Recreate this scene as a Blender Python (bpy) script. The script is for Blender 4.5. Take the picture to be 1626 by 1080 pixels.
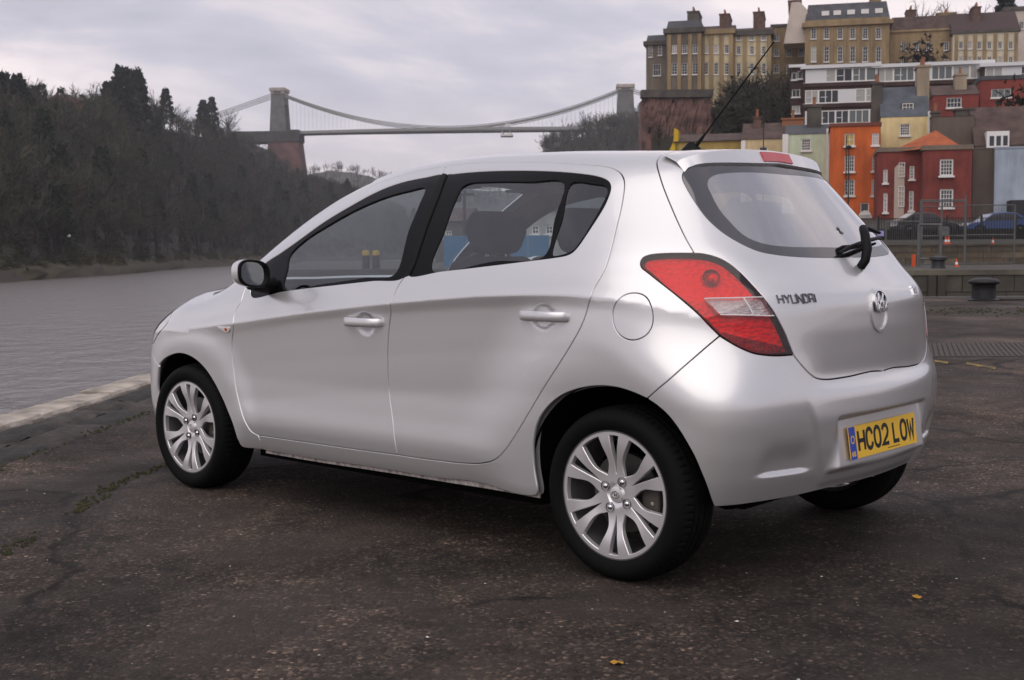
import bpy, bmesh, math, random
import numpy as np
from mathutils import Vector, Matrix
from mathutils.geometry import delaunay_2d_cdt
R = math.radians
for o in list(bpy.data.objects): bpy.data.objects.remove(o)
S = bpy.context.scene; COL = S.collection
# ---------------------------------------------------------------- camera
CAM_POS = np.array([-2.4984, 4.0908, 1.1145]); YAW, PITCH, ROLL = -.8336, -.0725, -.0069
cd = bpy.data.cameras.new('camera'); cam = bpy.data.objects.new('camera', cd); COL.objects.link(cam)
f_ = Vector((math.cos(YAW)*math.cos(PITCH), math.sin(YAW)*math.cos(PITCH), math.sin(PITCH)))
r_ = f_.cross(Vector((0, 0, 1))).normalized(); u_ = r_.cross(f_)
r2 = r_*math.cos(ROLL)+u_*math.sin(ROLL); u2 = u_*math.cos(ROLL)-r_*math.sin(ROLL)
cam.matrix_world = Matrix(((r2.x, u2.x, -f_.x, CAM_POS[0]), (r2.y, u2.y, -f_.y, CAM_POS[1]), (r2.z, u2.z, -f_.z, CAM_POS[2]), (0, 0, 0, 1)))
cd.sensor_width = 36; cd.lens = 1955.3/1626*36; cd.clip_start = .1; cd.clip_end = 6000
cd.dof.use_dof = True; cd.dof.focus_distance = 5.2; cd.dof.aperture_fstop = 9
S.camera = cam
# ---------------------------------------------------------------- sky, sun, exposure
SUN_EL, SUN_AZ = R(52), R(112)            # azimuth measured from +x towards +y (behind and right of the camera)
wd = bpy.data.worlds.new('World'); S.world = wd; wd.use_nodes = True
def build_world():
    nt = wd.node_tree; N = nt.nodes; L = nt.links; N.clear()
    out = N.new('ShaderNodeOutputWorld'); bg = N.new('ShaderNodeBackground'); L.new(bg.outputs[0], out.inputs[0])
    bg.inputs[1].default_value = .10
    sky = N.new('ShaderNodeTexSky'); sky.sky_type = 'NISHITA'; sky.sun_disc = False
    sky.sun_elevation = SUN_EL; sky.sun_rotation = R(90)-SUN_AZ; sky.dust_density = 2.0
    tc = N.new('ShaderNodeTexCoord'); sp = N.new('ShaderNodeSeparateXYZ'); L.new(tc.outputs['Generated'], sp.inputs[0])
    def M(op, a, b=None, c=None):
        n = N.new('ShaderNodeMath'); n.operation = op
        for i, v in enumerate((a, b, c)):
            if v is None: continue
            if isinstance(v, (int, float)): n.inputs[i].default_value = v
            else: L.new(v, n.inputs[i])
        return n.outputs[0]
    zc = M('ADD', M('ABSOLUTE', sp.outputs[2]), .20)
    cb = N.new('ShaderNodeCombineXYZ'); L.new(M('DIVIDE', sp.outputs[0], zc), cb.inputs[0]); L.new(M('DIVIDE', sp.outputs[1], zc), cb.inputs[1])
    def noise(scale, det, rough, off, dist=0.0):
        mp = N.new('ShaderNodeMapping'); mp.inputs[1].default_value = off; mp.inputs[2].default_value = (0, 0, R(-48)); mp.inputs[3].default_value = (1.15, .75, 1); L.new(cb.outputs[0], mp.inputs[0])
        n = N.new('ShaderNodeTexNoise'); n.inputs['Scale'].default_value = scale; n.inputs['Detail'].default_value = det; n.inputs['Roughness'].default_value = rough; n.inputs['Distortion'].default_value = dist
        L.new(mp.outputs[0], n.inputs[0]); return n.outputs[0]
    big = noise(.55, 4, .55, (3.1, 1.9, 0), .4); fine = noise(2.2, 9, .58, (.4, 7.9, 0), .35)
    mix = M('ADD', M('MULTIPLY', big, .60), M('MULTIPLY', fine, .40))
    rp = N.new('ShaderNodeValToRGB'); L.new(mix, rp.inputs[0]); e = rp.color_ramp.elements
    e[0].position = .40; e[0].color = (4.0, 3.85, 4.5, 1); e[1].position = .61; e[1].color = (8.2, 7.3, 7.35, 1)
    x = rp.color_ramp.elements.new(.49); x.color = (5.0, 4.8, 5.45, 1)
    x = rp.color_ramp.elements.new(.55); x.color = (6.5, 5.9, 6.25, 1)
    # paler, warmer air near the horizon
    hz = N.new('ShaderNodeMapRange'); hz.inputs[1].default_value = .0; hz.inputs[2].default_value = .13; hz.inputs[3].default_value = .60; hz.inputs[4].default_value = 0; hz.clamp = True
    L.new(sp.outputs[2], hz.inputs[0])
    m1 = N.new('ShaderNodeMix'); m1.data_type = 'RGBA'; L.new(hz.outputs[0], m1.inputs[0]); L.new(rp.outputs[0], m1.inputs[6]); m1.inputs[7].default_value = (7.8, 6.6, 6.6, 1)
    m2 = N.new('ShaderNodeMix'); m2.data_type = 'RGBA'; m2.inputs[0].default_value = .93; L.new(sky.outputs[0], m2.inputs[6]); L.new(m1.outputs[2], m2.inputs[7])
    L.new(m2.outputs[2], bg.inputs[0])
build_world()
sd = bpy.data.lights.new('sun', 'SUN'); sd.energy = 1.1; sd.angle = R(80); sd.color = (1, .94, .88)
sun = bpy.data.objects.new('sun', sd); COL.objects.link(sun)
sun.rotation_euler = Vector((math.cos(SUN_AZ)*math.cos(SUN_EL), math.sin(SUN_AZ)*math.cos(SUN_EL), math.sin(SUN_EL))).to_track_quat('Z', 'Y').to_euler()
sun.location = (0, 0, 60)
S.view_settings.view_transform = 'Standard'; S.view_settings.look = 'None'; S.view_settings.gamma = 1; S.view_settings.exposure = 0.45
S.render.engine = 'CYCLES'; S.render.resolution_x = 1024; S.render.resolution_y = 680
# ---------------------------------------------------------------- helpers
def tag(o, label=None, cat=None, group=None, kind=None):
    if label: o['label'] = label
    if cat: o['category'] = cat
    if group: o['group'] = group
    if kind: o['kind'] = kind
    return o
def empty(name, loc=(0, 0, 0), rz=0, parent=None):
    o = bpy.data.objects.new(name, None); COL.objects.link(o); o.location = loc; o.rotation_euler = (0, 0, rz); o.parent = parent
    o.empty_display_size = .2
    return o
def link(name, me, mat=None, parent=None, loc=None, rot=None):
    if mat is not None and not me.materials: me.materials.append(mat)
    o = bpy.data.objects.new(name, me); COL.objects.link(o); o.parent = parent
    if loc is not None: o.location = loc
    if rot is not None: o.rotation_euler = rot
    return o
class MB:
    """collects boxes, prisms, tubes into ONE mesh"""
    def __init__(s): s.v = []; s.f = []; s.m = []
    def add(s, v, f, mi=0):
        n = len(s.v); s.v += [tuple(map(float, p)) for p in v]; s.f += [tuple(i+n for i in q) for q in f]; s.m += [mi]*len(f); return s
    def box(s, a, b, mi=0):
        (x0, y0, z0), (x1, y1, z1) = a, b
        return s.add([(x0, y0, z0), (x1, y0, z0), (x1, y1, z0), (x0, y1, z0), (x0, y0, z1), (x1, y0, z1), (x1, y1, z1), (x0, y1, z1)],
                     [(3, 2, 1, 0), (4, 5, 6, 7), (0, 1, 5, 4), (1, 2, 6, 5), (2, 3, 7, 6), (3, 0, 4, 7)], mi)
    def prism(s, poly, z0, z1, mi=0, axis=2):
        n = len(poly); v = []
        for z in (z0, z1):
            for a, b in poly: v.append((a, b, z) if axis == 2 else ((a, z, b) if axis == 1 else (z, a, b)))
        f = [tuple(range(n-1, -1, -1)), tuple(range(n, 2*n))]+[(i, (i+1) % n, n+(i+1) % n, n+i) for i in range(n)]
        if axis == 1: f = [q[::-1] for q in f]
        return s.add(v, f, mi)
    def tube(s, pts, rad, n=8, mi=0, cap=True):
        P = [Vector(p) for p in pts]; rad = rad if hasattr(rad, '__len__') else [rad]*len(P)
        v = []; up = None
        for i, p in enumerate(P):
            t = (P[min(i+1, len(P)-1)]-P[max(i-1, 0)]).normalized()
            if up is None:
                up = Vector((0, 0, 1)) if abs(t.z) < .9 else Vector((1, 0, 0))
            a = t.cross(up).normalized(); up = a.cross(t).normalized()
            for k in range(n):
                w = 2*math.pi*k/n; q = p+(a*math.cos(w)+up*math.sin(w))*rad[i]; v.append(tuple(q))
        f = [(i*n+k, i*n+(k+1) % n, (i+1)*n+(k+1) % n, (i+1)*n+k) for i in range(len(P)-1) for k in range(n)]
        if cap: f += [tuple(range(n-1, -1, -1)), tuple((len(P)-1)*n+k for k in range(n))]
        return s.add(v, f, mi)
    def lathe(s, prof, n=32, c=(0, 0, 0), mi=0, axis='z'):
        v = []
        for r, h in prof:
            for k in range(n):
                w = 2*math.pi*k/n; a, b = r*math.cos(w), r*math.sin(w)
                v.append((c[0]+a, c[1]+b, c[2]+h) if axis == 'z' else (c[0]+a, c[1]+h, c[2]-b) if axis == 'y' else (c[0]+h, c[1]+a, c[2]+b))
        f = [(i*n+k, i*n+(k+1) % n, (i+1)*n+(k+1) % n, (i+1)*n+k) for i in range(len(prof)-1) for k in range(n)]
        return s.add(v, f, mi)
    def mesh(s, name, mats=(), smooth=False):
        me = bpy.data.meshes.new(name); me.from_pydata(s.v, [], s.f)
        for m in mats: me.materials.append(m)
        if len(mats) > 1: me.polygons.foreach_set('material_index', s.m)
        if smooth: me.polygons.foreach_set('use_smooth', [True]*len(s.f))
        me.update(); return me
    def build(s, name, mat, parent=None, loc=None, rot=None, smooth=False, bevel=0, seg=2, subsurf=0, angle=40):
        mats = mat if isinstance(mat, (list, tuple)) else (mat,)
        me = s.mesh(name, mats, smooth); o = link(name, me, None, parent, loc, rot)
        if bevel:
            b = o.modifiers.new('bevel', 'BEVEL'); b.width = bevel; b.segments = seg; b.limit_method = 'ANGLE'; b.angle_limit = R(35); b.harden_normals = False
        if subsurf:
            m = o.modifiers.new('sub', 'SUBSURF'); m.levels = m.render_levels = subsurf
        if smooth and not subsurf: me.set_sharp_from_angle(angle=R(angle))
        return o
# ---------------------------------------------------------------- materials
MATS = {}
def mat(name, col, rough=.6, metal=0., noise=0., nscale=4., bump=0., bscale=30., spec=.5, coat=0., emit=None, trans=0., ior=1.45, alpha=1., detail=6, col2=None, nlo=.35, nhi=.65, stretch=None, coord='Object', sub=None):
    if name in MATS: return MATS[name]
    m = bpy.data.materials.new(name); m.use_nodes = True; nt = m.node_tree; b = nt.nodes['Principled BSDF']; L = nt.links
    b.inputs['Base Color'].default_value = (*col, 1); b.inputs['Roughness'].default_value = rough; b.inputs['Metallic'].default_value = metal
    b.inputs['Specular IOR Level'].default_value = spec; b.inputs['Coat Weight'].default_value = coat; b.inputs['Coat Roughness'].default_value = .04
    b.inputs['Transmission Weight'].default_value = trans; b.inputs['IOR'].default_value = ior; b.inputs['Alpha'].default_value = alpha
    if emit: b.inputs['Emission Color'].default_value = (*emit[:3], 1); b.inputs['Emission Strength'].default_value = emit[3]
    if noise or bump:
        tc = nt.nodes.new('ShaderNodeTexCoord'); src = tc.outputs[coord]
        if stretch:
            mp = nt.nodes.new('ShaderNodeMapping'); mp.inputs[3].default_value = stretch; L.new(src, mp.inputs[0]); src = mp.outputs[0]
        if noise:
            n = nt.nodes.new('ShaderNodeTexNoise'); n.inputs['Scale'].default_value = nscale; n.inputs['Detail'].default_value = detail; n.inputs['Roughness'].default_value = .62; L.new(src, n.inputs[0])
            r = nt.nodes.new('ShaderNodeValToRGB'); L.new(n.outputs[0], r.inputs[0])
            c2 = col2 or tuple(min(1, c*(1+noise)) for c in col); c1 = tuple(c*(1-noise) for c in col) if not col2 else col
            r.color_ramp.elements[0].position = nlo; r.color_ramp.elements[0].color = (*c1, 1); r.color_ramp.elements[1].position = nhi; r.color_ramp.elements[1].color = (*c2, 1)
            L.new(r.outputs[0], b.inputs['Base Color'])
        if bump:
            n = nt.nodes.new('ShaderNodeTexNoise'); n.inputs['Scale'].default_value = bscale; n.inputs['Detail'].default_value = 5; L.new(src, n.inputs[0])
            bp = nt.nodes.new('ShaderNodeBump'); bp.inputs['Strength'].default_value = bump; bp.inputs['Distance'].default_value = .02; L.new(n.outputs[0], bp.inputs['Height']); L.new(bp.outputs[0], b.inputs['Normal'])
    MATS[name] = m; return m
# ---------------------------------------------------------------- car body surface (implicit, metres; x forward, y left, z up)
class Cv:
    def __init__(s, pts, sig=.02, n=3000):
        p = np.array(pts, float); p = p[np.argsort(p[:, 0])]
        a, b = p[0, 0], p[-1, 0]; m = (b-a)*.25+4*sig
        s.x = np.linspace(a-m, b+m, n); dx = s.x[1]-s.x[0]
        y = np.interp(s.x, p[:, 0], p[:, 1])
        s0 = (p[1, 1]-p[0, 1])/(p[1, 0]-p[0, 0]); s1 = (p[-1, 1]-p[-2, 1])/(p[-1, 0]-p[-2, 0])
        y = np.where(s.x < a, p[0, 1]+(s.x-a)*s0, y); y = np.where(s.x > b, p[-1, 1]+(s.x-b)*s1, y)
        k = max(int(3.5*sig/dx), 1); t = np.arange(-k, k+1)*dx; g = np.exp(-.5*(t/sig)**2); g /= g.sum()
        yp = np.concatenate([y[0]-(np.arange(k, 0, -1))*(y[1]-y[0]), y, y[-1]+np.arange(1, k+1)*(y[-1]-y[-2])])
        s.y = np.convolve(yp, g, 'valid')
    def __call__(s, v): return np.interp(v, s.x, s.y)
def sst(a, b, v):
    t = np.clip((v-a)/(b-a), 0, 1); return t*t*t*(t*(6*t-15)+10)
def smax(a, b, k):
    h = np.maximum(k-np.abs(a-b), 0)/k
    return np.maximum(a, b)+h*h*h*k/6
ZC = Cv([(-.9, .74), (-.6, .80), (-.35, .88), (-.1, .945), (.2, .965), (.6, .952), (1.1, .912), (1.6, .862), (2.1, .800), (2.5, .757), (3.0, .72), (3.4, .70)], .10)
WC = Cv([(-.9, .80), (-.6, .800), (-.3, .830), (0, .845), (.5, .850), (1.2, .853), (2.0, .850), (2.5, .838), (2.9, .80), (3.3, .72)], .12)
AB = Cv([(0, 0), (.04, -.010), (.08, -.024), (.12, -.041), (.2, -.082), (.3, -.140), (.4, -.205), (.5, -.280), (.6, -.375), (.75, -.54)], .02)
BL = Cv([(0, 0), (-.02, -.0035), (-.05, -.0075), (-.10, -.0125), (-.2, -.020), (-.35, -.027), (-.6, -.028), (-.8, -.03)], .012)
CR = Cv([(-.2, .0), (-.04, .0), (-.003, .0058), (.024, .0), (.2, 0)], .009)
LO = Cv([(.10, -.10), (.16, -.055), (.20, -.030), (.25, -.006), (.29, .004), (.345, .0105), (.39, .0105), (.46, .005), (.56, .0), (.6, 0), (1.6, 0)], .012)
def Ys(x, z):
    d = z-ZC(x)
    y = WC(x)
    a = AB(np.maximum(d, 0)); b = BL(np.minimum(d, 0))
    t = sst(-.015, .015, d)
    y = y+a*t+b*(1-t)
    cm = sst(2.45, 2.2, x)*sst(-.35, .1, x)
    y = y+.6*CR(d)*cm
    rr = np.hypot(x, z-.30); rf = np.hypot(x-2.525, z-.30)
    below = sst(.10, -.12, d)
    y = y+.034*sst(.80, .38, rr)*below+.020*sst(.58, .35, rf)*below
    lo = LO(z); m = sst(.38, .72, rr)*sst(.34, .50, rf)
    y = y+np.where(lo > 0, lo*m, lo*(.35+.65*m))
    for hx, hz in ((1.237, .826), (.296, .884)):        # handle cups
        y = y-.006*sst(1.0, .55, np.hypot((x-hx-.005)/.062, (z-hz)/.054))
    up = sst(.05, .40, d)
    y = y-.055*up*sst(.75, -.45, x)**1.5
    return y
XR = Cv([(.10, -.36), (.20, -.46), (.28, -.515), (.36, -.55), (.45, -.572), (.55, -.585), (.62, -.588), (.648, -.582), (.664, -.557), (.70, -.553), (.76, -.555), (.84, -.557), (.93, -.553), (.968, -.540), (1.0, -.508), (1.05, -.455), (1.10, -.410), (1.2, -.325), (1.3, -.24), (1.4, -.155), (1.47, -.09), (1.7, .1)], .010)
XR2 = Cv([(.10, -.36), (.20, -.46), (.28, -.515), (.36, -.55), (.45, -.572), (.55, -.585), (.62, -.586), (.66, -.577), (.70, -.568), (.76, -.560), (.84, -.557), (.92, -.552), (.965, -.535), (1.0, -.505), (1.05, -.455), (1.10, -.410), (1.2, -.325), (1.3, -.24), (1.4, -.155), (1.47, -.09), (1.7, .1)], .018)
def Xr(y, z):
    a = np.abs(y)
    k = .25-.03*sst(1.0, 1.15, z)
    lo = sst(.90, .60, z)
    wl_ = sst(.28, .56, a)
    x = XR(z)*(1-wl_)+XR2(z)*wl_+k*a**2+(.75-.45*sst(1.0,1.12,z))*np.maximum(a-.40, 0)**2*(1-lo)
    # plate recess: pulled in around the number plate
    rec = sst(.365, .315, a+.12*(z-.45))*sst(.352, .385, z)*sst(.56, .535, z)
    # fog lamp hollows low in the bumper corners
    hol = sst(.40, .50, a)*sst(.70, .58, a)*sst(.372, .394, z)*sst(.52, .405, z)
    step = sst(.435, .395, a-.40*(z-.45))*sst(.30, .34, z)*sst(.66, .52, z)
    x = x+.017*hol-.008*step
    return x*(1-rec)+rec*(-.5545+.14*(z-.45))
XF = Cv([(.10, 3.12), (.18, 3.22), (.3, 3.30), (.45, 3.335), (.58, 3.33), (.68, 3.29), (.76, 3.23), (.9, 2.95)], .03)
def Xf(y, z):
    a = np.abs(y)
    return XF(z)-.24*a**2-.55*np.maximum(a-.3, 0)**2
ZT = Cv([(3.6, .60), (3.35, .75), (3.2, .825), (3.0, .893), (2.75, .952), (2.60, .983), (2.53, 1.005), (2.45, 1.045), (2.1, 1.262), (1.8, 1.413), (1.6, 1.470), (1.4, 1.500), (1.15, 1.516), (.9, 1.519), (.5, 1.507), (.1, 1.485), (-.2, 1.458), (-.5, 1.42)], .05)
def Zt(x, y):
    a = np.abs(y)
    xs = x+.30*a**2*sst(1.0, 2.0, x)*sst(2.75, 2.45, x)
    return ZT(xs)-.09*a**2-.12*np.maximum(a-.38, 0)**2
def Fb(P):
    x, y, z = P[..., 0], np.abs(P[..., 1]), P[..., 2]
    s = y-Ys(x, z); r = Xr(y, z)-x; f = x-Xf(y, z); t = z-Zt(x, y)
    ksr = .38-.02*sst(1.0, .8, z)-.08*sst(.95, .45, z)
    q = smax(s, r, ksr)
    q = smax(q, f, .30)
    kt = .13-.02*sst(2.1, 2.5, x)-.06*sst(.1, -.1, x)
    return smax(q, t, kt)
CEN = np.array([1.0, 0., .85])
def hit(D, n=46, C=CEN):
    """first crossing of the body surface along directions D from inside"""
    lo = np.zeros(D.shape[:-1]); hi = np.full(D.shape[:-1], 3.2/np.linalg.norm(D, axis=-1).min())
    nD = D/np.linalg.norm(D, axis=-1, keepdims=True); hi[:] = 3.0
    for _ in range(n):
        m = (lo+hi)/2; v = Fb(C+nD*m[..., None]) > 0
        hi = np.where(v, m, hi); lo = np.where(v, lo, m)
    return C+nD*((lo+hi)/2)[..., None]
def nrm(P, e=1.5e-3):
    g = np.stack([Fb(P+e*np.eye(3)[i])-Fb(P-e*np.eye(3)[i]) for i in range(3)], -1)
    return g/np.linalg.norm(g, axis=-1, keepdims=True)
SX = .45
def to2(P):
    d = (np.asarray(P)-CEN)*np.array([SX, 1, 1]); r = np.linalg.norm(d, axis=-1)
    th = np.arccos(np.clip(d[..., 1]/r, -1, 1)); h = np.maximum(np.hypot(d[..., 0], d[..., 2]), 1e-12)
    return np.stack([th*d[..., 0]/h, th*d[..., 2]/h], -1)
def from2(q):
    th = np.hypot(q[..., 0], q[..., 1]); h = np.maximum(th, 1e-12)
    d = np.stack([np.sin(th)*q[..., 0]/h/SX, np.cos(th), np.sin(th)*q[..., 1]/h], -1)
    return d
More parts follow.
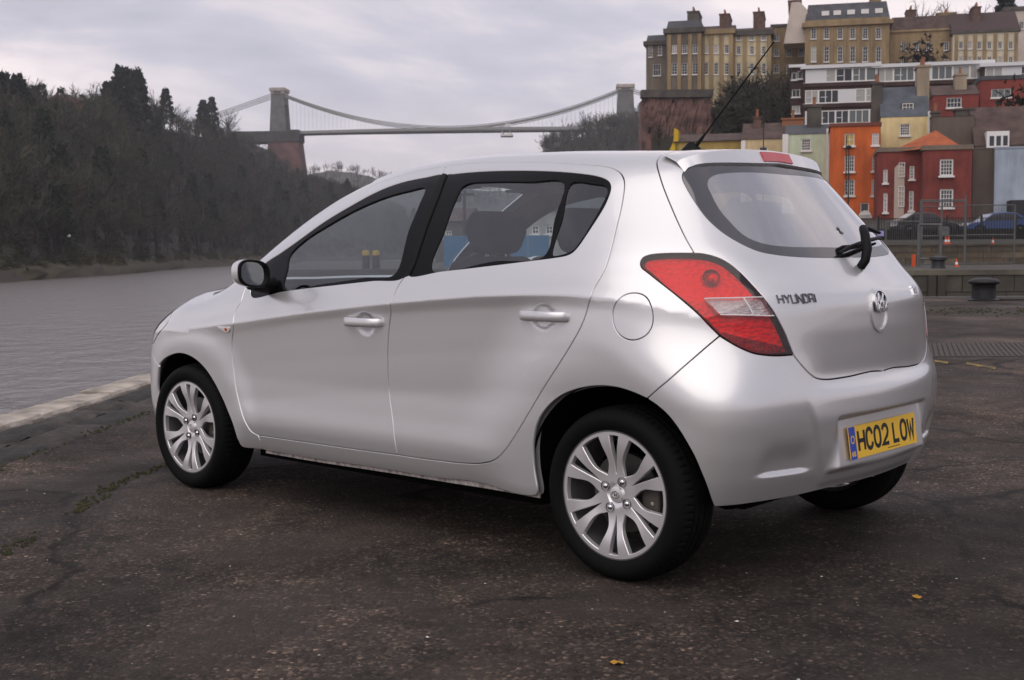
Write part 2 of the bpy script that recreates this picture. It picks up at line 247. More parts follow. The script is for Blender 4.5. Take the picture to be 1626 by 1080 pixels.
# outlines of the body panels (car coordinates, metres)
OUTL = {
 'roofF': [(1.1123, 0.5112, 1.4595), (1.2263, 0.507, 1.4537), (1.3341, 0.5101, 1.4417), (1.4967, 0.5234, 1.4125), (1.6449, 0.5548, 1.3631), (1.7903, 0.5934, 1.2935), (1.9405, 0.6337, 1.2093), (2.024, 0.648, 1.1642), (2.0853, 0.6698, 1.1192), (2.1245, 0.6924, 1.0822)],
 'dfront': [(2.1245, 0.6924, 1.0822), (2.1009, 0.7548, 1.0148), (2.1208, 0.7937, 0.9418), (2.1175, 0.8142, 0.8986), (2.1366, 0.8289, 0.8576), (2.1423, 0.8393, 0.8239), (2.1366, 0.8491, 0.7962), (2.1644, 0.836, 0.7149), (2.1636, 0.8349, 0.6264), (2.1467, 0.8374, 0.539), (2.1237, 0.8388, 0.4608), (2.094, 0.8413, 0.395), (2.0622, 0.8399, 0.3464), (2.0358, 0.8342, 0.317), (1.9935, 0.828, 0.3016)],
 'botF': [(1.9935, 0.828, 0.3016), (1.6788, 0.8291, 0.3052), (1.3474, 0.8306, 0.3085), (1.075, 0.8311, 0.313)],
 'bedge': [(1.075, 0.8311, 0.313), (1.0947, 0.8328, 0.4229), (1.1251, 0.826, 0.5652), (1.1246, 0.832, 0.6969), (1.1101, 0.8386, 0.7917), (1.085, 0.848, 0.8795), (1.0689, 0.8432, 0.9486), (1.053, 0.8306, 0.9878), (1.0346, 0.8204, 1.0147), (1.019, 0.8043, 1.0512), (1.0389, 0.7151, 1.211), (1.0606, 0.6262, 1.3428), (1.0863, 0.5536, 1.4271), (1.1123, 0.5112, 1.4595)],
 'roofR': [(1.1123, 0.5112, 1.4595), (1.0225, 0.5124, 1.4637), (0.9215, 0.5207, 1.4631), (0.7839, 0.5344, 1.4586), (0.6473, 0.5514, 1.4504), (0.5159, 0.5646, 1.4416), (0.3987, 0.5738, 1.4316), (0.3241, 0.5784, 1.4241), (0.2642, 0.5808, 1.4173), (0.2167, 0.5832, 1.4094), (0.1821, 0.588, 1.399), (0.1521, 0.5964, 1.384), (0.1278, 0.6101, 1.3619), (0.1133, 0.6258, 1.3373), (0.0989, 0.6521, 1.2968), (0.0847, 0.6853, 1.2481), (0.0741, 0.7189, 1.2), (0.0585, 0.7673, 1.1291), (0.055, 0.8083, 1.0553), (0.0661, 0.8234, 1.0195), (0.0817, 0.8379, 0.9837), (0.09, 0.8495, 0.9458), (0.1054, 0.8491, 0.9029), (0.1267, 0.8534, 0.8534), (0.183, 0.856, 0.7716), (0.2897, 0.8551, 0.6385), (0.4004, 0.8547, 0.4912), (0.4529, 0.8542, 0.4249), (0.4845, 0.8536, 0.3918), (0.5171, 0.8522, 0.3651), (0.5613, 0.8488, 0.3448), (0.648, 0.8387, 0.3265), (0.7482, 0.8307, 0.318), (0.8503, 0.8303, 0.3151), (0.9725, 0.8306, 0.3128), (1.075, 0.8311, 0.313)],
 'winopenF': [(1.0835, 0.5582, 1.423), (1.1874, 0.5536, 1.419), (1.3304, 0.5545, 1.4044), (1.4461, 0.5692, 1.3769), (1.5879, 0.6043, 1.3181), (1.7313, 0.6425, 1.2489), (1.8733, 0.6871, 1.1626), (1.961, 0.7112, 1.1118), (2.0639, 0.7324, 1.0572), (2.0724, 0.7583, 1.0151), (2.0764, 0.7912, 0.9537), (2.0638, 0.8044, 0.929), (2.0275, 0.8142, 0.9132), (1.8221, 0.814, 0.9433), (1.4373, 0.8192, 0.9786), (1.2262, 0.821, 0.9966), (1.0441, 0.8217, 1.011), (1.024, 0.8029, 1.0536), (1.0427, 0.7149, 1.2111), (1.0646, 0.6258, 1.343)],
 'winopenR': [(1.0581, 0.5601, 1.423), (1.0329, 0.6286, 1.3418), (1.016, 0.7164, 1.2106), (1.0032, 0.7988, 1.0634), (1.0115, 0.8185, 1.021), (0.8351, 0.8171, 1.0367), (0.6772, 0.8157, 1.0505), (0.4069, 0.8082, 1.0757), (0.2869, 0.8024, 1.0876), (0.2328, 0.7975, 1.0958), (0.2121, 0.7918, 1.1054), (0.1985, 0.7823, 1.1216), (0.1733, 0.7392, 1.1887), (0.1555, 0.6876, 1.2619), (0.1553, 0.6556, 1.3074), (0.161, 0.6392, 1.3322), (0.1774, 0.6269, 1.3531), (0.2022, 0.6202, 1.3666), (0.2428, 0.6153, 1.3786), (0.3715, 0.607, 1.3977), (0.5711, 0.593, 1.4148), (0.7867, 0.5749, 1.4249), (0.9253, 0.5655, 1.4265), (1.0211, 0.5612, 1.4245)],
 'glassF': [(1.8256, 0.8076, 0.9567), (1.8594, 0.7628, 1.0389), (1.885, 0.7245, 1.1019), (1.817, 0.6858, 1.1731), (1.7097, 0.6592, 1.2278), (1.5631, 0.626, 1.2925), (1.4111, 0.6026, 1.3402), (1.2456, 0.594, 1.3684), (1.1444, 0.5976, 1.3734), (1.1257, 0.6518, 1.3016), (1.1176, 0.7163, 1.2025), (1.0979, 0.812, 1.0288), (1.2919, 0.8134, 1.0071), (1.5526, 0.8131, 0.9795)],
 'glassR': [(0.9031, 0.8109, 1.0458), (0.9158, 0.7335, 1.1892), (0.928, 0.6561, 1.311), (0.9248, 0.6165, 1.3663), (0.8916, 0.6057, 1.3828), (0.7522, 0.6123, 1.3839), (0.5553, 0.6272, 1.3749), (0.3803, 0.636, 1.3625), (0.3502, 0.722, 1.2298), (0.336, 0.7979, 1.0971), (0.5736, 0.8069, 1.0749)],
 'glassQ': [(0.3494, 0.6376, 1.3588), (0.2417, 0.6348, 1.3533), (0.1932, 0.6354, 1.3446), (0.1697, 0.6459, 1.3247), (0.1695, 0.6838, 1.27), (0.192, 0.7587, 1.1606), (0.2141, 0.7858, 1.1163), (0.2342, 0.7923, 1.1055), (0.3077, 0.797, 1.0986), (0.3259, 0.7229, 1.227)],
 'hatch': [(0.0633, 0.4375, 1.4566), (0.0666, 0.4753, 1.446), (0.0566, 0.5103, 1.4271), (0.0393, 0.5344, 1.4053), (-0.0038, 0.5705, 1.3518), (-0.0799, 0.6163, 1.2556), (-0.135, 0.6465, 1.1905), (-0.1765, 0.6666, 1.1438), (-0.2144, 0.6801, 1.1021)],
 'lampOuter': [(-0.2144, 0.6801, 1.1021), (-0.1469, 0.7252, 1.1028), (-0.1043, 0.7473, 1.1002), (-0.0856, 0.7568, 1.0968), (-0.07, 0.7672, 1.0886), (-0.0663, 0.7761, 1.0741), (-0.0726, 0.7811, 1.0575), (-0.1014, 0.7786, 1.0369), (-0.1371, 0.7754, 1.0123), (-0.1799, 0.772, 0.984), (-0.2286, 0.7638, 0.9478), (-0.2721, 0.7498, 0.9097), (-0.3064, 0.7312, 0.8692), (-0.3358, 0.7137, 0.8359)],
 'lampBot': [(-0.3358, 0.7137, 0.8359), (-0.3636, 0.6939, 0.8146), (-0.3896, 0.6725, 0.7962), (-0.4183, 0.6429, 0.7795), (-0.4414, 0.6105, 0.7724), (-0.4618, 0.5743, 0.769), (-0.4883, 0.512, 0.7692)],
 'lampIn': [(-0.4883, 0.512, 0.7692), (-0.4793, 0.5252, 0.8056), (-0.4711, 0.5367, 0.8388), (-0.4609, 0.5506, 0.8699), (-0.4485, 0.5655, 0.905), (-0.4068, 0.5876, 0.9702), (-0.3475, 0.5945, 1.0291), (-0.324, 0.603, 1.0507), (-0.3036, 0.614, 1.0684), (-0.2803, 0.6296, 1.084), (-0.2589, 0.6454, 1.0934), (-0.2344, 0.664, 1.1003), (-0.2144, 0.6801, 1.1021)],
 'lidlow': [(-0.4883, 0.512, 0.7692), (-0.496, 0.4966, 0.7489), (-0.5084, 0.4644, 0.7162), (-0.5157, 0.4353, 0.6957), (-0.52, 0.4092, 0.6855), (-0.5263, 0.3578, 0.6781), (-0.5412, 0.2424, 0.6786), (-0.553, 0.0839, 0.6853)],
 'bumper': [(-0.3358, 0.7137, 0.8359), (-0.3252, 0.7266, 0.823), (-0.2931, 0.7685, 0.7814), (-0.2525, 0.8154, 0.7298), (-0.1977, 0.842, 0.6754), (-0.1437, 0.8465, 0.6309)],
 'archR': [(-0.1437, 0.8465, 0.6309), (-0.1047, 0.8488, 0.6437), (-0.0645, 0.8507, 0.6534), (-0.022, 0.8523, 0.66), (0.0219, 0.8535, 0.6613), (0.0588, 0.8541, 0.6588), (0.0991, 0.8546, 0.6528), (0.1513, 0.8547, 0.6395), (0.2047, 0.8544, 0.6193), (0.2504, 0.8544, 0.5918), (0.2878, 0.8546, 0.5591), (0.3141, 0.8548, 0.5258), (0.332, 0.8548, 0.4863), (0.3428, 0.8547, 0.4338), (0.3433, 0.8545, 0.3888), (0.3394, 0.8542, 0.3443), (0.3272, 0.8535, 0.285)],
 'archRb': [(-0.1437, 0.8465, 0.6309), (-0.1862, 0.843, 0.6081), (-0.2241, 0.8383, 0.5791), (-0.2576, 0.8324, 0.5406), (-0.2866, 0.8251, 0.4958), (-0.3096, 0.8161, 0.4524), (-0.3246, 0.806, 0.41), (-0.3374, 0.7925, 0.3649), (-0.3436, 0.7741, 0.318), (-0.346, 0.7575, 0.287)],
 'bumbot': [(-0.346, 0.7575, 0.287), (-0.3787, 0.7121, 0.2873), (-0.4154, 0.6359, 0.2894), (-0.4646, 0.469, 0.2919), (-0.5055, 0.2721, 0.3007)],
 'sillbot': [(0.3272, 0.8535, 0.285), (0.3308, 0.8513, 0.255), (0.5634, 0.8375, 0.2532), (0.8515, 0.8133, 0.2444), (1.2133, 0.8138, 0.2421), (1.6194, 0.8102, 0.2357), (1.9874, 0.8087, 0.2351)],
 'sillfr': [(1.9874, 0.8087, 0.2351), (1.9846, 0.8217, 0.2723), (1.9935, 0.828, 0.3016)],
 'archF': [(1.9874, 0.8087, 0.2351), (2.1135, 0.8283, 0.2373), (2.1338, 0.837, 0.2664), (2.1676, 0.8386, 0.3339), (2.2102, 0.8377, 0.3964), (2.252, 0.8378, 0.4539), (2.2971, 0.8394, 0.5089), (2.3487, 0.8405, 0.5582), (2.4018, 0.8414, 0.5946), (2.454, 0.8413, 0.6182), (2.5117, 0.8396, 0.6328), (2.5716, 0.8362, 0.6385), (2.637, 0.8309, 0.6332), (2.7065, 0.8236, 0.617), (2.7674, 0.8154, 0.5963), (2.8258, 0.8044, 0.566)],
 'fbseam': [(2.8258, 0.8044, 0.566), (2.8909, 0.7845, 0.5859), (2.9509, 0.7589, 0.6186), (2.9405, 0.7604, 0.6634)],
 'hlamp': [(2.9405, 0.7604, 0.6634), (2.8507, 0.7893, 0.7127), (2.7835, 0.8017, 0.7469), (2.7409, 0.7913, 0.7908), (2.7689, 0.737, 0.8377), (2.7468, 0.711, 0.8637)],
 'fuel': [(-0.0033, 0.8447, 0.8954), (-0.0046, 0.8428, 0.9184), (-0.0143, 0.8418, 0.9395), (-0.0278, 0.8355, 0.9562), (-0.0444, 0.8266, 0.9677), (-0.065, 0.8195, 0.9725), (-0.0887, 0.8135, 0.9713), (-0.1094, 0.8104, 0.9633), (-0.125, 0.811, 0.9492), (-0.1375, 0.8143, 0.9291), (-0.1437, 0.814, 0.9025), (-0.1452, 0.8161, 0.878), (-0.1403, 0.8215, 0.8554), (-0.1298, 0.8279, 0.8389), (-0.1123, 0.835, 0.8262), (-0.0868, 0.8419, 0.8193), (-0.0616, 0.8461, 0.8216), (-0.0373, 0.8482, 0.8331), (-0.0192, 0.8484, 0.8512), (-0.0078, 0.8471, 0.8727)],
 'rglass': [(-0.13, 0.0315, 1.4255), (-0.1306, 0.132, 1.4212), (-0.1171, 0.288, 1.4164), (-0.0908, 0.3896, 1.4124), (-0.0727, 0.4335, 1.4086), (-0.0599, 0.4613, 1.4036), (-0.0521, 0.4884, 1.3919), (-0.0522, 0.5096, 1.3758), (-0.0626, 0.5248, 1.3553), (-0.081, 0.5345, 1.3326), (-0.1124, 0.5465, 1.2968), (-0.1799, 0.5634, 1.2264), (-0.2126, 0.5636, 1.1973), (-0.246, 0.5575, 1.1705), (-0.2789, 0.5435, 1.1471), (-0.3112, 0.521, 1.1259), (-0.3417, 0.4876, 1.1078), (-0.3687, 0.4316, 1.0968), (-0.394, 0.3377, 1.0886), (-0.4208, 0.1439, 1.0826)],
 'rclear': [(-0.1635, 0.0884, 1.388), (-0.1371, 0.3401, 1.3833), (-0.1219, 0.4092, 1.3745), (-0.1193, 0.4487, 1.3579), (-0.1294, 0.4719, 1.335), (-0.15, 0.4837, 1.308), (-0.2036, 0.5035, 1.2439), (-0.241, 0.5033, 1.2069), (-0.2817, 0.4973, 1.1682), (-0.3106, 0.4765, 1.1469), (-0.336, 0.4379, 1.1329), (-0.3645, 0.3415, 1.123), (-0.393, 0.0918, 1.1178)],
 'strip': [(-0.283, 0.7254, 0.9538), (-0.3543, 0.6619, 0.9562), (-0.4151, 0.5885, 0.9567), (-0.4325, 0.5821, 0.9277), (-0.4467, 0.5703, 0.8976), (-0.3915, 0.6453, 0.8996), (-0.3304, 0.7059, 0.9034), (-0.3068, 0.7176, 0.9297)],
 'brake': [(-0.1047, 0.0965, 1.4456), (-0.0942, -0.1417, 1.4509), (-0.1258, -0.0913, 1.4279), (-0.1299, 0.1295, 1.4221)],
}
# ---------------------------------------------------------------- site frame: X to the right, Y away along the view over the river, Z up (metres), origin under the photographer
SR = YAW-math.pi/2
RX, RY = np.array([math.cos(SR), math.sin(SR)]), np.array([math.cos(YAW), math.sin(YAW)])
def W3(X, Y, Z=0.):
    q = CAM_POS[:2]+RX*X+RY*Y; return Vector((q[0], q[1], Z))
Fv, Rv, Uv = np.array(f_), np.array(r2), np.array(u2)
FPX = 1955.3
def SITE(px, py, D):
    """site coordinates of something seen in the direction (px, py) and D metres away along Y"""
    d = Fv+((px-813)*Rv-(py-540)*Uv)/FPX; h = d[:2]@RY; d = d/h*D
    return Vector((float(d[:2]@RX), float(D), float(CAM_POS[2]+d[2])))
def PG(px, py, z=0.):
    d = Fv+((px-813)*Rv-(py-540)*Uv)/FPX; t = (z-CAM_POS[2])/d[2]; d = d*t
    return Vector((float(d[:2]@RX), float(d[:2]@RY), z))
site = Matrix.Translation((CAM_POS[0], CAM_POS[1], 0)) @ Matrix.Rotation(SR, 4, 'Z')
def place(o, X, Y, Z=0., rz=0.):
    p = W3(X, Y, Z); o.location = p; o.rotation_euler = (0, 0, SR+rz); return o
def slink(name, verts, faces, m, cols=None, smooth=False, kind=None):
    """mesh given in site coordinates, one object standing in the site frame"""
    me = bpy.data.meshes.new(name); me.from_pydata(verts if isinstance(verts, list) else verts.tolist(), [], faces if isinstance(faces, list) else faces.tolist())
    if smooth: me.polygons.foreach_set('use_smooth', [True]*len(me.polygons))
    if cols is not None:
        a = me.color_attributes.new('tint', 'FLOAT_COLOR', 'POINT'); c = np.ones((len(me.vertices), 4), np.float32); c[:, :3] = cols; a.data.foreach_set('color', c.ravel())
    me.update(); o = link(name, me, m); o.matrix_world = site
    if kind: o['kind'] = kind
    return o
def tint_mat(name, rough=.85, mul=1., trans=0.):
    m = bpy.data.materials.new(name); m.use_nodes = True; nt = m.node_tree; b = nt.nodes['Principled BSDF']; b.inputs['Roughness'].default_value = rough; b.inputs['Specular IOR Level'].default_value = .15
    a = nt.nodes.new('ShaderNodeVertexColor'); a.layer_name = 'tint'; nt.links.new(a.outputs[0], b.inputs['Base Color']); return m
TWIG = tint_mat('bare_wood_and_twigs')
rng = np.random.default_rng(7)
# ---------------------------------------------------------------- quay apron: tarmac, coping stones, quay walls
def asphalt_mat():
    m = bpy.data.materials.new('worn_tarmac'); m.use_nodes = True; nt = m.node_tree; N = nt.nodes; L = nt.links; b = N['Principled BSDF']
    tc = N.new('ShaderNodeTexCoord').outputs['Object']
    def nz(s, d=6, r=.6, dist=0.):
        n = N.new('ShaderNodeTexNoise'); n.inputs['Scale'].default_value = s; n.inputs['Detail'].default_value = d; n.inputs['Roughness'].default_value = r; n.inputs['Distortion'].default_value = dist; L.new(tc, n.inputs[0]); return n.outputs[0]
    def ramp(src, pts):
        r = N.new('ShaderNodeValToRGB'); L.new(src, r.inputs[0]); e = r.color_ramp.elements
        e[0].position, e[0].color = pts[0][0], (*pts[0][1], 1); e[1].position, e[1].color = pts[-1][0], (*pts[-1][1], 1)
        for p, c in pts[1:-1]: q = e.new(p); q.color = (*c, 1)
        return r.outputs[0]
    def mix(fac, a, c, mode='MIX'):
        n = N.new('ShaderNodeMix'); n.data_type = 'RGBA'; n.blend_type = mode
        if isinstance(fac, float): n.inputs[0].default_value = fac
        else: L.new(fac, n.inputs[0])
        for i, v in ((6, a), (7, c)):
            if isinstance(v, tuple): n.inputs[i].default_value = (*v, 1)
            else: L.new(v, n.inputs[i])
        return n.outputs[2]
    base = ramp(nz(.55, 8, .62, .6), [(.33, (.019, .0143, .0122)), (.5, (.050, .0385, .0315)), (.67, (.110, .083, .066))])
    mid = ramp(nz(7, 6, .65), [(.35, (.55, .55, .55)), (.65, (1.2, 1.2, 1.2))])
    c = mix(1., base, mid, 'MULTIPLY')
    v = N.new('ShaderNodeTexVoronoi'); v.inputs['Scale'].default_value = 85; L.new(tc, v.inputs[0])
    grit = ramp(v.outputs['Color'], [(.0, (.35, .34, .33)), (.68, (1.0, .98, .95)), (.88, (2.5, 2.35, 2.2)), (1., (6.5, 6.0, 5.4))])
    c = mix(1., c, grit, 'MULTIPLY')
    # worn bald patches where the fines show
    bald = ramp(nz(1.1, 5, .6, 1.2), [(.46, (0, 0, 0)), (.60, (1, 1, 1))])
    c = mix(bald, c, mix(.62, c, (.046, .036, .030)))
    # long cracks, a few patch repairs and dark oil stains
    dw = N.new('ShaderNodeVectorMath'); dw.operation = 'MULTIPLY_ADD'; nv = N.new('ShaderNodeTexNoise'); nv.inputs['Scale'].default_value = 2.2; nv.inputs['Detail'].default_value = 6; L.new(tc, nv.inputs[0]); L.new(nv.outputs['Color'], dw.inputs[0]); dw.inputs[1].default_value = (.55, .55, 0); L.new(tc, dw.inputs[2])
    ve = N.new('ShaderNodeTexVoronoi'); ve.feature = 'DISTANCE_TO_EDGE'; ve.inputs['Scale'].default_value = .42; L.new(dw.outputs[0], ve.inputs[0])
    ck = ramp(ve.outputs['Distance'], [(.0, (.25, .25, .25)), (.006, (.45, .45, .45)), (.012, (1, 1, 1))])
    gate = ramp(nz(.6, 3), [(.46, (0, 0, 0)), (.54, (1, 1, 1))])
    c = mix(gate, c, mix(1., c, ck, 'MULTIPLY'))
    st = ramp(nz(.35, 4, .55, .8), [(.36, (.55, .55, .56)), (.48, (1, 1, 1))]); c = mix(1., c, st, 'MULTIPLY')
    pal = ramp(nz(.42, 5, .6, .5), [(.52, (1, 1, 1)), (.66, (1.55, 1.5, 1.42))]); c = mix(1., c, pal, 'MULTIPLY')
    L.new(c, b.inputs['Base Color'])
    r = N.new('ShaderNodeMapRange'); r.inputs[1].default_value = .35; r.inputs[2].default_value = .65; r.inputs[3].default_value = .62; r.inputs[4].default_value = .9; L.new(nz(.9, 5, .6), r.inputs[0]); L.new(r.outputs[0], b.inputs['Roughness'])
    b.inputs['Specular IOR Level'].default_value = .25
    bp = N.new('ShaderNodeBump'); bp.inputs['Strength'].default_value = .9; bp.inputs['Distance'].default_value = .006
    s = N.new('ShaderNodeMath'); s.operation = 'MULTIPLY_ADD'; L.new(v.outputs['Distance'], s.inputs[0]); s.inputs[1].default_value = -1.; L.new(nz(260, 3), s.inputs[2]); L.new(s.outputs[0], bp.inputs['Height']); L.new(bp.outputs[0], b.inputs['Normal'])
    return m
TARMAC = asphalt_mat()
E0, E1 = PG(0, 662), PG(233, 596.5)                              # outer quay edge over the river
ed = (E1-E0).normalized(); en = Vector((ed.y, -ed.x, 0))         # along the edge (away), and inwards (to the right)
if en.x < 0: en = -en
LK = PG(1450, 472).y                                             # lock edge distance
def epos(t, w): p = E0+ed*t+en*w; return (p.x, p.y)
CW1, CW2 = .30, .95                                             # pale coping, then a band of old setts behind it
tE = (LK-E0.y)/ed.y
XR_ = 260.
def lock_pt(w): t = (LK-(E0+en*w).y)/ed.y; return (epos(t, w)[0], LK)
back = -160.
ap = [epos(back, CW2), lock_pt(CW2), (XR_, LK), (XR_, -220), (epos(back, CW2)[0], -220)]
def refine_apron():
    o = slink('quay_tarmac', [(x, y, 0.) for x, y in ap], [tuple(range(len(ap)))], TARMAC, kind='structure'); return o
refine_apron()
STONE = mat('pale_coping_stone', (.33, .29, .245), .85, noise=.45, nscale=3.2, bump=.8, bscale=22)
STONED = mat('dark_wet_setts', (.075, .066, .056), .8, noise=.5, nscale=2.4, bump=1., bscale=16)
QWALL = mat('dark_quay_masonry', (.055, .050, .043), .8, noise=.5, nscale=.8, bump=.6, bscale=5)
MOSS = mat('moss_green', (.030, .032, .010), .95, noise=.55, nscale=14)
# coping stones, one by one, near the camera
cs = empty('quay_coping'); tag(cs, 'worn pale stone coping along the river edge left of the car', 'coping')
cs.location = W3(E0.x, E0.y, 0)
t = -6.0; angE = math.atan2(ed.y, ed.x)+SR
while t < 40:
    ln = rng.uniform(.9, 1.5)
    q = W3(*epos(t, CW1/2)); mb = MB(); dz = rng.uniform(.0, .018)
    nx = 12; V = []; ww = CW1/2
    for i in range(nx+1):
        for k, (y, z) in enumerate(((-ww, -.35), (-ww, -.012), (-ww+.016, .010), (-.05, .013), (.06, .013), (ww-.010, .010), (ww, -.05))):
            e = rng.normal(0, .004, 2); V.append(((ln-.022)*i/nx, y+(e[0] if 0 < k < 6 else 0), z+dz+(e[1]*.6 if k else 0)))
    f = [(i*7+k, (i+1)*7+k, (i+1)*7+k+1, i*7+k+1) for i in range(nx) for k in range(6)]+[tuple(range(6, -1, -1)), tuple(nx*7+k for k in range(7))]
    o = mb.add(V, f).build('coping_stone', STONE, cs, smooth=True, angle=28)
    o.matrix_parent_inverse = Matrix.Translation(-cs.location); o.location = q; o.rotation_euler = (0, 0, angE); o.scale = (1, -1, 1) if False else (1, 1, 1)
    t += ln
V = [(*epos(-40, CW1-.1), -.03), (*epos(tE-.5, CW1-.1), -.03), (*epos(tE-.5, CW2+.05), -.03), (*epos(-40, CW2+.05), -.03)]
qs = slink('quay_setts', V, [(0, 1, 2, 3)], STONED, kind='structure')
STD = [mat('sett_%s' % n_, c_, .8, noise=.55, nscale=5, bump=1., bscale=18) for n_, c_ in (('dark', (.022, .019, .016)), ('brown', (.036, .029, .023)), ('grey', (.046, .039, .032)))]
t = -6.0; r5 = np.random.default_rng(21)
while t < 30:
    ln = r5.uniform(.5, .95); w0 = CW1+.012
    for wd_s in ((.30, .34) if r5.random() < .6 else (.635,)):
        nx, ny = 7, 5; V = []; dz = r5.normal(.004, .005)
        for i in range(nx+1):
            for k in range(ny+1):
                ed_ = min(i, nx-i, k, ny-k); V.append((.008+(ln-.016)*i/nx+(r5.normal(0, .008) if ed_ == 0 else 0), .006+(wd_s-.012)*k/ny+(r5.normal(0, .006) if ed_ == 0 else 0), dz+r5.normal(0, .004)-(.024 if ed_ == 0 else 0)))
        q = W3(*epos(t, w0)); o = MB().add(V, [(i*(ny+1)+k, (i+1)*(ny+1)+k, (i+1)*(ny+1)+k+1, i*(ny+1)+k+1) for i in range(nx) for k in range(ny)]).build('paving_stone', STD[r5.integers(3)], None, smooth=True, angle=60)
        mx_ = (W3(*epos(t+1, w0))-q).normalized(); my_ = (W3(*epos(t, w0+1))-q).normalized()
        o.parent = qs; o.matrix_parent_inverse = site.inverted(); o.matrix_basis = Matrix(((mx_.x, my_.x, 0, q.x), (mx_.y, my_.y, 0, q.y), (0, 0, 1, 0), (0, 0, 0, 1)))
        w0 += wd_s
    t += ln
# river wall and lock wall below the apron
V = []; f = []
a, b_ = epos(back, .02), epos(tE, .02); L2 = (XR_, LK-.02)
V = [(*a, -.012), (*b_, -.012), (*L2, -.012), (*a, -9), (*b_, -9), (*L2, -9)]; f = [(0, 1, 4, 3), (1, 2, 5, 4)]
slink('quay_wall', V, f, QWALL, kind='structure')
V = []; a = lock_pt(CW1)
n = 60
for i in range(n+1):
    x = a[0]+(XR_-a[0])*(i/n)**1.5
    V += [(x, LK-.55, .008), (x, LK-.02, .016), (x, LK+.02, -.3)]
slink('lock_coping', V, [(i*3+k, (i+1)*3+k, (i+1)*3+k+1, i*3+k+1) for i in range(n) for k in range(2)], STONED, smooth=False, kind='structure')
# moss in the joints
def moss_strip(name, pts, width, n, seed, zb=.004, size=.018):
    r = np.random.default_rng(seed); V = []; F = []
    pts = [Vector(p) for p in pts]; ls = [(pts[i+1]-pts[i]).length for i in range(len(pts)-1)]; tot = sum(ls)
    for _ in range(n):
        d = r.uniform(0, tot); i = 0
        while i < len(ls)-1 and d > ls[i]: d -= ls[i]; i += 1
        p = pts[i].lerp(pts[i+1], d/ls[i]); gate = math.sin(p.y*3.1+seed)+math.sin(p.y*7.7+p.x*5)+.4
        if gate < r.uniform(-1.4, .8): continue
        x = p.x+r.normal(0, width); y = p.y+r.normal(0, width); h = r.uniform(.3, 1.)*size; s = r.uniform(.5, 1.3)*size; a = r.uniform(0, 6.28); k = len(V)
        for j in range(4): V.append((x+s*math.cos(a+j*1.57), y+s*math.sin(a+j*1.57), zb-.002))
        V.append((x+r.normal(0, s*.2), y, zb+h)); F += [(k, k+1, k+4), (k+1, k+2, k+4), (k+2, k+3, k+4), (k+3, k, k+4)]
    o = slink(name, V, F, MOSS, kind='stuff'); tag(o, 'patchy green moss growing in a tarmac joint beside the river', 'moss', kind='stuff'); return o
m1 = [(*epos(t_, CW2+.01), 0) for t_ in np.linspace(-2.5, 22, 30)]
moss_strip('moss', m1, .03, 900, 1, size=.014)
m2 = [PG(-40, 893), PG(20, 873), PG(80, 843), PG(130, 806), PG(180, 772), PG(262, 738), PG(300, 728)]
moss_strip('moss', m2, .022, 240, 2, size=.011)
m3 = [PG(1455, 492), PG(1520, 497), PG(1640, 494)]; moss_strip('moss', m3, .6, 260, 3, size=.03)
# long mound of loose grit, pebbles in the near foreground
def pebbles():
    r = np.random.default_rng(5); V = []; F = []; C = []
    n = 9000
    for i in range(n):
        Y = 2.0+7.0*r.random()**1.6; X = r.uniform(-.46, .46)*Y*1.05
        s = .0018+.0040*r.random()**3; k = len(V); a = r.uniform(0, 3.1)
        for dx, dy, dz in ((1, 0, .4), (0, 1, .5), (-1, 0, .4), (0, -1, .5), (0, 0, 1.1)): V.append((X+s*(dx*math.cos(a)-dy*math.sin(a))*r.uniform(.7, 1.3), Y+s*(dx*math.sin(a)+dy*math.cos(a)), s*dz*.8))
        F += [(k, k+1, k+4), (k+1, k+2, k+4), (k+2, k+3, k+4), (k+3, k, k+4)]
        c = np.array([.10, .085, .075])*r.uniform(.4, 1.6) if r.random() > .035 else np.array([.42, .40, .37]); C += [c]*5
    o = slink('loose_grit', V, F, TWIG, np.array(C), kind='stuff'); tag(o, 'loose grit scattered over the tarmac in front of the car', 'grit')
pebbles()
# ---------------------------------------------------------------- water
def water_mat():
    m = bpy.data.materials.new('river_water'); m.use_nodes = True; nt = m.node_tree; N = nt.nodes; L = nt.links; b = N['Principled BSDF']
    b.inputs['Base Color'].default_value = (.16, .142, .132, 1); b.inputs['Roughness'].default_value = .25; b.inputs['IOR'].default_value = 1.33; b.inputs['Specular IOR Level'].default_value = .6
    tc = N.new('ShaderNodeTexCoord'); mp = N.new('ShaderNodeMapping'); mp.inputs[3].default_value = (1, .55, 1); mp.inputs[2].default_value = (0, 0, .5); L.new(tc.outputs['Object'], mp.inputs[0])
    hs = None
    for s, a in ((.55, 1.), (1.9, .42), (5.5, .13)):
        n = N.new('ShaderNodeTexNoise'); n.inputs['Scale'].default_value = s; n.inputs['Detail'].default_value = 3; n.inputs['Distortion'].default_value = .4; L.new(mp.outputs[0], n.inputs[0])
        q = N.new('ShaderNodeMath'); q.operation = 'MULTIPLY_ADD'; q.inputs[1].default_value = a; L.new(n.outputs[0], q.inputs[0])
        if hs: L.new(hs, q.inputs[2])
        hs = q.outputs[0]
    bp = N.new('ShaderNodeBump'); bp.inputs['Strength'].default_value = .55; bp.inputs['Distance'].default_value = .55; L.new(hs, bp.inputs['Height']); L.new(bp.outputs[0], b.inputs['Normal'])
    return m
WZ = -3.5
slink('river_water', [(-1100, -300, WZ), (1100, -300, WZ), (1100, 1750, WZ), (-1100, 1750, WZ)], [(0, 1, 2, 3)], water_mat(), kind='structure')
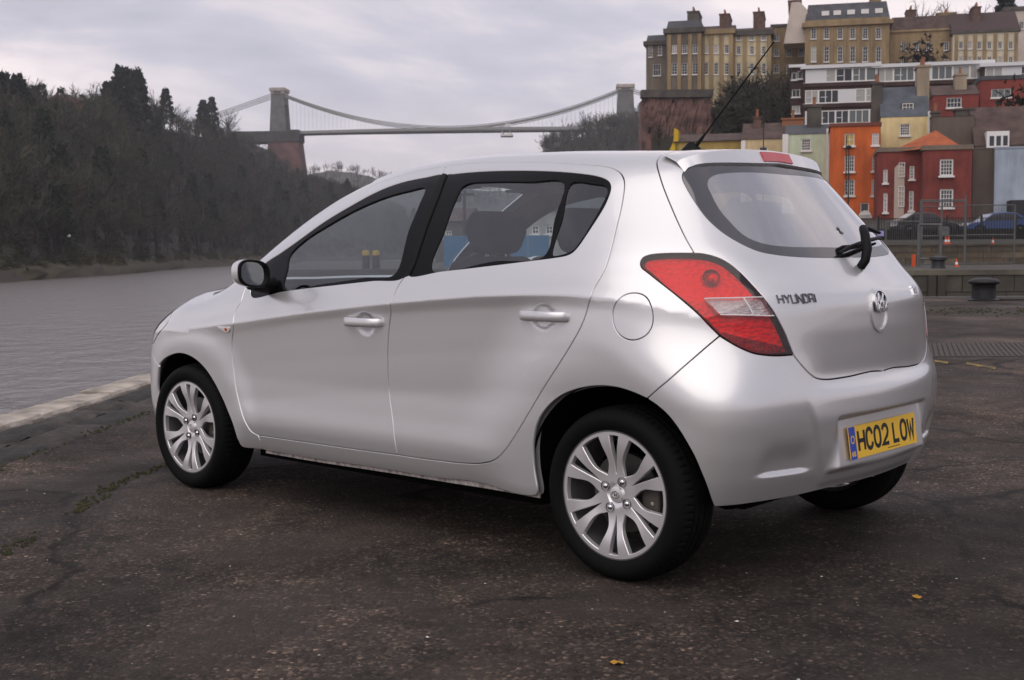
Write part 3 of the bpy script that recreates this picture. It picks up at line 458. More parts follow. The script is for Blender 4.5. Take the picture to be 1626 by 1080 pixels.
# ---------------------------------------------------------------- left bank hillside
def wl(px): return np.interp(px, [-400, 0, 190, 370, 480, 560, 640, 760], [150, 196, 262, 430, 520, 600, 700, 860])      # distance of the far waterline
def rid(px): return np.interp(px, [-400, -100, 0, 60, 130, 200, 300, 360, 420, 450, 490, 540, 590, 640, 760], [150, 160, 166, 170, 172, 170, 194, 208, 214, 236, 272, 286, 300, 325, 360])
def ridD(px): return wl(px)+np.interp(px, [-400, 0, 300, 420, 500, 640, 760], [130, 150, 190, 260, 200, 160, 120])
def bank_pt(px, t):
    """t: 0 waterline, .1 top of the grass strip, 1 ridge, >1 beyond"""
    D = wl(px)+(ridD(px)-wl(px))*t; w = SITE(px, 400, D); ridge = SITE(px, float(rid(px))+18, float(ridD(px))).z
    s = np.interp(t, [-.05, 0, .05, .14, .3, .6, .85, 1, 1.3], [-1.2, 0, .012, .045, .22, .58, .88, 1, 1.02])
    z = WZ+(ridge-WZ)*s
    if t < .14: z = WZ+np.interp(t, [-.05, 0, .03, .14], [-2, 0, 1.6, 3.4])
    else: z = WZ+3.4+(ridge-WZ-3.4)*np.interp(t, [.14, .3, .6, .85, 1, 1.3], [0, .20, .58, .88, 1, 1.02])
    return (w.x, D, z)
pxs = np.linspace(-420, 760, 120); ts = np.concatenate([np.linspace(-.05, .14, 8), np.linspace(.18, 1.3, 24)])
V = [bank_pt(a, t_) for a in pxs for t_ in ts]
V = [(x+rng.normal(0, .8), y+rng.normal(0, .8), z+rng.normal(0, .25)) for x, y, z in V]
nt_ = len(ts)
def bank_mat():
    m = mat('leaf_litter', (.030, .026, .018), .95, noise=.5, nscale=.08)
    return m
slink('hillside', V, [(i*nt_+k, i*nt_+k+1, (i+1)*nt_+k+1, (i+1)*nt_+k) for i in range(119) for k in range(7, nt_-1)], bank_mat(), smooth=True, kind='structure')
slink('river_bank', V, [(i*nt_+k, i*nt_+k+1, (i+1)*nt_+k+1, (i+1)*nt_+k) for i in range(119) for k in range(0, 7)], mat('mud_and_rough_grass', (.040, .027, .018), .9, noise=.5, nscale=.12, col2=(.050, .045, .018), nlo=.42, nhi=.60), smooth=True, kind='structure')
# ---------------------------------------------------------------- trees
def tree_arrays(r, h, kind, tint, quality=1.):
    """one tree at the origin: verts, faces, colours; kind bare | ivy | conifer | shrub"""
    V = []; F = []; C = []
    def tri_(a, b, c, col): 
        k = len(V); V.extend((a, b, c)); F.append((k, k+1, k+2)); C.extend((col, col, col))
    def limb(a, b, ra, rb, col):
        a = np.array(a); b = np.array(b); d = b-a; d = d/np.linalg.norm(d); u = np.cross(d, [.3, .9, .1]); u /= np.linalg.norm(u); v = np.cross(d, u); k = len(V)
        for p, q in ((a, ra), (b, rb)):
            for w in (0, 2.09, 4.19): V.append(tuple(p+(u*math.cos(w)+v*math.sin(w))*q)); C.append(col)
        for j in range(3): F.append((k+j, k+(j+1) % 3, k+3+(j+1) % 3, k+3+j))
    bark = np.array([.045, .038, .030])*r.uniform(.6, 1.2)
    if kind in ('bare', 'ivy'):
        rw = h*r.uniform(.28, .42); cz = h*.60
        limb((0, 0, -1), (r.normal(0, .2), r.normal(0, .2), h*.5), h*.022, h*.014, bark)
        nl = int(9*quality)+4
        tips = []
        for i in range(nl):
            a = r.uniform(0, 6.28); el = r.uniform(.25, 1.35); L = h*r.uniform(.25, .5); z0 = h*r.uniform(.25, .55)
            e = np.array([math.cos(a)*math.cos(el)*L, math.sin(a)*math.cos(el)*L, z0+math.sin(el)*L]); limb((0, 0, z0), e, h*.010, h*.003, bark); tips.append((np.array([0, 0, z0]), e))
        n = int(150*quality)
        for i in range(n):
            s, e = tips[r.integers(len(tips))]; p = s+(e-s)*r.uniform(.35, 1.05); d = (e-s)/np.linalg.norm(e-s)+r.normal(0, .75, 3); d[2] += .25; d /= np.linalg.norm(d)
            L = h*r.uniform(.07, .17); w = np.cross(d, r.normal(0, 1, 3)); w /= np.linalg.norm(w); w *= h*r.uniform(.003, .009)/max(quality, .6)**.5
            col = tint*r.uniform(.6, 1.4); tri_(tuple(p-w), tuple(p+w), tuple(p+d*L), col)
        if kind == 'ivy':
            for i in range(int(120*quality)):
                a = r.uniform(0, 6.28); z = h*r.uniform(.0, .62); rr = h*.06*r.uniform(.3, 1.2); p = np.array([math.cos(a)*rr, math.sin(a)*rr, z]); q = r.normal(0, h*.022, (2, 3)); tri_(tuple(p), tuple(p+q[0]), tuple(p+q[1]), np.array([.020, .028, .012])*r.uniform(.5, 1.4))
    elif kind == 'conifer':
        limb((0, 0, -1), (0, 0, h*.95), h*.020, h*.004, bark)
        for i in range(int(620*quality)):
            z = h*(.12+.88*r.random()**.85); rad = h*.27*(1-((z/h)-.12)/.95)**.7*(.78+.22*math.sin(z*2.6+r.uniform(0, .8)))+.3; a = r.uniform(0, 6.28); rr = rad*r.uniform(.35, 1.)**.6
            p = np.array([math.cos(a)*rr, math.sin(a)*rr, z]); d = np.array([math.cos(a), math.sin(a), r.uniform(-.25, .35)])*h*.05; q = r.normal(0, h*.034, (2, 3))
            tri_(tuple(p+d), tuple(p+q[0]), tuple(p+q[1]), tint*r.uniform(.5, 1.5))
    else:
        for i in range(int(230*quality)):
            u = r.normal(0, 1, 3); u /= np.linalg.norm(u); u[2] = abs(u[2]); p = u*np.array([h*.55, h*.55, h*.9])*r.uniform(.45, 1.)*(1+.25*math.sin(u[0]*5+u[1]*4)); q = r.normal(0, h*.06, (2, 3)); tri_(tuple(p), tuple(p+q[0]), tuple(p+q[1]), tint*r.uniform(.45, 1.5))
    return np.array(V), F, np.array(C)
def wood(name, spots, label, seed, variants=26, q=1.):
    """spots: (x, y, z, h, kind, tint); a mass of trees nobody could count, as one mesh"""
    r = np.random.default_rng(seed); lib = {}
    VV = []; FF = []; CC = []; n0 = 0
    for x, y, z, h, kind, tint in spots:
        key = (kind, r.integers(variants))
        if key not in lib: lib[key] = tree_arrays(np.random.default_rng(seed*100+key[1]+hash(kind) % 7*0+len(kind)*1000), 10., kind, np.ones(3)*1., q)
        v, f, c = lib[key]; a = r.uniform(0, 6.28); s = h/10; ca, sa = math.cos(a)*s, math.sin(a)*s
        w = np.stack([v[:, 0]*ca-v[:, 1]*sa+x, v[:, 0]*sa+v[:, 1]*ca+y, v[:, 2]*s*r.uniform(.9, 1.1)+z], -1)
        VV.append(w); FF += [tuple(i+n0 for i in t_) for t_ in f]; n0 += len(v)
        t3 = np.where((c.max(1, keepdims=True) > .25), c*np.array(tint), c); CC.append(t3)
    o = slink(name, np.concatenate(VV), FF, TWIG, np.concatenate(CC), kind='stuff'); tag(o, label, 'woodland'); return o
BT = [(.076, .072, .058), (.066, .068, .053), (.085, .074, .056), (.058, .064, .050), (.080, .078, .068), (.092, .072, .050), (.050, .054, .034)]
sp = []
for i in range(2600):
    px = rng.uniform(-330, 700) if i % 4 else rng.uniform(330, 640); t_ = .14+.90*rng.random()**.9
    if (408 < px < 482 and t_ > .86): continue
    x, y, z = bank_pt(px, t_); k = rng.random(); kind = 'bare' if k < .78 else ('ivy' if k < .90 else ('shrub' if k < .955 else 'conifer'))
    h = rng.uniform(8, 15)*(1.0 if t_ < .9 else .8)*(.75 if (px > 380 and t_ > .6) else 1.); tint = BT[rng.integers(len(BT))]
    if kind == 'conifer': tint = (.020, .028, .018); h *= 1.05
    if kind == 'shrub': tint = (.03, .034, .016) if rng.random() < .6 else (.075, .07, .03); h *= .38
    tint = (tint[0]*.84, tint[1]*.90, tint[2]*.84); sp.append((x, y, z, h, kind, tint))
for i in range(420):        # undergrowth at the foot of the wood
    px = rng.uniform(-330, 640); t_ = rng.uniform(.14, .34); x, y, z = bank_pt(px, t_); sp.append((x, y, z-.3, rng.uniform(2.0, 4.5), 'shrub', [(.030, .030, .018), (.022, .024, .015), (.045, .040, .024)][rng.integers(3)]))
for i in range(330):        # low scrub along the foot of the wood and on the grass strip
    px = rng.uniform(-330, 640); t_ = rng.uniform(.06, .17); x, y, z = bank_pt(px, t_); sp.append((x, y, z-.2, rng.uniform(1.0, 3.2), 'shrub', [(.055, .048, .020), (.035, .036, .018), (.085, .07, .035), (.028, .026, .016)][rng.integers(4)]))
wood('hillside_wood', sp, 'bare brown winter woodland covering the hillside across the river', 11)
def single_tree(name, label, x, y, z, h, kind, tint, seed, group, q=1.6, rz=0.):
    r = np.random.default_rng(seed); v, f, c = tree_arrays(r, h, kind, np.array(tint), q)
    root = empty(name); place(root, x, y, z); tag(root, label, 'tree', group)
    nb = 6+(0 if kind == 'conifer' else 0)
    fa = [t_ for t_ in f if len(t_) == 4]; fb = [t_ for t_ in f if len(t_) == 3]
    for nm, ff in (('trunk', fa), ('crown', fb)):
        if not ff: continue
        ids = sorted({i for t_ in ff for i in t_}); mp_ = {j: i for i, j in enumerate(ids)}
        me = bpy.data.meshes.new(nm); me.from_pydata(v[ids].tolist(), [], [tuple(mp_[i] for i in t_) for t_ in ff])
        a = me.color_attributes.new('tint', 'FLOAT_COLOR', 'POINT'); cc = np.ones((len(ids), 4), np.float32); cc[:, :3] = c[ids]; a.data.foreach_set('color', cc.ravel())
        link(nm, me, TWIG, root)
    return root
CON = (.016, .022, .016)
for i, (px, top, h, kind, lab) in enumerate([
    (193, 108, 26, 'conifer', 'tall pointed dark conifer, left one of the two highest on the left ridge'),
    (216, 114, 25, 'conifer', 'tall rounded dark conifer, right one of the two highest on the left ridge'),
    (6, 118, 17, 'conifer', 'dark conifer at the left edge of the ridge skyline'),
    (27, 121, 15, 'conifer', 'dark conifer second from the left edge on the ridge skyline'),
    (47, 143, 10, 'conifer', 'low dark evergreen just left of the brick house on the ridge'),
    (150, 138, 15, 'bare', 'bare tree between the ridge house and the two tall conifers'),
    (170, 131, 13, 'conifer', 'shorter dark conifer hugging the left of the two tall conifers'),
    (245, 140, 15, 'bare', 'bare tree just right of the two tall ridge conifers'),
    (263, 142, 13, 'conifer', 'flat topped dark pine right of the two tall ridge conifers'),
    (322, 160, 17, 'conifer', 'dark evergreen on the ridge left of the bridge chain anchorage'),
    (336, 155, 13, 'conifer', 'slim pointed conifer on the ridge left of the bridge chain anchorage'),
    (362, 165, 20, 'bare', 'bare spreading tree where the bridge chain meets the ridge')]):
    D = float(ridD(px))-12; p = SITE(px, top, D); single_tree('ridge_tree', lab, p.x, p.y, p.z-h, h, kind, CON if kind == 'conifer' else (.07, .06, .05), 40+i, 'trees standing out on the left ridge', 2.4)
# far hill down the gorge
V = []; pf = np.linspace(380, 1150, 60)
yf = np.interp(pf, [380, 480, 520, 560, 600, 700, 800, 900, 1000, 1150], [290, 280, 272, 274, 284, 300, 305, 280, 262, 250])
for i, a in enumerate(pf):
    for t_ in range(6):
        D = 1150+90*t_; p = SITE(a, 400, D); top = SITE(a, float(yf[i])+rng.normal(0, .8), D).z; V.append((p.x, D, WZ+(top-WZ)*math.sin(min(t_/4., 1)*1.57)))
slink('far_hill', V, [(i*6+k, i*6+k+1, (i+1)*6+k+1, (i+1)*6+k) for i in range(59) for k in range(5)], mat('far_wooded_hill', (.055, .052, .045), .95, noise=.4, nscale=.02), smooth=True, kind='structure')
sp = []
for i in range(420):
    a = rng.uniform(470, 900); k = rng.uniform(2, 4.2); D = 1150+90*k; top = SITE(a, float(np.interp(a, pf, yf)), D); z = WZ+(top.z-WZ)*math.sin(min(k/4., 1)*1.57); sp.append((top.x, D, z-1, rng.uniform(9, 16), 'bare', (.07, .066, .056)))
wood('far_wood', sp, 'hazy wooded skyline far down the gorge beyond the bridge', 13, 8, .7)
# right side of the gorge below the far tower
V = []; pg = np.linspace(840, 1120, 40)
yg = np.interp(pg, [840, 870, 900, 930, 960, 990, 1030, 1120], [262, 243, 228, 218, 212, 206, 200, 196])
def gp(a, t_):
    D = 560+220*t_; top = SITE(a, float(np.interp(a, pg, yg)), 780).z; p = SITE(a, 400, D); return (p.x, D, WZ+(top-WZ)*math.sin(min(t_, 1)*1.57))
for a in pg:
    for t_ in np.linspace(0, 1.2, 12): V.append(gp(a, t_))
slink('gorge_side', V, [(i*12+k, i*12+k+1, (i+1)*12+k+1, (i+1)*12+k) for i in range(39) for k in range(11)], mat('leaf_litter', (.03, .026, .018)), smooth=True, kind='structure')
sp = []
for i in range(420):
    a = rng.uniform(862, 1060); t_ = rng.uniform(.35, 1.05); x, y, z = gp(a, t_); sp.append((x, y, z-.5, rng.uniform(8, 15), 'bare' if rng.random() < .8 else 'ivy', BT[rng.integers(len(BT))]))
wood('gorge_wood', sp, 'bare trees on the gorge side below the right bridge tower', 17, 14, .9)
# ---------------------------------------------------------------- suspension bridge
BST = mat('bridge_limestone', (.115, .112, .108), .85, noise=.25, nscale=.3, bump=.3, bscale=2)
BCAP = mat('bridge_cap_stone', (.36, .31, .27), .8, noise=.2, nscale=.3)
BRED = mat('red_sandstone_pier', (.125, .062, .056), .9, noise=.35, nscale=.25)
BDRK = mat('dark_abutment_stone', (.045, .043, .041), .9, noise=.3, nscale=.3)
BIRN = mat('grey_painted_iron', (.24, .235, .23), .6)
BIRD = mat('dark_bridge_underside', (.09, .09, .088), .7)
br = empty('suspension_bridge'); A = SITE(445, 203, 748); B = SITE(993, 211, 735); A.z = B.z = (A.z+B.z)/2
br.location = W3(A.x, A.y, 0); tag(br, 'stone towered suspension bridge spanning the gorge behind the car', 'bridge')
bx_ = (W3(B.x, B.y)-W3(A.x, A.y)); span = bx_.length; br.rotation_euler = (0, 0, math.atan2(bx_.y, bx_.x)); DZ = A.z
k_ = 748/FPX
def tower(x, h, wb, wt, name='tower'):
    mb = MB(); d = 5.5
    def frus(z0, z1, a, b, c, e):
        mb.add([(x-a/2, -c/2, z0), (x+a/2, -c/2, z0), (x+a/2, c/2, z0), (x-a/2, c/2, z0), (x-b/2, -e/2, z1), (x+b/2, -e/2, z1), (x+b/2, e/2, z1), (x-b/2, e/2, z1)], [(3, 2, 1, 0), (4, 5, 6, 7), (0, 1, 5, 4), (1, 2, 6, 5), (2, 3, 7, 6), (3, 0, 4, 7)])
    # two legs with an arched portal between them, joined near the top
    for s in (-1, 1):
        mb.add([(x-wb/2, s*3.2, DZ), (x+wb/2, s*3.2, DZ), (x+wb/2, s*6.2, DZ), (x-wb/2, s*6.2, DZ), (x-wt/2, s*2.9, DZ+h*.86), (x+wt/2, s*2.9, DZ+h*.86), (x+wt/2, s*5.4, DZ+h*.86), (x-wt/2, s*5.4, DZ+h*.86)], [(3, 2, 1, 0), (4, 5, 6, 7), (0, 1, 5, 4), (1, 2, 6, 5), (2, 3, 7, 6), (3, 0, 4, 7)])
    frus(DZ+h*.62, DZ+h*.859, wt*1.08, wt*.99, 11.2, 10.7)
    t = mb.build(name, BST, br)
    c = MB(); c.box((x-wt/2-.3, -5.9, DZ+h*.86), (x+wt/2+.3, 5.9, DZ+h*.92)); c.box((x-wt/2-.9, -6.5, DZ+h*.92), (x+wt/2+.9, 6.5, DZ+h)); c.build('tower_cap', BCAP, t, bevel=.25)
    c = MB(); c.box((x-wt*.28, -6.02, DZ+h*.872), (x+wt*.28, 6.02, DZ+h*.912)); c.build('cap_slot', BIRD, t)
tower(0, 26, 10.0, 7.6); tower(span, 25, 11.0, 9.0)
# abutment and pier on the left bank, deck, chains
mb = MB(); mb.box((-28, -7.5, DZ-6.3), (12.6, 7.5, DZ+.3)); mb.box((8, -8, DZ-6.0), (12.9, 8, DZ+.9)); mb.build('abutment', BDRK, br, bevel=.3)
mb = MB(); mb.add([(-7, -8, DZ-44), (16.5, -8, DZ-44), (16.5, 8, DZ-44), (-7, 8, DZ-44), (-6, -7, DZ-6.3), (12.3, -7, DZ-6.3), (12.3, 7, DZ-6.3), (-6, 7, DZ-6.3)], [(3, 2, 1, 0), (4, 5, 6, 7), (0, 1, 5, 4), (1, 2, 6, 5), (2, 3, 7, 6), (3, 0, 4, 7)]); mb.build('pier', BRED, br)
mb = MB(); mb.box((span-6, -9, DZ-40), (span+20, 9, DZ-.1)); mb.build('pier', BRED, br)
n = 60; V = []; f = []
camb = lambda x: .9*math.sin(math.pi*min(max((x-12)/(span-12), 0), 1))
for s in (-1, 1):
  mb = MB()
  for i in range(n):
    x0, x1 = 12.6+(span-20)*i/n, 12.6+(span-20)*(i+1)/n; z0, z1 = DZ+camb(x0)-1.3, DZ+camb(x1)-1.3
    mb.add([(x0, s*4.6-.3, z0), (x1, s*4.6-.3, z1), (x1, s*4.6+.3, z1), (x0, s*4.6+.3, z0), (x0, s*4.6-.3, z0+1.6), (x1, s*4.6-.3, z1+1.6), (x1, s*4.6+.3, z1+1.6), (x0, s*4.6+.3, z0+1.6)], [(3, 2, 1, 0), (4, 5, 6, 7), (0, 1, 5, 4), (2, 3, 7, 6)])
  mb.build('deck_girder', BIRN, br)
mb = MB()
for i in range(n*2):
    x0 = 12.6+(span-20)*i/(n*2); z0 = DZ+camb(x0)-1.9; mb.box((x0, -4.6, z0), (x0+.7, 4.6, z0+.7))
mb.box((12.6, -4.5, DZ-1.45), (span-8, 4.5, DZ-1.2)); mb.build('deck_underside', BIRD, br)
sag0 = DZ+1.2
for s in (-1, 1):
    pts = [(x, s*4.6, sag0+(DZ+23.2-sag0)*((x-span*.5)/(span*.5))**2) for x in np.linspace(0, span, 60)]
    mb = MB()
    for off in (-.75, 0, .75): mb.tube([(x, y, z+off) for x, y, z in pts], .24, 5)
    ch = mb.build('chain', BIRN, br)
    mb = MB()
    for x in np.arange(4, span, 2.44):
        z = sag0+(DZ+23.2-sag0)*((x-span*.5)/(span*.5))**2
        if z > DZ+2: mb.tube([(x, s*4.6, DZ+.5), (x, s*4.6, z)], .03, 3)
    h_ = mb.build('hanger_rods', BIRN, br); h_['kind'] = 'stuff'
    for x0, x1, zz in ((0, -62, DZ+3), (span, span+60, DZ+2)):
        mb = MB()
        for off in (-.5, .5): mb.tube([(x0, s*4.6, DZ+23.2+off), (x1, s*4.6, zz+off)], .24, 5)
        mb.build('back_chain', BIRN, br)
mb = MB(); gx = span*(808-445)/(993-445); mb.box((gx-4, -5, DZ-4.2), (gx+3, 5, DZ-3.0)); mb.box((gx-3, -4.8, DZ-3.0), (gx-2.6, 4.8, DZ-1.2)); mb.box((gx+1.6, -4.8, DZ-3.0), (gx+2, 4.8, DZ-1.2)); mb.box((gx-1, -4.9, DZ+1), (gx+2, -4.0, DZ+3)); mb.build('maintenance_gantry', mat('gantry_white', (.6, .58, .56), .6), br)
# house on the left ridge
p = SITE(78, 176, float(ridD(90))-6); hh = empty('ridge_house'); place(hh, p.x, p.y, p.z); tag(hh, 'red brick house half hidden among trees on the left ridge', 'house')
MB().box((0, 0, -3), (8.5, 8, 3.4)).build('wall', mat('ridge_brick', (.20, .09, .065), .9, noise=.3, nscale=.6), hh)
MB().prism([(-.4, 3.4), (8.9, 3.4), (6.5, 4.9), (2, 4.9)], -.3, 8.3, axis=1).build('roof', mat('ridge_roof', (.10, .07, .06), .9), hh)
for x in (1.5, 4.2, 6.6): MB().box((x, -.06, 1.0), (x+1.1, .02, 2.6)).build('window', mat('far_dark_window', (.03, .03, .035), .2), hh)
# ---------------------------------------------------------------- far quay beyond the lock, terraces and the slope of the town
LD = 45.; LZ = SITE(1500, 430, LD).z; T1D = 62.; T2Z = SITE(1500, 391, T1D).z
XL = SITE(905, 430, LD).x
FARSTONE = mat('lock_wall_stone', (.060, .054, .042), .85, noise=.45, nscale=.5, bump=.5, bscale=4)
GRIT = mat('far_quay_ground', (.060, .054, .044), .9, noise=.4, nscale=.6)
EARTH = mat('dark_scrub_slope', (.028, .025, .017), .95, noise=.5, nscale=.2)
slink('far_quay_ground', [(XL, LD, LZ), (400, LD, LZ), (400, T1D+.3, LZ), (XL, T1D+.3, LZ), (XL, LD, -9), (XL, T1D+60, -9), (XL, T1D+60, LZ)], [(0, 1, 2, 3), (4, 0, 3, 6, 5)], GRIT, kind='structure')
slink('lock_wall_backing', [(XL, LD+.12, -9), (400, LD+.12, -9), (400, LD+.12, LZ-.01), (XL, LD+.12, LZ-.01)], [(0, 1, 2, 3)], FARSTONE, kind='structure')
# ground rises behind the terrace wall to the houses and the cliff
prof = [(T1D, T2Z), (76, 1.75), (88, 2.3), (108, 3.4), (128, 4.4), (150, 9), (175, 17), (205, 24), (232, 27.5), (262, 31), (330, 38), (420, 46)]
def slz(px, D):      # ground height; a low shelf lies below the red retaining wall
    z = float(np.interp(D, [q[0] for q in prof], [q[1] for q in prof]))
    return z if D > 231 or D < 112 else 3.2+(z-3.2)*float(sst(1122, 1160, px))
V = []; xs_ = np.concatenate([np.linspace(0, .25, 30), np.linspace(.26, 1, 20)])
def lxb(D): return np.interp(D, [60, 100, 150, 215, 232, 300, 420], [SITE(1010, 400, 60).x, SITE(1010, 400, 100).x, SITE(1030, 400, 150).x, SITE(1034, 400, 215).x, SITE(1036, 400, 232).x, SITE(1050, 400, 300).x, SITE(1060, 400, 420).x])
pd = np.linspace(T1D, 420, 70)
for D in pd:
    a = float(lxb(D)); z = float(np.interp(D, [q[0] for q in prof], [q[1] for q in prof]))
    for s in xs_:
        X_ = a+(420-a)*s**1.4; V.append((X_, D, slz(813+X_/D*FPX, D)+(rng.normal(0, .12) if D > 130 else 0)))
slink('town_slope', V, [(i*50+k, i*50+k+1, (i+1)*50+k+1, (i+1)*50+k) for i in range(69) for k in range(49)], EARTH, smooth=True, kind='structure')
V2 = [(float(lxb(D))+.01, D, slz(1030, D)) for D in pd]+[(float(lxb(D))+.01, D, -9) for D in pd]
slink('cliff_edge', V2, [(i, i+1, 71+i, 70+i) for i in range(69)], EARTH, kind='structure')
# lock wall: courses of big blocks, one by one
lw = empty('lock_wall'); place(lw, 0, LD, 0); tag(lw, 'dark weathered stone lock wall across from the iron bollard', 'wall')
hb = .62; bm_ = {}
for row in range(3):
    x = SITE(1380, 400, LD).x-(row % 2)*.6
    while x < SITE(1680, 400, LD).x:
        ln = [1.1, 1.5, .8, 1.8][rng.integers(4)]; key = (ln,)
        if key not in bm_:
            bm_[key] = MB().box((.012, -.06+.0, .012), (ln-.012, .14, hb-.012)).mesh('lock_block', (FARSTONE,))
        o = link('stone_block', bm_[key], None, lw, (x, rng.uniform(-.03, .03), LZ-.16-hb*(row+1))); x += ln
MB().box((XL, -.10, LZ-.16), (120, .5, LZ+.03)).build('coping', mat('lock_coping_stone', (.105, .095, .072), .85, noise=.35, nscale=.6), lw)
for px in (1478, 1493): 
    q = SITE(px, 450, LD); MB().box((q.x-.14, -.16, LZ-2.1), (q.x+.14, -.065, LZ-.17)).build('timber_fender', mat('wet_timber', (.04, .034, .026), .8), lw)
# terrace wall behind
tw = empty('terrace_wall'); place(tw, 0, T1D, 0); tag(tw, 'low brown stone wall below the railings on the far quay', 'wall')
TWS = [mat('terrace_stone_%s' % n_, c_, .9, noise=.4, nscale=.9) for n_, c_ in (('brown', (.105, .080, .052)), ('dark', (.075, .060, .042)), ('pale', (.13, .105, .072)))]
bm_ = {}; hb = (T2Z-LZ)/3
for row in range(3):
    x = SITE(1395, 400, T1D).x-(row % 2)*.5
    while x < SITE(1660, 400, T1D).x:
        i = rng.integers(3); ln = [.9, 1.3, 1.7][rng.integers(3)]; k = (i, ln)
        if k not in bm_: bm_[k] = MB().box((.01, -.16, .01), (ln-.01, .05, hb-.01)).mesh('terrace_block', (TWS[i],))
        link('stone_block', bm_[k], None, tw, (x, rng.uniform(-.02, .02), LZ+hb*row)); x += ln
MB().box((SITE(1000, 400, T1D).x, -.02, LZ), (110, .28, T2Z-.02)).build('core', TWS[1], tw)
MB().box((SITE(1000, 400, T1D).x, -.2, T2Z), (110, .32, T2Z+.10)).build('coping', TWS[1], tw)
# ---------------------------------------------------------------- buildings
WFR = mat('white_window_paint', (.68, .66, .63), .6); PANE = mat('dark_window_glass', (.022, .024, .028), .08, spec=.6); PANEL_ = mat('pale_blind', (.34, .33, .31), .5); PANEY = mat('yellow_blind', (.45, .33, .08), .6)
WSH = {}
def window_mesh(w, h, nx, nz, fr, bars):
    k = (round(w, 2), round(h, 2), nx, nz, fr)
    if k in WSH: return WSH[k]
    mb = MB(); f = fr
    for a, b in (((0, -.03, 0), (f, .06, h)), ((w-f, -.03, 0), (w, .06, h)), ((f, -.03, 0), (w-f, .06, f)), ((f, -.03, h-f), (w-f, .06, h))): mb.box(a, b)
    for i in range(1, nx): mb.box((f+(w-2*f)*i/nx-bars/2, -.015, f), (f+(w-2*f)*i/nx+bars/2, .04, h-f))
    for i in range(1, nz): mb.box((f, -.014, f+(h-2*f)*i/nz-bars/2), (w-f, .039, f+(h-2*f)*i/nz+bars/2))
    WSH[k] = mb.mesh('window_frame', (WFR,)); return WSH[k]
PSH = {}
def pane_mesh(w, h, m):
    k = (round(w, 2), round(h, 2), m.name)
    if k not in PSH: PSH[k] = MB().add([(0, 0, 0), (w, 0, 0), (w, 0, h), (0, 0, h)], [(0, 1, 2, 3)]).mesh('pane', (m,))
    return PSH[k]
SSH = {}
def sill_mesh(w, m):
    k = (round(w, 2), m.name)
    if k not in SSH: SSH[k] = MB().box((-.12, -.22, -.16), (w+.12, .1, 0)).mesh('sill', (m,))
    return SSH[k]
def facade(mb, w, z0, z1, wins, face, d, rec=.16, mi=0):
    """a wall face with real openings; face F (front, y=0) or L (left, x=0) or R; wins (x, z, w, h)"""
    xs = sorted({0, w, *[a for q in wins for a in (q[0], q[0]+q[2])]}); zs = sorted({z0, z1, *[a for q in wins for a in (q[1], q[1]+q[3])]})
    def T(x, y, z):
        return (x, y, z) if face == 'F' else ((y, d-x, z) if face == 'L' else (W_[0]-y, x, z))
    for i in range(len(xs)-1):
        for j in range(len(zs)-1):
            cx, cz = (xs[i]+xs[i+1])/2, (zs[j]+zs[j+1])/2
            if any(q[0] < cx < q[0]+q[2] and q[1] < cz < q[1]+q[3] for q in wins): continue
            mb.add([T(xs[i], 0, zs[j]), T(xs[i+1], 0, zs[j]), T(xs[i+1], 0, zs[j+1]), T(xs[i], 0, zs[j+1])], [(0, 1, 2, 3)], mi)
    for x, z, a, h in [q[:4] for q in wins]:
        c = [T(x, 0, z), T(x+a, 0, z), T(x+a, 0, z+h), T(x, 0, z+h), T(x, rec, z), T(x+a, rec, z), T(x+a, rec, z+h), T(x, rec, z+h)]
        mb.add(c, [(0, 4, 5, 1), (1, 5, 6, 2), (2, 6, 7, 3), (3, 7, 4, 0)], mi)
W_ = [0]; YT = -.235          # the streets run square to the line of sight towards the town
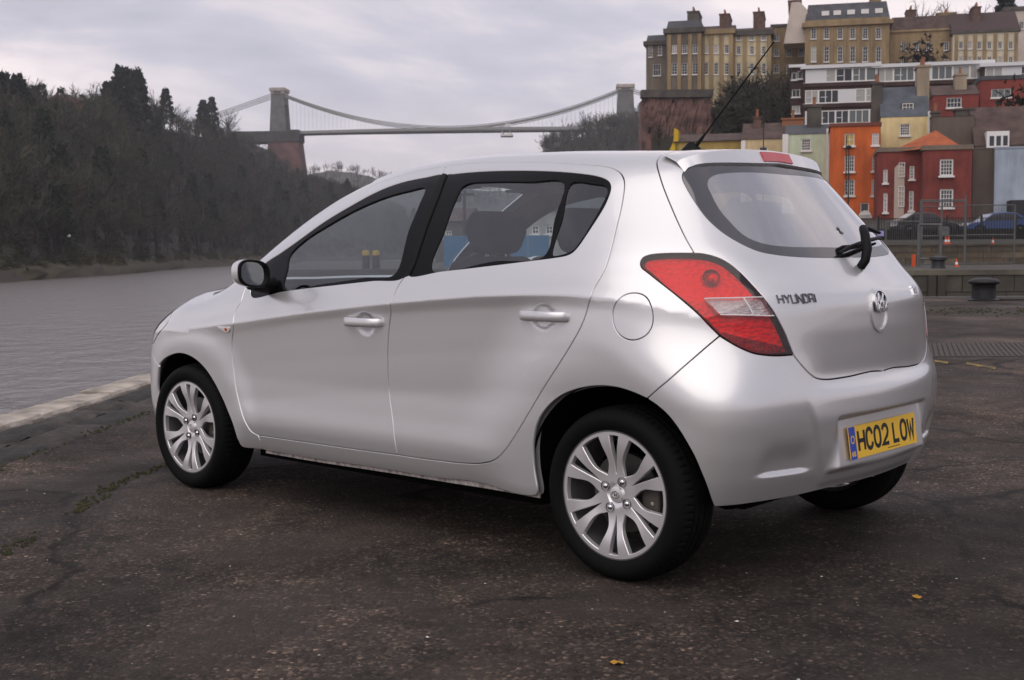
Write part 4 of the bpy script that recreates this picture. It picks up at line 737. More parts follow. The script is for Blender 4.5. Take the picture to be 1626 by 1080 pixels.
def building(name, label, x0, x1, ytop, D, base, depth, wallm, wins=(), yaw=0., lwins=(), roof=None, roofm=None, rh=2., over=.3, style=(2, 4), fr=.09, sill=WFR, cornice=None, cat='house', group=None, blind=.12, xloc=None, seed=0, parapet=0., rec=.16):
    """front face seen between pixels x0..x1 with its top at ytop, D metres away; base is the ground height; windows in pixels (cx, cy, w, h[, style])"""
    yaw = YT if yaw == 0. else yaw
    r = np.random.default_rng(seed+int(x0)); a = SITE(x0, ytop, D); cy_, sy_ = math.cos(yaw), math.sin(yaw)
    def onf(px, py):     # where the view ray meets the facade plane: (distance along the facade, height above base)
        q = SITE(px, py, 1.); z1 = (q.z-CAM_POS[2]); k = (a.x*-sy_+a.y*cy_)/(q.x*-sy_+1.*cy_); return ((q.x*k-a.x)*cy_+(k-a.y)*sy_, CAM_POS[2]+z1*k-base)
    w = onf(x1, ytop)[0]; m = w/(x1-x0); zt = a.z-base; W_[0] = w
    root = empty(name); place(root, a.x, D, base, yaw); tag(root, label, cat, group)
    def cv(q, kx=1.):
        cx, cy, pw, ph = q[:4]; s0, z0 = onf(cx-pw/2, cy+ph/2); s1, z1 = onf(cx+pw/2, cy-ph/2); return (max(s0, .05), z0, s1-s0, z1-z0)+tuple(q[4:])
    ws = [cv(q) for q in wins]
    ls = []
    for q in lwins: ls.append(q)          # already in metres along the left face: (s, z, w, h)
    mb = MB(); facade(mb, w, -3., zt, ws, 'F', depth, rec); facade(mb, depth, -3., zt, [(depth-q[0]-q[2], *q[1:]) for q in ls], 'L', depth, rec)
    mb.add([(w, 0, -3), (w, depth, -3), (w, depth, zt), (w, 0, zt)], [(0, 1, 2, 3)]); mb.add([(0, depth, -3), (w, depth, -3), (w, depth, zt), (0, depth, zt)], [(3, 2, 1, 0)]); mb.add([(0, 0, zt), (w, 0, zt), (w, depth, zt), (0, depth, zt)], [(0, 1, 2, 3)])
    mb.build('wall', wallm, root)
    for face, L_ in (('F', ws), ('L', ls)):
        for q in L_:
            x, z, ww, hh = q[:4]; st_ = q[4] if len(q) > 4 else style; pm = PANE
            if len(q) > 5: pm = q[5]
            elif r.random() < blind: pm = PANEL_
            o = link('window', window_mesh(ww, hh, st_[0], st_[1], fr, .045), None, root)
            pn = link('pane', pane_mesh(ww, hh, pm), None, o, (0, .035, 0)); pn['kind'] = pn.get('kind', '') or None if False else None
            if pn.get('kind') is None and 'kind' in pn: del pn['kind']
            if face == 'F': o.location = (x, rec-.05, z)
            else: o.location = (rec-.05, x+ww, z); o.rotation_euler = (0, 0, -math.pi/2)
            if sill: link('sill', sill_mesh(ww, sill), None, o, (0, -rec+.05, 0))
    if cornice:
        cz, ch, cp, cm = cornice; MB().box((-cp, -cp, zt-cz-ch), (w+cp, depth*.5, zt-cz)).build('cornice', cm, root)
    if roof == 'gable':      # ridge along the facade
        rb = MB(); rb.add([(-over, -over, zt+.02), (w+over, -over, zt+.02), (w+over, depth+over, zt+.02), (-over, depth+over, zt+.02), (-over, depth/2, zt+rh), (w+over, depth/2, zt+rh)], [(0, 1, 5, 4), (2, 3, 4, 5), (1, 2, 5), (3, 0, 4), (3, 2, 1, 0)]); rb.build('roof', roofm, root)
    elif roof == 'hip':
        k = min(depth/2, w/2); rb = MB(); rb.add([(-over, -over, zt+.02), (w+over, -over, zt+.02), (w+over, depth+over, zt+.02), (-over, depth+over, zt+.02), (k, depth/2, zt+rh), (w-k+.01, depth/2, zt+rh)], [(0, 1, 5, 4), (2, 3, 4, 5), (1, 2, 5), (3, 0, 4), (3, 2, 1, 0)]); rb.build('roof', roofm, root)
    elif roof == 'mansard':
        rb = MB(); i_ = rh*.55; rb.add([(0, 0.2, zt+.02), (w, .2, zt+.02), (w, depth, zt+.02), (0, depth, zt+.02), (i_*.3, .2+i_, zt+rh), (w-i_*.3, .2+i_, zt+rh), (w-i_*.3, depth, zt+rh), (i_*.3, depth, zt+rh)], [(3, 2, 1, 0), (4, 5, 6, 7), (0, 1, 5, 4), (1, 2, 6, 5), (2, 3, 7, 6), (3, 0, 4, 7)]); rb.build('roof', roofm, root)
    elif roof == 'flat':
        MB().box((-over, -over, zt+.02), (w+over, depth+over, zt+rh)).build('roof', roofm, root)
    root['_w'] = w; root['_zt'] = zt
    return root, w, zt, m
BRK = mat('chimney_brick', (.105, .062, .048), .9, noise=.4, nscale=1.5); POT = mat('clay_pot', (.26, .11, .055), .8)
def chimney(root, x, y, z, w, d, h, pots=4, m=None):
    c = MB().box((x, y, z-1), (x+w, y+d, z+h)).build('chimney', m or BRK, root)
    MB().box((x-.12, y-.12, z+h), (x+w+.12, y+d+.12, z+h+.2)).build('chimney_cap', m or BRK, c)
    for i in range(pots): MB().lathe([(.17, 0), (.14, .75), (.18, .78), (.18, .85), (.0, .85)], 8, c=(x+w/2, y+d*(i+.5)/pots, z+h+.2)).build('chimney_pot', POT, c, smooth=True)
SLATE = mat('slate_roof', (.060, .062, .068), .75, noise=.3, nscale=.8); SLATEB = mat('brown_tile_roof', (.075, .048, .040), .85, noise=.35, nscale=.8)
OCHRE = mat('ochre_bath_stone', (.25, .178, .095), .9, noise=.30, nscale=.5, stretch=(1, 1, .3)); CREAM = mat('cream_stucco', (.46, .39, .25), .85, noise=.30, nscale=.5, stretch=(1, 1, .3)); GREYST = mat('sooty_terrace_stone', (.135, .112, .088), .9, noise=.30, nscale=.5, stretch=(1, 1, .3))
PALEC = mat('pale_pink_render', (.50, .43, .37), .85, noise=.1, nscale=.3); DKSTONE = mat('dark_base_stone', (.075, .066, .056), .9, noise=.35, nscale=.5)
REDSAND = mat('red_sandstone_wall', (.135, .075, .062), .95, noise=.5, nscale=.35, bump=1., bscale=1.2)
CLIFFZ = 27.
TD = 240.
# --- hill-top terrace
wins = []
for cx in (1071, 1087, 1104): wins += [(cx, 78, 8, 14), (cx, 109, 9, 19)]
t1, w, zt, m = building('terrace_house', 'sooty brown end of the hilltop terrace with pale pilasters above the red retaining wall', 1058, 1114, 46, TD, CLIFFZ-8, 13, GREYST, wins, roof='mansard', roofm=SLATE, rh=1.6, cornice=(0, .9, .55, DKSTONE), yaw=0.)
for cx in (1063, 1079, 1096, 1111): q = ((cx-1058)*m); MB().box((q-.35, -.28, zt-15.5), (q+.35, -.003, zt-1.2)).build('pilaster', OCHRE, t1)
chimney(t1, w-3.0, 3, zt+.6, 2.2, 7, 2.9, 6, DKSTONE)
lo = MB().box((-1.2, -1.3, zt-24), (w, 0-.01, zt-16.5)); lo.build('basement_storey', DKSTONE, t1)
for cx in (1075, 1096): q = (cx-1058)*m; link('window', window_mesh(.95, 1.5, 2, 2, .1, .05), None, t1, (q-.4, -1.36, zt-20))
# left return with arched loggia
lr, w2, z2, m = building('terrace_bay', 'angled left return of the hilltop terrace with a pale arched porch', 1026, 1057.5, 66, TD+6, CLIFFZ-8, 9, GREYST, [(1033, 82, 6, 18), (1048, 78, 6, 20), (1043, 111, 12, 19, (3, 2))], yaw=0., roof='mansard', roofm=SLATE, rh=1.3, cornice=(0, .8, .5, DKSTONE), cat='house')
pb = MB().box((-.6, -2.2, z2-20.5), (w2+.1, -.01, z2-9.9)); pb.build('porch', CREAM, lr)
for cx in (1030, 1038, 1046): q = (cx-1026)*m; MB().prism([(q-.02, z2-18.6)]+[(q+.65+.67*math.cos(R(a)), z2-13.6+.67*math.sin(R(a))) for a in range(0, 181, 20)][::-1] + [(q+1.32, z2-18.6)], -2.26, -2.19, axis=1).build('arch_opening', PANE, lr)
wins = [(cx, cy, 7, h) for cx in (1121, 1137, 1154) for cy, h in ((78, 14), (109, 19))]
t2, w, zt, m = building('terrace_house', 'pale yellow hilltop terrace house with white blinds beside the sooty end house', 1114.3, 1163, 48, TD, CLIFFZ-6, 13, CREAM, wins, roof='gable', roofm=SLATEB, rh=1.8, cornice=(0, .9, .55, OCHRE), blind=.7)
for cx in (1116, 1129.5, 1146, 1161): q = (cx-1114.3)*m; MB().box((max(q-.4, .02), -.28, zt-14.5), (q+.4, -.003, zt-1)).build('pilaster', OCHRE, t2)
chimney(t2, w-2.6, 2, zt+.8, 1.9, 8, 2.3, 6)
wins = [(cx, cy, 7, h) for cx in (1173, 1194, 1213) for cy, h in ((60, 8), (80, 13), (109, 18))]
t3, w, zt, m = building('terrace_house', 'yellow hilltop terrace house with dark windows left of the ochre set back house', 1163.3, 1224, 50, TD, CLIFFZ-6, 13, CREAM, wins, roof='gable', roofm=SLATEB, rh=1.6, cornice=(0, .9, .55, DKSTONE), blind=.0)
for cx in (1165, 1183, 1204, 1221): q = (cx-1163.3)*m; MB().box((max(q-.35, .02), -.28, zt-14.5), (q+.35, -.003, zt-1)).build('pilaster', OCHRE, t3)
chimney(t3, w-3.4, 2, zt+.7, 2.0, 9, 3.0, 8)
MB().box((0, -1.5, zt-23), (w, -.01, zt-15.2)).build('basement_storey', DKSTONE, t3)
MB().box((-.0, -1.52, zt-23), ((1163-1114.3)*m, -.02, zt-15.0)).build('basement_storey', DKSTONE, t2)
wins = [(cx, cy, 8, h) for cx in (1233, 1253, 1272) for cy, h in ((60, 11), (83, 13), (109, 14))]
building('terrace_house', 'plain ochre hilltop house set back between the yellow and the tall ochre house', 1225, 1278, 44, TD+8, CLIFFZ-4, 12, OCHRE, wins, roof='flat', roofm=DKSTONE, rh=.6, over=.2, blind=.1)
wins = [(cx, cy, 8.5, h, (2, 4)) for cx in (1292, 1312.5, 1334, 1354, 1374, 1395) for cy, h in ((53, 18), (86, 25))]
t5, w, zt, m = building('terrace_house', 'tall ochre hilltop house with grey slate mansard roof above the modern flats', 1278.5, 1413, 33, TD, CLIFFZ-2, 14, OCHRE, wins, roof='mansard', roofm=SLATE, rh=3.3, cornice=(.5, .8, .6, OCHRE), blind=.05)
for cx in (1301, 1322, 1343, 1364, 1385): q = (cx-1278.5)*m; MB().box((q-.18, -.2, zt-9), (q+.18, -.003, zt-1.4)).build('pilaster', OCHRE, t5)
for cx in (1311, 1330, 1352, 1374, 1396): q = (cx-1278.5)*m; MB().box((q-.7, .55, zt+.9), (q+.7, 1.6, zt+1.75)).build('dormer', WFR, t5)
MB().prism([(-4.0, zt-4), (.4, zt-4), (.4, zt+2.2), (-1.0, zt+3.8), (-2.6, zt+3.8)], 1.0, 13, axis=1).build('party_gable', PALEC, t5)
chimney(t5, -3.2, 2, zt+3.4, 2.4, 8, .8, 8); chimney(t5, w-3.4, 4, zt+2.6, 2.0, 5, 1.6, 4, OCHRE)
wins = [(1415+q, cy, 8, h) for q in (20, 40, 60, 88) for cy, h in ((73, 14), (98, 8))]
t6, w, zt, m = building('terrace_house', 'low ochre hilltop house half hidden by a dark round bush', 1413.3, 1513, 49, TD+3, CLIFFZ-2, 12, OCHRE, wins, roof='mansard', roofm=SLATEB, rh=2.8, cornice=(0, .4, .3, OCHRE), blind=.2)
chimney(t6, 3.2, 3, zt+2, 1.8, 4, 2.2, 4); chimney(t6, 9.0, 4, zt+2, 3.6, 4, 1.5, 4, OCHRE)
wins = [(cx, cy, 7, 12) for cx in (1526, 1540, 1555, 1571, 1588, 1605) for cy in (72, 96)]
t7, w, zt, m = building('terrace_house', 'cream hilltop house with six tall windows and brown columns at the right', 1513.3, 1617, 50, TD-2, CLIFFZ-2, 13, mat('pale_cream_stucco', (.58, .51, .38), .85, noise=.1, nscale=.3), wins, roof='gable', roofm=mat('maroon_tile_roof', (.060, .036, .034), .9), rh=4.4, cornice=(0, .5, .4, DKSTONE), blind=.35)
for cx in (1519, 1534, 1549, 1564, 1581, 1598, 1614): q = (cx-1513.3)*m; MB().box((q-.3, -.35, zt-10), (q+.3, -.003, zt-.8)).build('column', OCHRE, t7)
chimney(t7, 3.4*m*10, 3, zt+2.6, 1.5, 5, 2.2, 4)
building('hilltop_house', 'pale pink tall house cut by the right edge on the hilltop', 1596, 1700, 18, TD+14, CLIFFZ-2, 12, PALEC, [(1622, 40, 8, 12)], roof='flat', roofm=DKSTONE, rh=.8)
# red sandstone retaining wall with a buttressed face and rock blocks
rw = empty('retaining_wall'); place(rw, 0, TD-8, 0); tag(rw, 'high red sandstone retaining wall under the sooty end of the terrace', 'wall')
xa, xb = SITE(1021, 200, TD-8).x, SITE(1132, 200, TD-8).x; zt_, zb_ = SITE(1040, 152, TD-8).z, 2.
V = []; F = []; nx, nz = 46, 30
for i in range(nx+1):
    for k in range(nz+1):
        u, v = i/nx, k/nz; V.append((xa+(xb-xa)*u+rng.normal(0, .05), -.9+1.4*v+rng.normal(0, .16)+(2.2*(1-min(u/.12, 1))**1.5), zb_+(zt_-zb_)*v-1.6*max(u-.5, 0)))
F = [(i*(nz+1)+k, (i+1)*(nz+1)+k, (i+1)*(nz+1)+k+1, i*(nz+1)+k+1) for i in range(nx) for k in range(nz)]
MB().add(V, F).build('wall_face', REDSAND, rw)
MB().box((xa+.1, 1.8, zb_), (xb-.1, 9, zt_-.4)).build('core', REDSAND, rw); MB().box((xa-.3, -.1, zt_-.3), (xb, 2.4, zt_+1.1)).build('parapet', DKSTONE, rw)
for cx, cy, w_, h_ in ((1032, 205, 3, 8), (1070, 158, 2.5, 5), (1138, 200, 9, 20), (1136, 178, 10, 10)):
    q = SITE(cx, cy, TD-9.3); MB().prism([(q.x-w_*.06, q.z-h_*.06)]+[(q.x+w_*.06*math.cos(R(a)), q.z+h_*.03+w_*.06*math.sin(R(a))) for a in range(180, -1, -30)]+[(q.x+w_*.06, q.z-h_*.06)], -1.6, .6, axis=1).build('wall_opening', mat('dark_recess', (.008, .007, .007), 1.), rw)
# --- modern flats: white bands over brown brick
FD = 165.; FB = mat('flats_brown_brick', (.055, .030, .026), .9, noise=.25, nscale=.6); FWH = mat('flats_white_panel', (.60, .60, .60), .6); FGL = mat('flats_glass', (.11, .125, .125), .1, spec=.6)
fz = 12.
def flats(x0, x1, ytop, rows, D, label, seed):
    r = np.random.default_rng(seed); root = empty('apartment_block'); a = SITE(x0, ytop, D); m = D/FPX/math.cos(YT); w = (x1-x0)*m*.985; place(root, a.x, D, fz, YT); zt = a.z-fz; tag(root, label, 'flats')
    MB().box((0, 0, -4), (w, 12, zt-.45)).build('wall', FB, root); MB().box((-.4, -.5, zt-.45), (w+.3, 12.3, zt)).build('roof', FWH, root)
    fh = 2.72
    for k in range(rows):
        z1 = zt-.50-fh*k; z0 = z1-1.75
        x = .25
        while x < w-.9:
            pw = float(r.choice([1.3, 1.7, 2.1, 2.6])); pw = min(pw, w-.25-x)
            if r.random() < .24: MB().box((x, -.13, z0), (x+pw, -.003, z1)).build('white_panel', FWH, root)
            else:
                n = 2 if pw > 1.5 else 1; o = link('window', window_mesh(pw, z1-z0, n+(1 if pw > 2.2 else 0), 1, .11, .10), None, root, (x, -.10, z0)); link('pane', pane_mesh(pw, z1-z0, [FGL, FGL, PANE, PANEL_][r.integers(4)]), None, o, (0, .03, 0))
                if r.random() < .5: MB().box((x+pw*.1, -.14, z0+.75), (x+pw*.45, -.12, z0+.83)).build('transom', FWH, root)
            x += pw
        MB().box((-.06, -.22, z0-.55), (w+.05, -.001, z0-.05)).build('brick_band', FB, root)
        MB().box((-.05, -.18, z0-.05), (w+.04, -.002, z0)).build('white_sill_band', FWH, root)
    return root, w, zt
f1, w, zt = flats(1276, 1388, 105, 4, FD, 'brown modern flats with white window bands, left block facing the river', 3)
flats(1389, 1560, 103, 3, FD-2, 'long middle block of the brown and white modern flats behind the yellow house', 4)
flats(1561, 1720, 101, 2, FD-8, 'right block of the brown and white modern flats with a blue panel', 5)
sb, w, zt, m = building('flats_wing', 'narrow shaded end wing of the modern flats with open balconies', 1256, 1275.5, 108, FD+2, fz, 9, FB, [(1261, 121, 8, 12, (1, 1)), (1270.5, 119, 8, 13, (1, 1)), (1264, 148, 13, 13, (2, 1)), (1264, 174, 13, 13, (2, 1)), (1264, 198, 13, 10, (3, 1))], roof='flat', roofm=FWH, rh=.4, cat='flats')
# --- painted houses along the road
HB = 3.6
def col(n_, c_): return mat(n_, c_, .85, noise=.20, nscale=.9, stretch=(1, 1, .28), bump=.15, bscale=8)
CRE2 = col('peach_render', (.56, .42, .24)); GRN = col('pale_green_render', (.47, .53, .38)); ORG = mat('orange_render', (.50, .105, .022), .85, noise=.28, nscale=.8, stretch=(1, 1, .28)); YLW = col('pale_yellow_render', (.62, .50, .26)); BLUE = col('pale_blue_render', (.33, .38, .45)); BRNW = col('brown_grey_render', (.105, .082, .066)); REDB = mat('painted_red_brick', (.165, .034, .026), .85, noise=.35, nscale=1.0, stretch=(1, 1, .4), bump=.3, bscale=6); WHT = col('white_render', (.66, .64, .61)); MUST = col('mustard_render', (.36, .25, .075)); TERR = mat('orange_pantile_roof', (.34, .080, .020), .85, noise=.3, nscale=1.0, bump=.6, bscale=6)
b, w, zt, m = building('low_building', 'long low mustard building behind the car roof with dark flat roof', 1072, 1178, 226, 142, HB, 8, MUST, [(1110, 240, 9, 10)], roof='gable', roofm=SLATEB, rh=1.2)
MB().prism([(-.95, zt-6), (.35, zt-6), (.35, zt+1.4), (-.1, zt+1.6), (-.2, zt+.1), (-.95, zt-1.6)], 0, 2, axis=1).build('chimney_breast', col('bright_yellow_render', (.55, .36, .02)), b)
b, w, zt, m = building('painted_house', 'peach rendered house left of the pale green house', 1179, 1245, 222, 138, HB, 9, CRE2, [(1212, 240, 14, 14, (2, 2))], roof='gable', roofm=SLATEB, rh=2.2, over=.15)
MB().box((-.15, -.1, zt-9), (.35, .3, zt-.1)).build('corner_pier', WHT, b); chimney(b, 1.0, 3, zt+1.2, .9, 1.5, 1.4, 2); chimney(b, 4.2, 3.5, zt+1.4, 2.4, .9, 1.0, 4, POT)
b, w, zt, m = building('painted_house', 'pale green rendered house between the peach and the orange houses', 1248, 1317, 214, 130, HB, 9, GRN, [(1280, 230, 15, 19, (4, 4)), (1280, 286, 15, 22, (4, 4))], roof='gable', roofm=SLATE, rh=1.4, over=.1)
MB().box((-.35, -.12, zt-9), (.25, .3, zt+.05)).build('corner_pier', WHT, b); MB().box((w-.3, -.12, zt-9), (w+.15, .3, zt+.5)).build('corner_pier', WHT, b)
chimney(b, w-2.3, 3, zt+.9, 1.5, 2.0, 2.2, 4, DKSTONE)
S44 = (4, 4)
b, w, zt, m = building('painted_house', 'bright orange three storey house with a yellow blind in its top window', 1319, 1398, 202, 122, HB, 10, ORG, [(1349, 222, 16, 20, (2, 2), PANEY), (1390, 221, 11, 20, S44), (1349, 260, 16, 26, S44), (1389, 260, 9, 24, S44), (1349, 298, 16, 26, S44), (1388, 298, 9, 26, S44), (1373, 331, 14, 18, (1, 1))], roof='flat', roofm=mat('maroon_coping', (.16, .045, .03), .8), rh=.35, over=.12)
MB().prism([(3.05, -1)]+[(3.37+.65*math.cos(R(a)), .45+.75*math.sin(R(a))) for a in range(180, -1, -20)]+[(4.0, -1)], -.12, -.05, axis=1).build('door_arch', WFR, b)
dz = MB().tube([(w*.32, -.3, zt-6.5), (w*.32, -.3, zt-.9)], .05, 6); dz.build('downpipe', BLKT if 'BLKT' in globals() else mat('black_iron', (.012, .012, .013), .6), b)
b, w, zt, m = building('painted_house', 'pale yellow gabled house standing behind the orange roofed red building', 1399, 1476, 187, 128, HB+1, 9, YLW, [(1437, 206, 16, 19, S44)], roof='gable', roofm=mat('blue_grey_slate', (.070, .078, .092), .7, noise=.25, nscale=.8), rh=3.6, over=.05)
MB().box((w-.15, -.15, zt-7), (w+.25, .4, zt+.5)).build('corner_pier', WHT, b); MB().box((2.1, 1.1, zt+.6), (3.3, 2.4, zt+1.6)).build('dormer', SLATE, b); link('window', window_mesh(1.1, .8, 3, 2, .07, .05), None, b, (2.15, 1.06, zt+.7))
chimney(b, -.8, 2, zt-.5, 1.0, 2.4, 4.2, 3, DKSTONE); chimney(b, w-1.0, 3, zt+1, 1.2, 3, 4.4, 4, col('buff_render', (.30, .24, .17)))
# red building on the corner: two faces, pyramid roof
RD = 112.; rb_, w, zt, m = building('corner_house', 'red painted corner building with orange pyramid roof and white sash windows', 1466, 1544, 237, RD, HB-.4, 13, REDB, [(1503, 266, 22, 27, S44), (1503, 315, 22, 30, S44)], yaw=0., fr=.13, blind=0)
MB().box((-.12, -.14, zt-.10), (w+.1, 13.1, zt+.32)).build('parapet', mat('parapet_stone', (.17, .13, .10), .85, noise=.2, nscale=.8), rb_)
th = math.atan2(9.0, 4.4)
ls_, w2, z2, m2 = building('corner_house_wing', 'red side face of the corner building with a tall cream arched recess', 1394, 1465.6, 240, RD+3, HB-.4, 9, REDB, [(1406, 280, 7, 22, (2, 4)), (1448, 274, 8, 22, (2, 4)), (1406, 322, 7, 31, (2, 4)), (1447, 319, 8, 32, (2, 4))], yaw=0., fr=.11, blind=0)
MB().box((-.1, -.14, z2-.1), (w2-.02, 9, z2+.3)).build('parapet', MATS['parapet_stone'], ls_)
q0 = (1421-1394)*m2; q1 = (1437-1394)*m2; rc_ = (q1-q0)/2; zc_ = SITE(1428, 262, RD+3).z-(HB-.4)
MB().prism([(q0, -1)]+[(q0+rc_+rc_*math.cos(R(a)), zc_-rc_+rc_*math.sin(R(a))) for a in range(180, -1, -15)]+[(q1, -1)], -.035, .05, axis=1).build('arched_recess', mat('cream_recess', (.42, .34, .28), .85), ls_)
for cy, hh in ((270, 24), (312, 34)): link('window', window_mesh(.55, hh*m2, 2, 4, .06, .04), None, ls_, ((1432-1394)*m2-.25, -.09, SITE(1430, cy+hh/2, RD+3).z-(HB-.4)))
q = SITE(1409, 240, RD+5); ap_ = SITE(1486, 207, RD+8); e0, e1, e2, e3 = SITE(1409, 243, RD+3.2), SITE(1466, 236, RD+1), SITE(1531, 235, RD+1.2), SITE(1500, 236, RD+14)
pr_ = MB(); V = [tuple(e0), tuple(e1), tuple(e2), tuple(e3), tuple(ap_)]; V = [((a-SITE(1466, 237, RD).x)*math.cos(YT)+(b-RD)*math.sin(YT), -(a-SITE(1466, 237, RD).x)*math.sin(YT)+(b-RD)*math.cos(YT), c-(HB-.4)) for a, b, c in V]
pr_.add(V, [(0, 1, 4), (1, 2, 4), (2, 3, 4), (3, 0, 4)]).build('roof', TERR, rb_)
b, w, zt, m = building('gable_wall', 'tall dark brown gable wall with chimney stacks behind the red corner building', 1481, 1547, 186, 124, HB, 8, BRNW, [], roof='gable', roofm=SLATEB, rh=.4, over=.05)
chimney(b, 2.4, 2, zt-.2, 1.7, 2.0, 1.0, 0, DKSTONE); chimney(b, .1, 2, zt-.3, .8, 1.2, .9, 1, DKSTONE)
b, w, zt, m = building('tiled_house', 'house with big dark tiled roof and a white four pane dormer at the right edge', 1549, 1680, 232, 121, HB, 9, BRNW, [], roof='gable', roofm=SLATEB, rh=4.2, over=.1)
MB().box(((1566-1549)*m, -.35, zt-1.0), ((1602-1549)*m, 2.4, zt+1.35)).build('dormer', WFR, b)
for k in range(3): link('pane', pane_mesh(.42, .95, PANE), None, b, ((1570.5-1549)*m+k*.62, -.37, zt-.05))
b, w, zt, m = building('plain_wall_house', 'plain brown grey rendered wall between the red building and the blue house', 1545, 1579, 238, 114, HB, 9, BRNW, [], roof='flat', roofm=BRNW, rh=.15, over=.03)
b, w, zt, m = building('painted_house', 'pale blue rendered house at the right edge', 1580, 1690, 237, 113, HB-.6, 9, BLUE, [], roof='flat', roofm=mat('blue_coping', (.26, .30, .36), .8), rh=.2, over=.05)
MB().box((1.1, -2.4, -1), (8, -.02, 2.3)).build('lean_to', mat('dark_lean_to', (.02, .02, .022), .7), b)
b, w, zt, m = building('red_house', 'dark red house with a white window bay behind the yellow house chimney', 1482, 1554, 152, 146, 8, 8, mat('dark_red_render', (.20, .040, .030), .85, noise=.15, nscale=.5), [(1515, 163, 24, 17, (4, 2))], roof='gable', roofm=SLATEB, rh=1.6, over=.1)
chimney(b, w-2.4, 2, zt-3, 1.3, 2, 5.5, 1, col('buff_render', (.30, .24, .17)))
b, w, zt, m = building('red_house', 'red house with a wide white window and pale lower wall near the right edge', 1557, 1690, 128, 150, 8, 8, MATS['dark_red_render'], [(1590, 148, 32, 15, (3, 1), FGL)], roof='flat', roofm=SLATE, rh=.5, over=.1)
MB().box((0, -1.5, -2), (7.5, -.01, zt-4.2)).build('lower_wall', WHT, b)
# --- shrubs and trees of the slope
sp = []
for i in range(150):
    px = rng.uniform(1128, 1262); D = rng.uniform(165, 228); z = slz(px, D); p = SITE(px, 200, D); k = rng.random()
    sp.append((p.x, D, z-.3, rng.uniform(3.5, 8.0) if k < .6 else rng.uniform(3, 5), 'bare' if k < .5 else 'shrub', (.045, .040, .030) if k < .5 else (.022, .022, .014)))
for i in range(90):
    px = rng.uniform(1020, 1180); D = rng.uniform(150, 222); z = slz(px, D); p = SITE(px, 230, D)
    if px < 1135: continue
    sp.append((p.x, D, z-.3, rng.uniform(2, 4.5), 'shrub', (.022, .022, .015)))
wood('slope_scrub', sp, 'dark tangled scrub on the slope below the yellow terrace', 19, 14, 1.1)
for i, (px, top, D, h, kind, tint, lab) in enumerate([
    (1222, 95, 222, 17, 'bare', (.055, .045, .036), 'bare spreading tree in front of the yellow terrace house'),
    (1465, 52, 228, 8.5, 'shrub', (.030, .022, .020), 'big round dark bush in front of the low ochre house'),
    (1345, 88, 226, 7, 'bare', (.06, .05, .035), 'small bare tree in front of the tall ochre house'),
    (1195, 98, 224, 12, 'bare', (.06, .055, .045), 'pale branched bare tree beside the dark scrub on the slope'),
    (1047, 188, 229, 5, 'ivy', (.03, .03, .02), 'dark ivy clump hanging on the red retaining wall'),
    (1622, 118, 130, 7, 'shrub', (.012, .016, .010), 'dark evergreen at the right edge above the tiled house'),
    (1335, -8, 275, 14, 'bare', (.055, .045, .040), 'bare tree behind the slate roof of the tall ochre house'),
    (1462, -6, 285, 15, 'bare', (.06, .05, .045), 'leftmost bare tree on the skyline right of the slate roof'),
    (1487, 4, 280, 13, 'bare', (.06, .05, .045), 'second bare tree on the skyline right of the slate roof'),
    (1512, -4, 285, 15, 'bare', (.06, .05, .045), 'bare tree on the skyline above the maroon roof'),
    (1545, -14, 280, 17, 'bare', (.05, .042, .036), 'large bare tree with dark trunk on the right skyline'),
    (1598, -10, 285, 16, 'conifer', (.012, .014, .012), 'dark evergreen on the skyline at the right edge')]):
    p = SITE(px, top, D); root = single_tree('slope_tree' if D < 260 else 'skyline_tree', lab, p.x, D, p.z-h, h, kind, tint, 80+i, None, 2.2)
# --- far bank seen through the car's windows: hoarding, sheds, a mast
hd = empty('hoarding'); p = SITE(704, 400, 70); place(hd, p.x, 70, LZ-.6); tag(hd, 'blue site hoarding seen through the car windows', 'hoarding')
for k in range(5): MB().box((k*1.2+.01, 0, 0), (k*1.2+1.19, .06, 2.3)).build('board', mat('blue_hoarding_paint', (.020, .12, .24), .7), hd)
slink('basin_quay', [(SITE(440, 400, 62).x, 62, LZ-.05), (XL+.3, 62, LZ-.05), (XL+.3, 120, LZ-.05), (SITE(480, 400, 120).x, 120, LZ-.05), (SITE(440, 400, 62).x, 62, -9), (XL+.3, 62, -9)], [(0, 1, 2, 3), (4, 5, 1, 0)], GRIT, kind='structure')
b, w, zt, m = building('quay_shed', 'white quayside shed with grey roof seen through the rear door window', 835, 985, 335, 95, LZ, 10, col('grey_white_shed', (.30, .29, .28)), [(850+k*22, 365, 12, 14, (2, 2)) for k in range(5)], roof='gable', roofm=SLATE, rh=2.0, cat='shed')
b, w, zt, m = building('quay_shed', 'small grey quayside shed seen through the front door window', 690, 735, 352, 100, LZ, 6, DKSTONE, [(712, 372, 10, 12, (2, 2))], roof='gable', roofm=SLATEB, rh=1.2, cat='shed')
q = SITE(738, 400, 85); ms = empty('mast'); place(ms, q.x, 85, LZ); tag(ms, 'dark lattice mast seen through the rear door window', 'mast'); MB().tube([(0, 0, 0), (0, 0, 5)], .12, 6).build('pole', mat('black_iron', (.012, .012, .013), .6), ms); MB().box((-.7, -.1, 4.6), (.7, .1, 4.8)).build('crossarm', MATS['black_iron'], ms)
for i, px in enumerate((581, 597)):
    q = SITE(px, 405, 64); o = empty('dock_post'); place(o, q.x, 64, LZ-.05); tag(o, ['left', 'right'][i]+' of two black dock posts with yellow caps seen through the front door glass', 'post', 'dock posts'); MB().lathe([(.0, 0), (.20, 0), (.19, .7), (.0, .7)], 14).build('shaft', MATS['black_iron'], o); MB().lathe([(.195, .7), (.195, .92), (.0, .97)], 14).build('cap', mat('yellow_paint', (.45, .30, .02), .6), o)
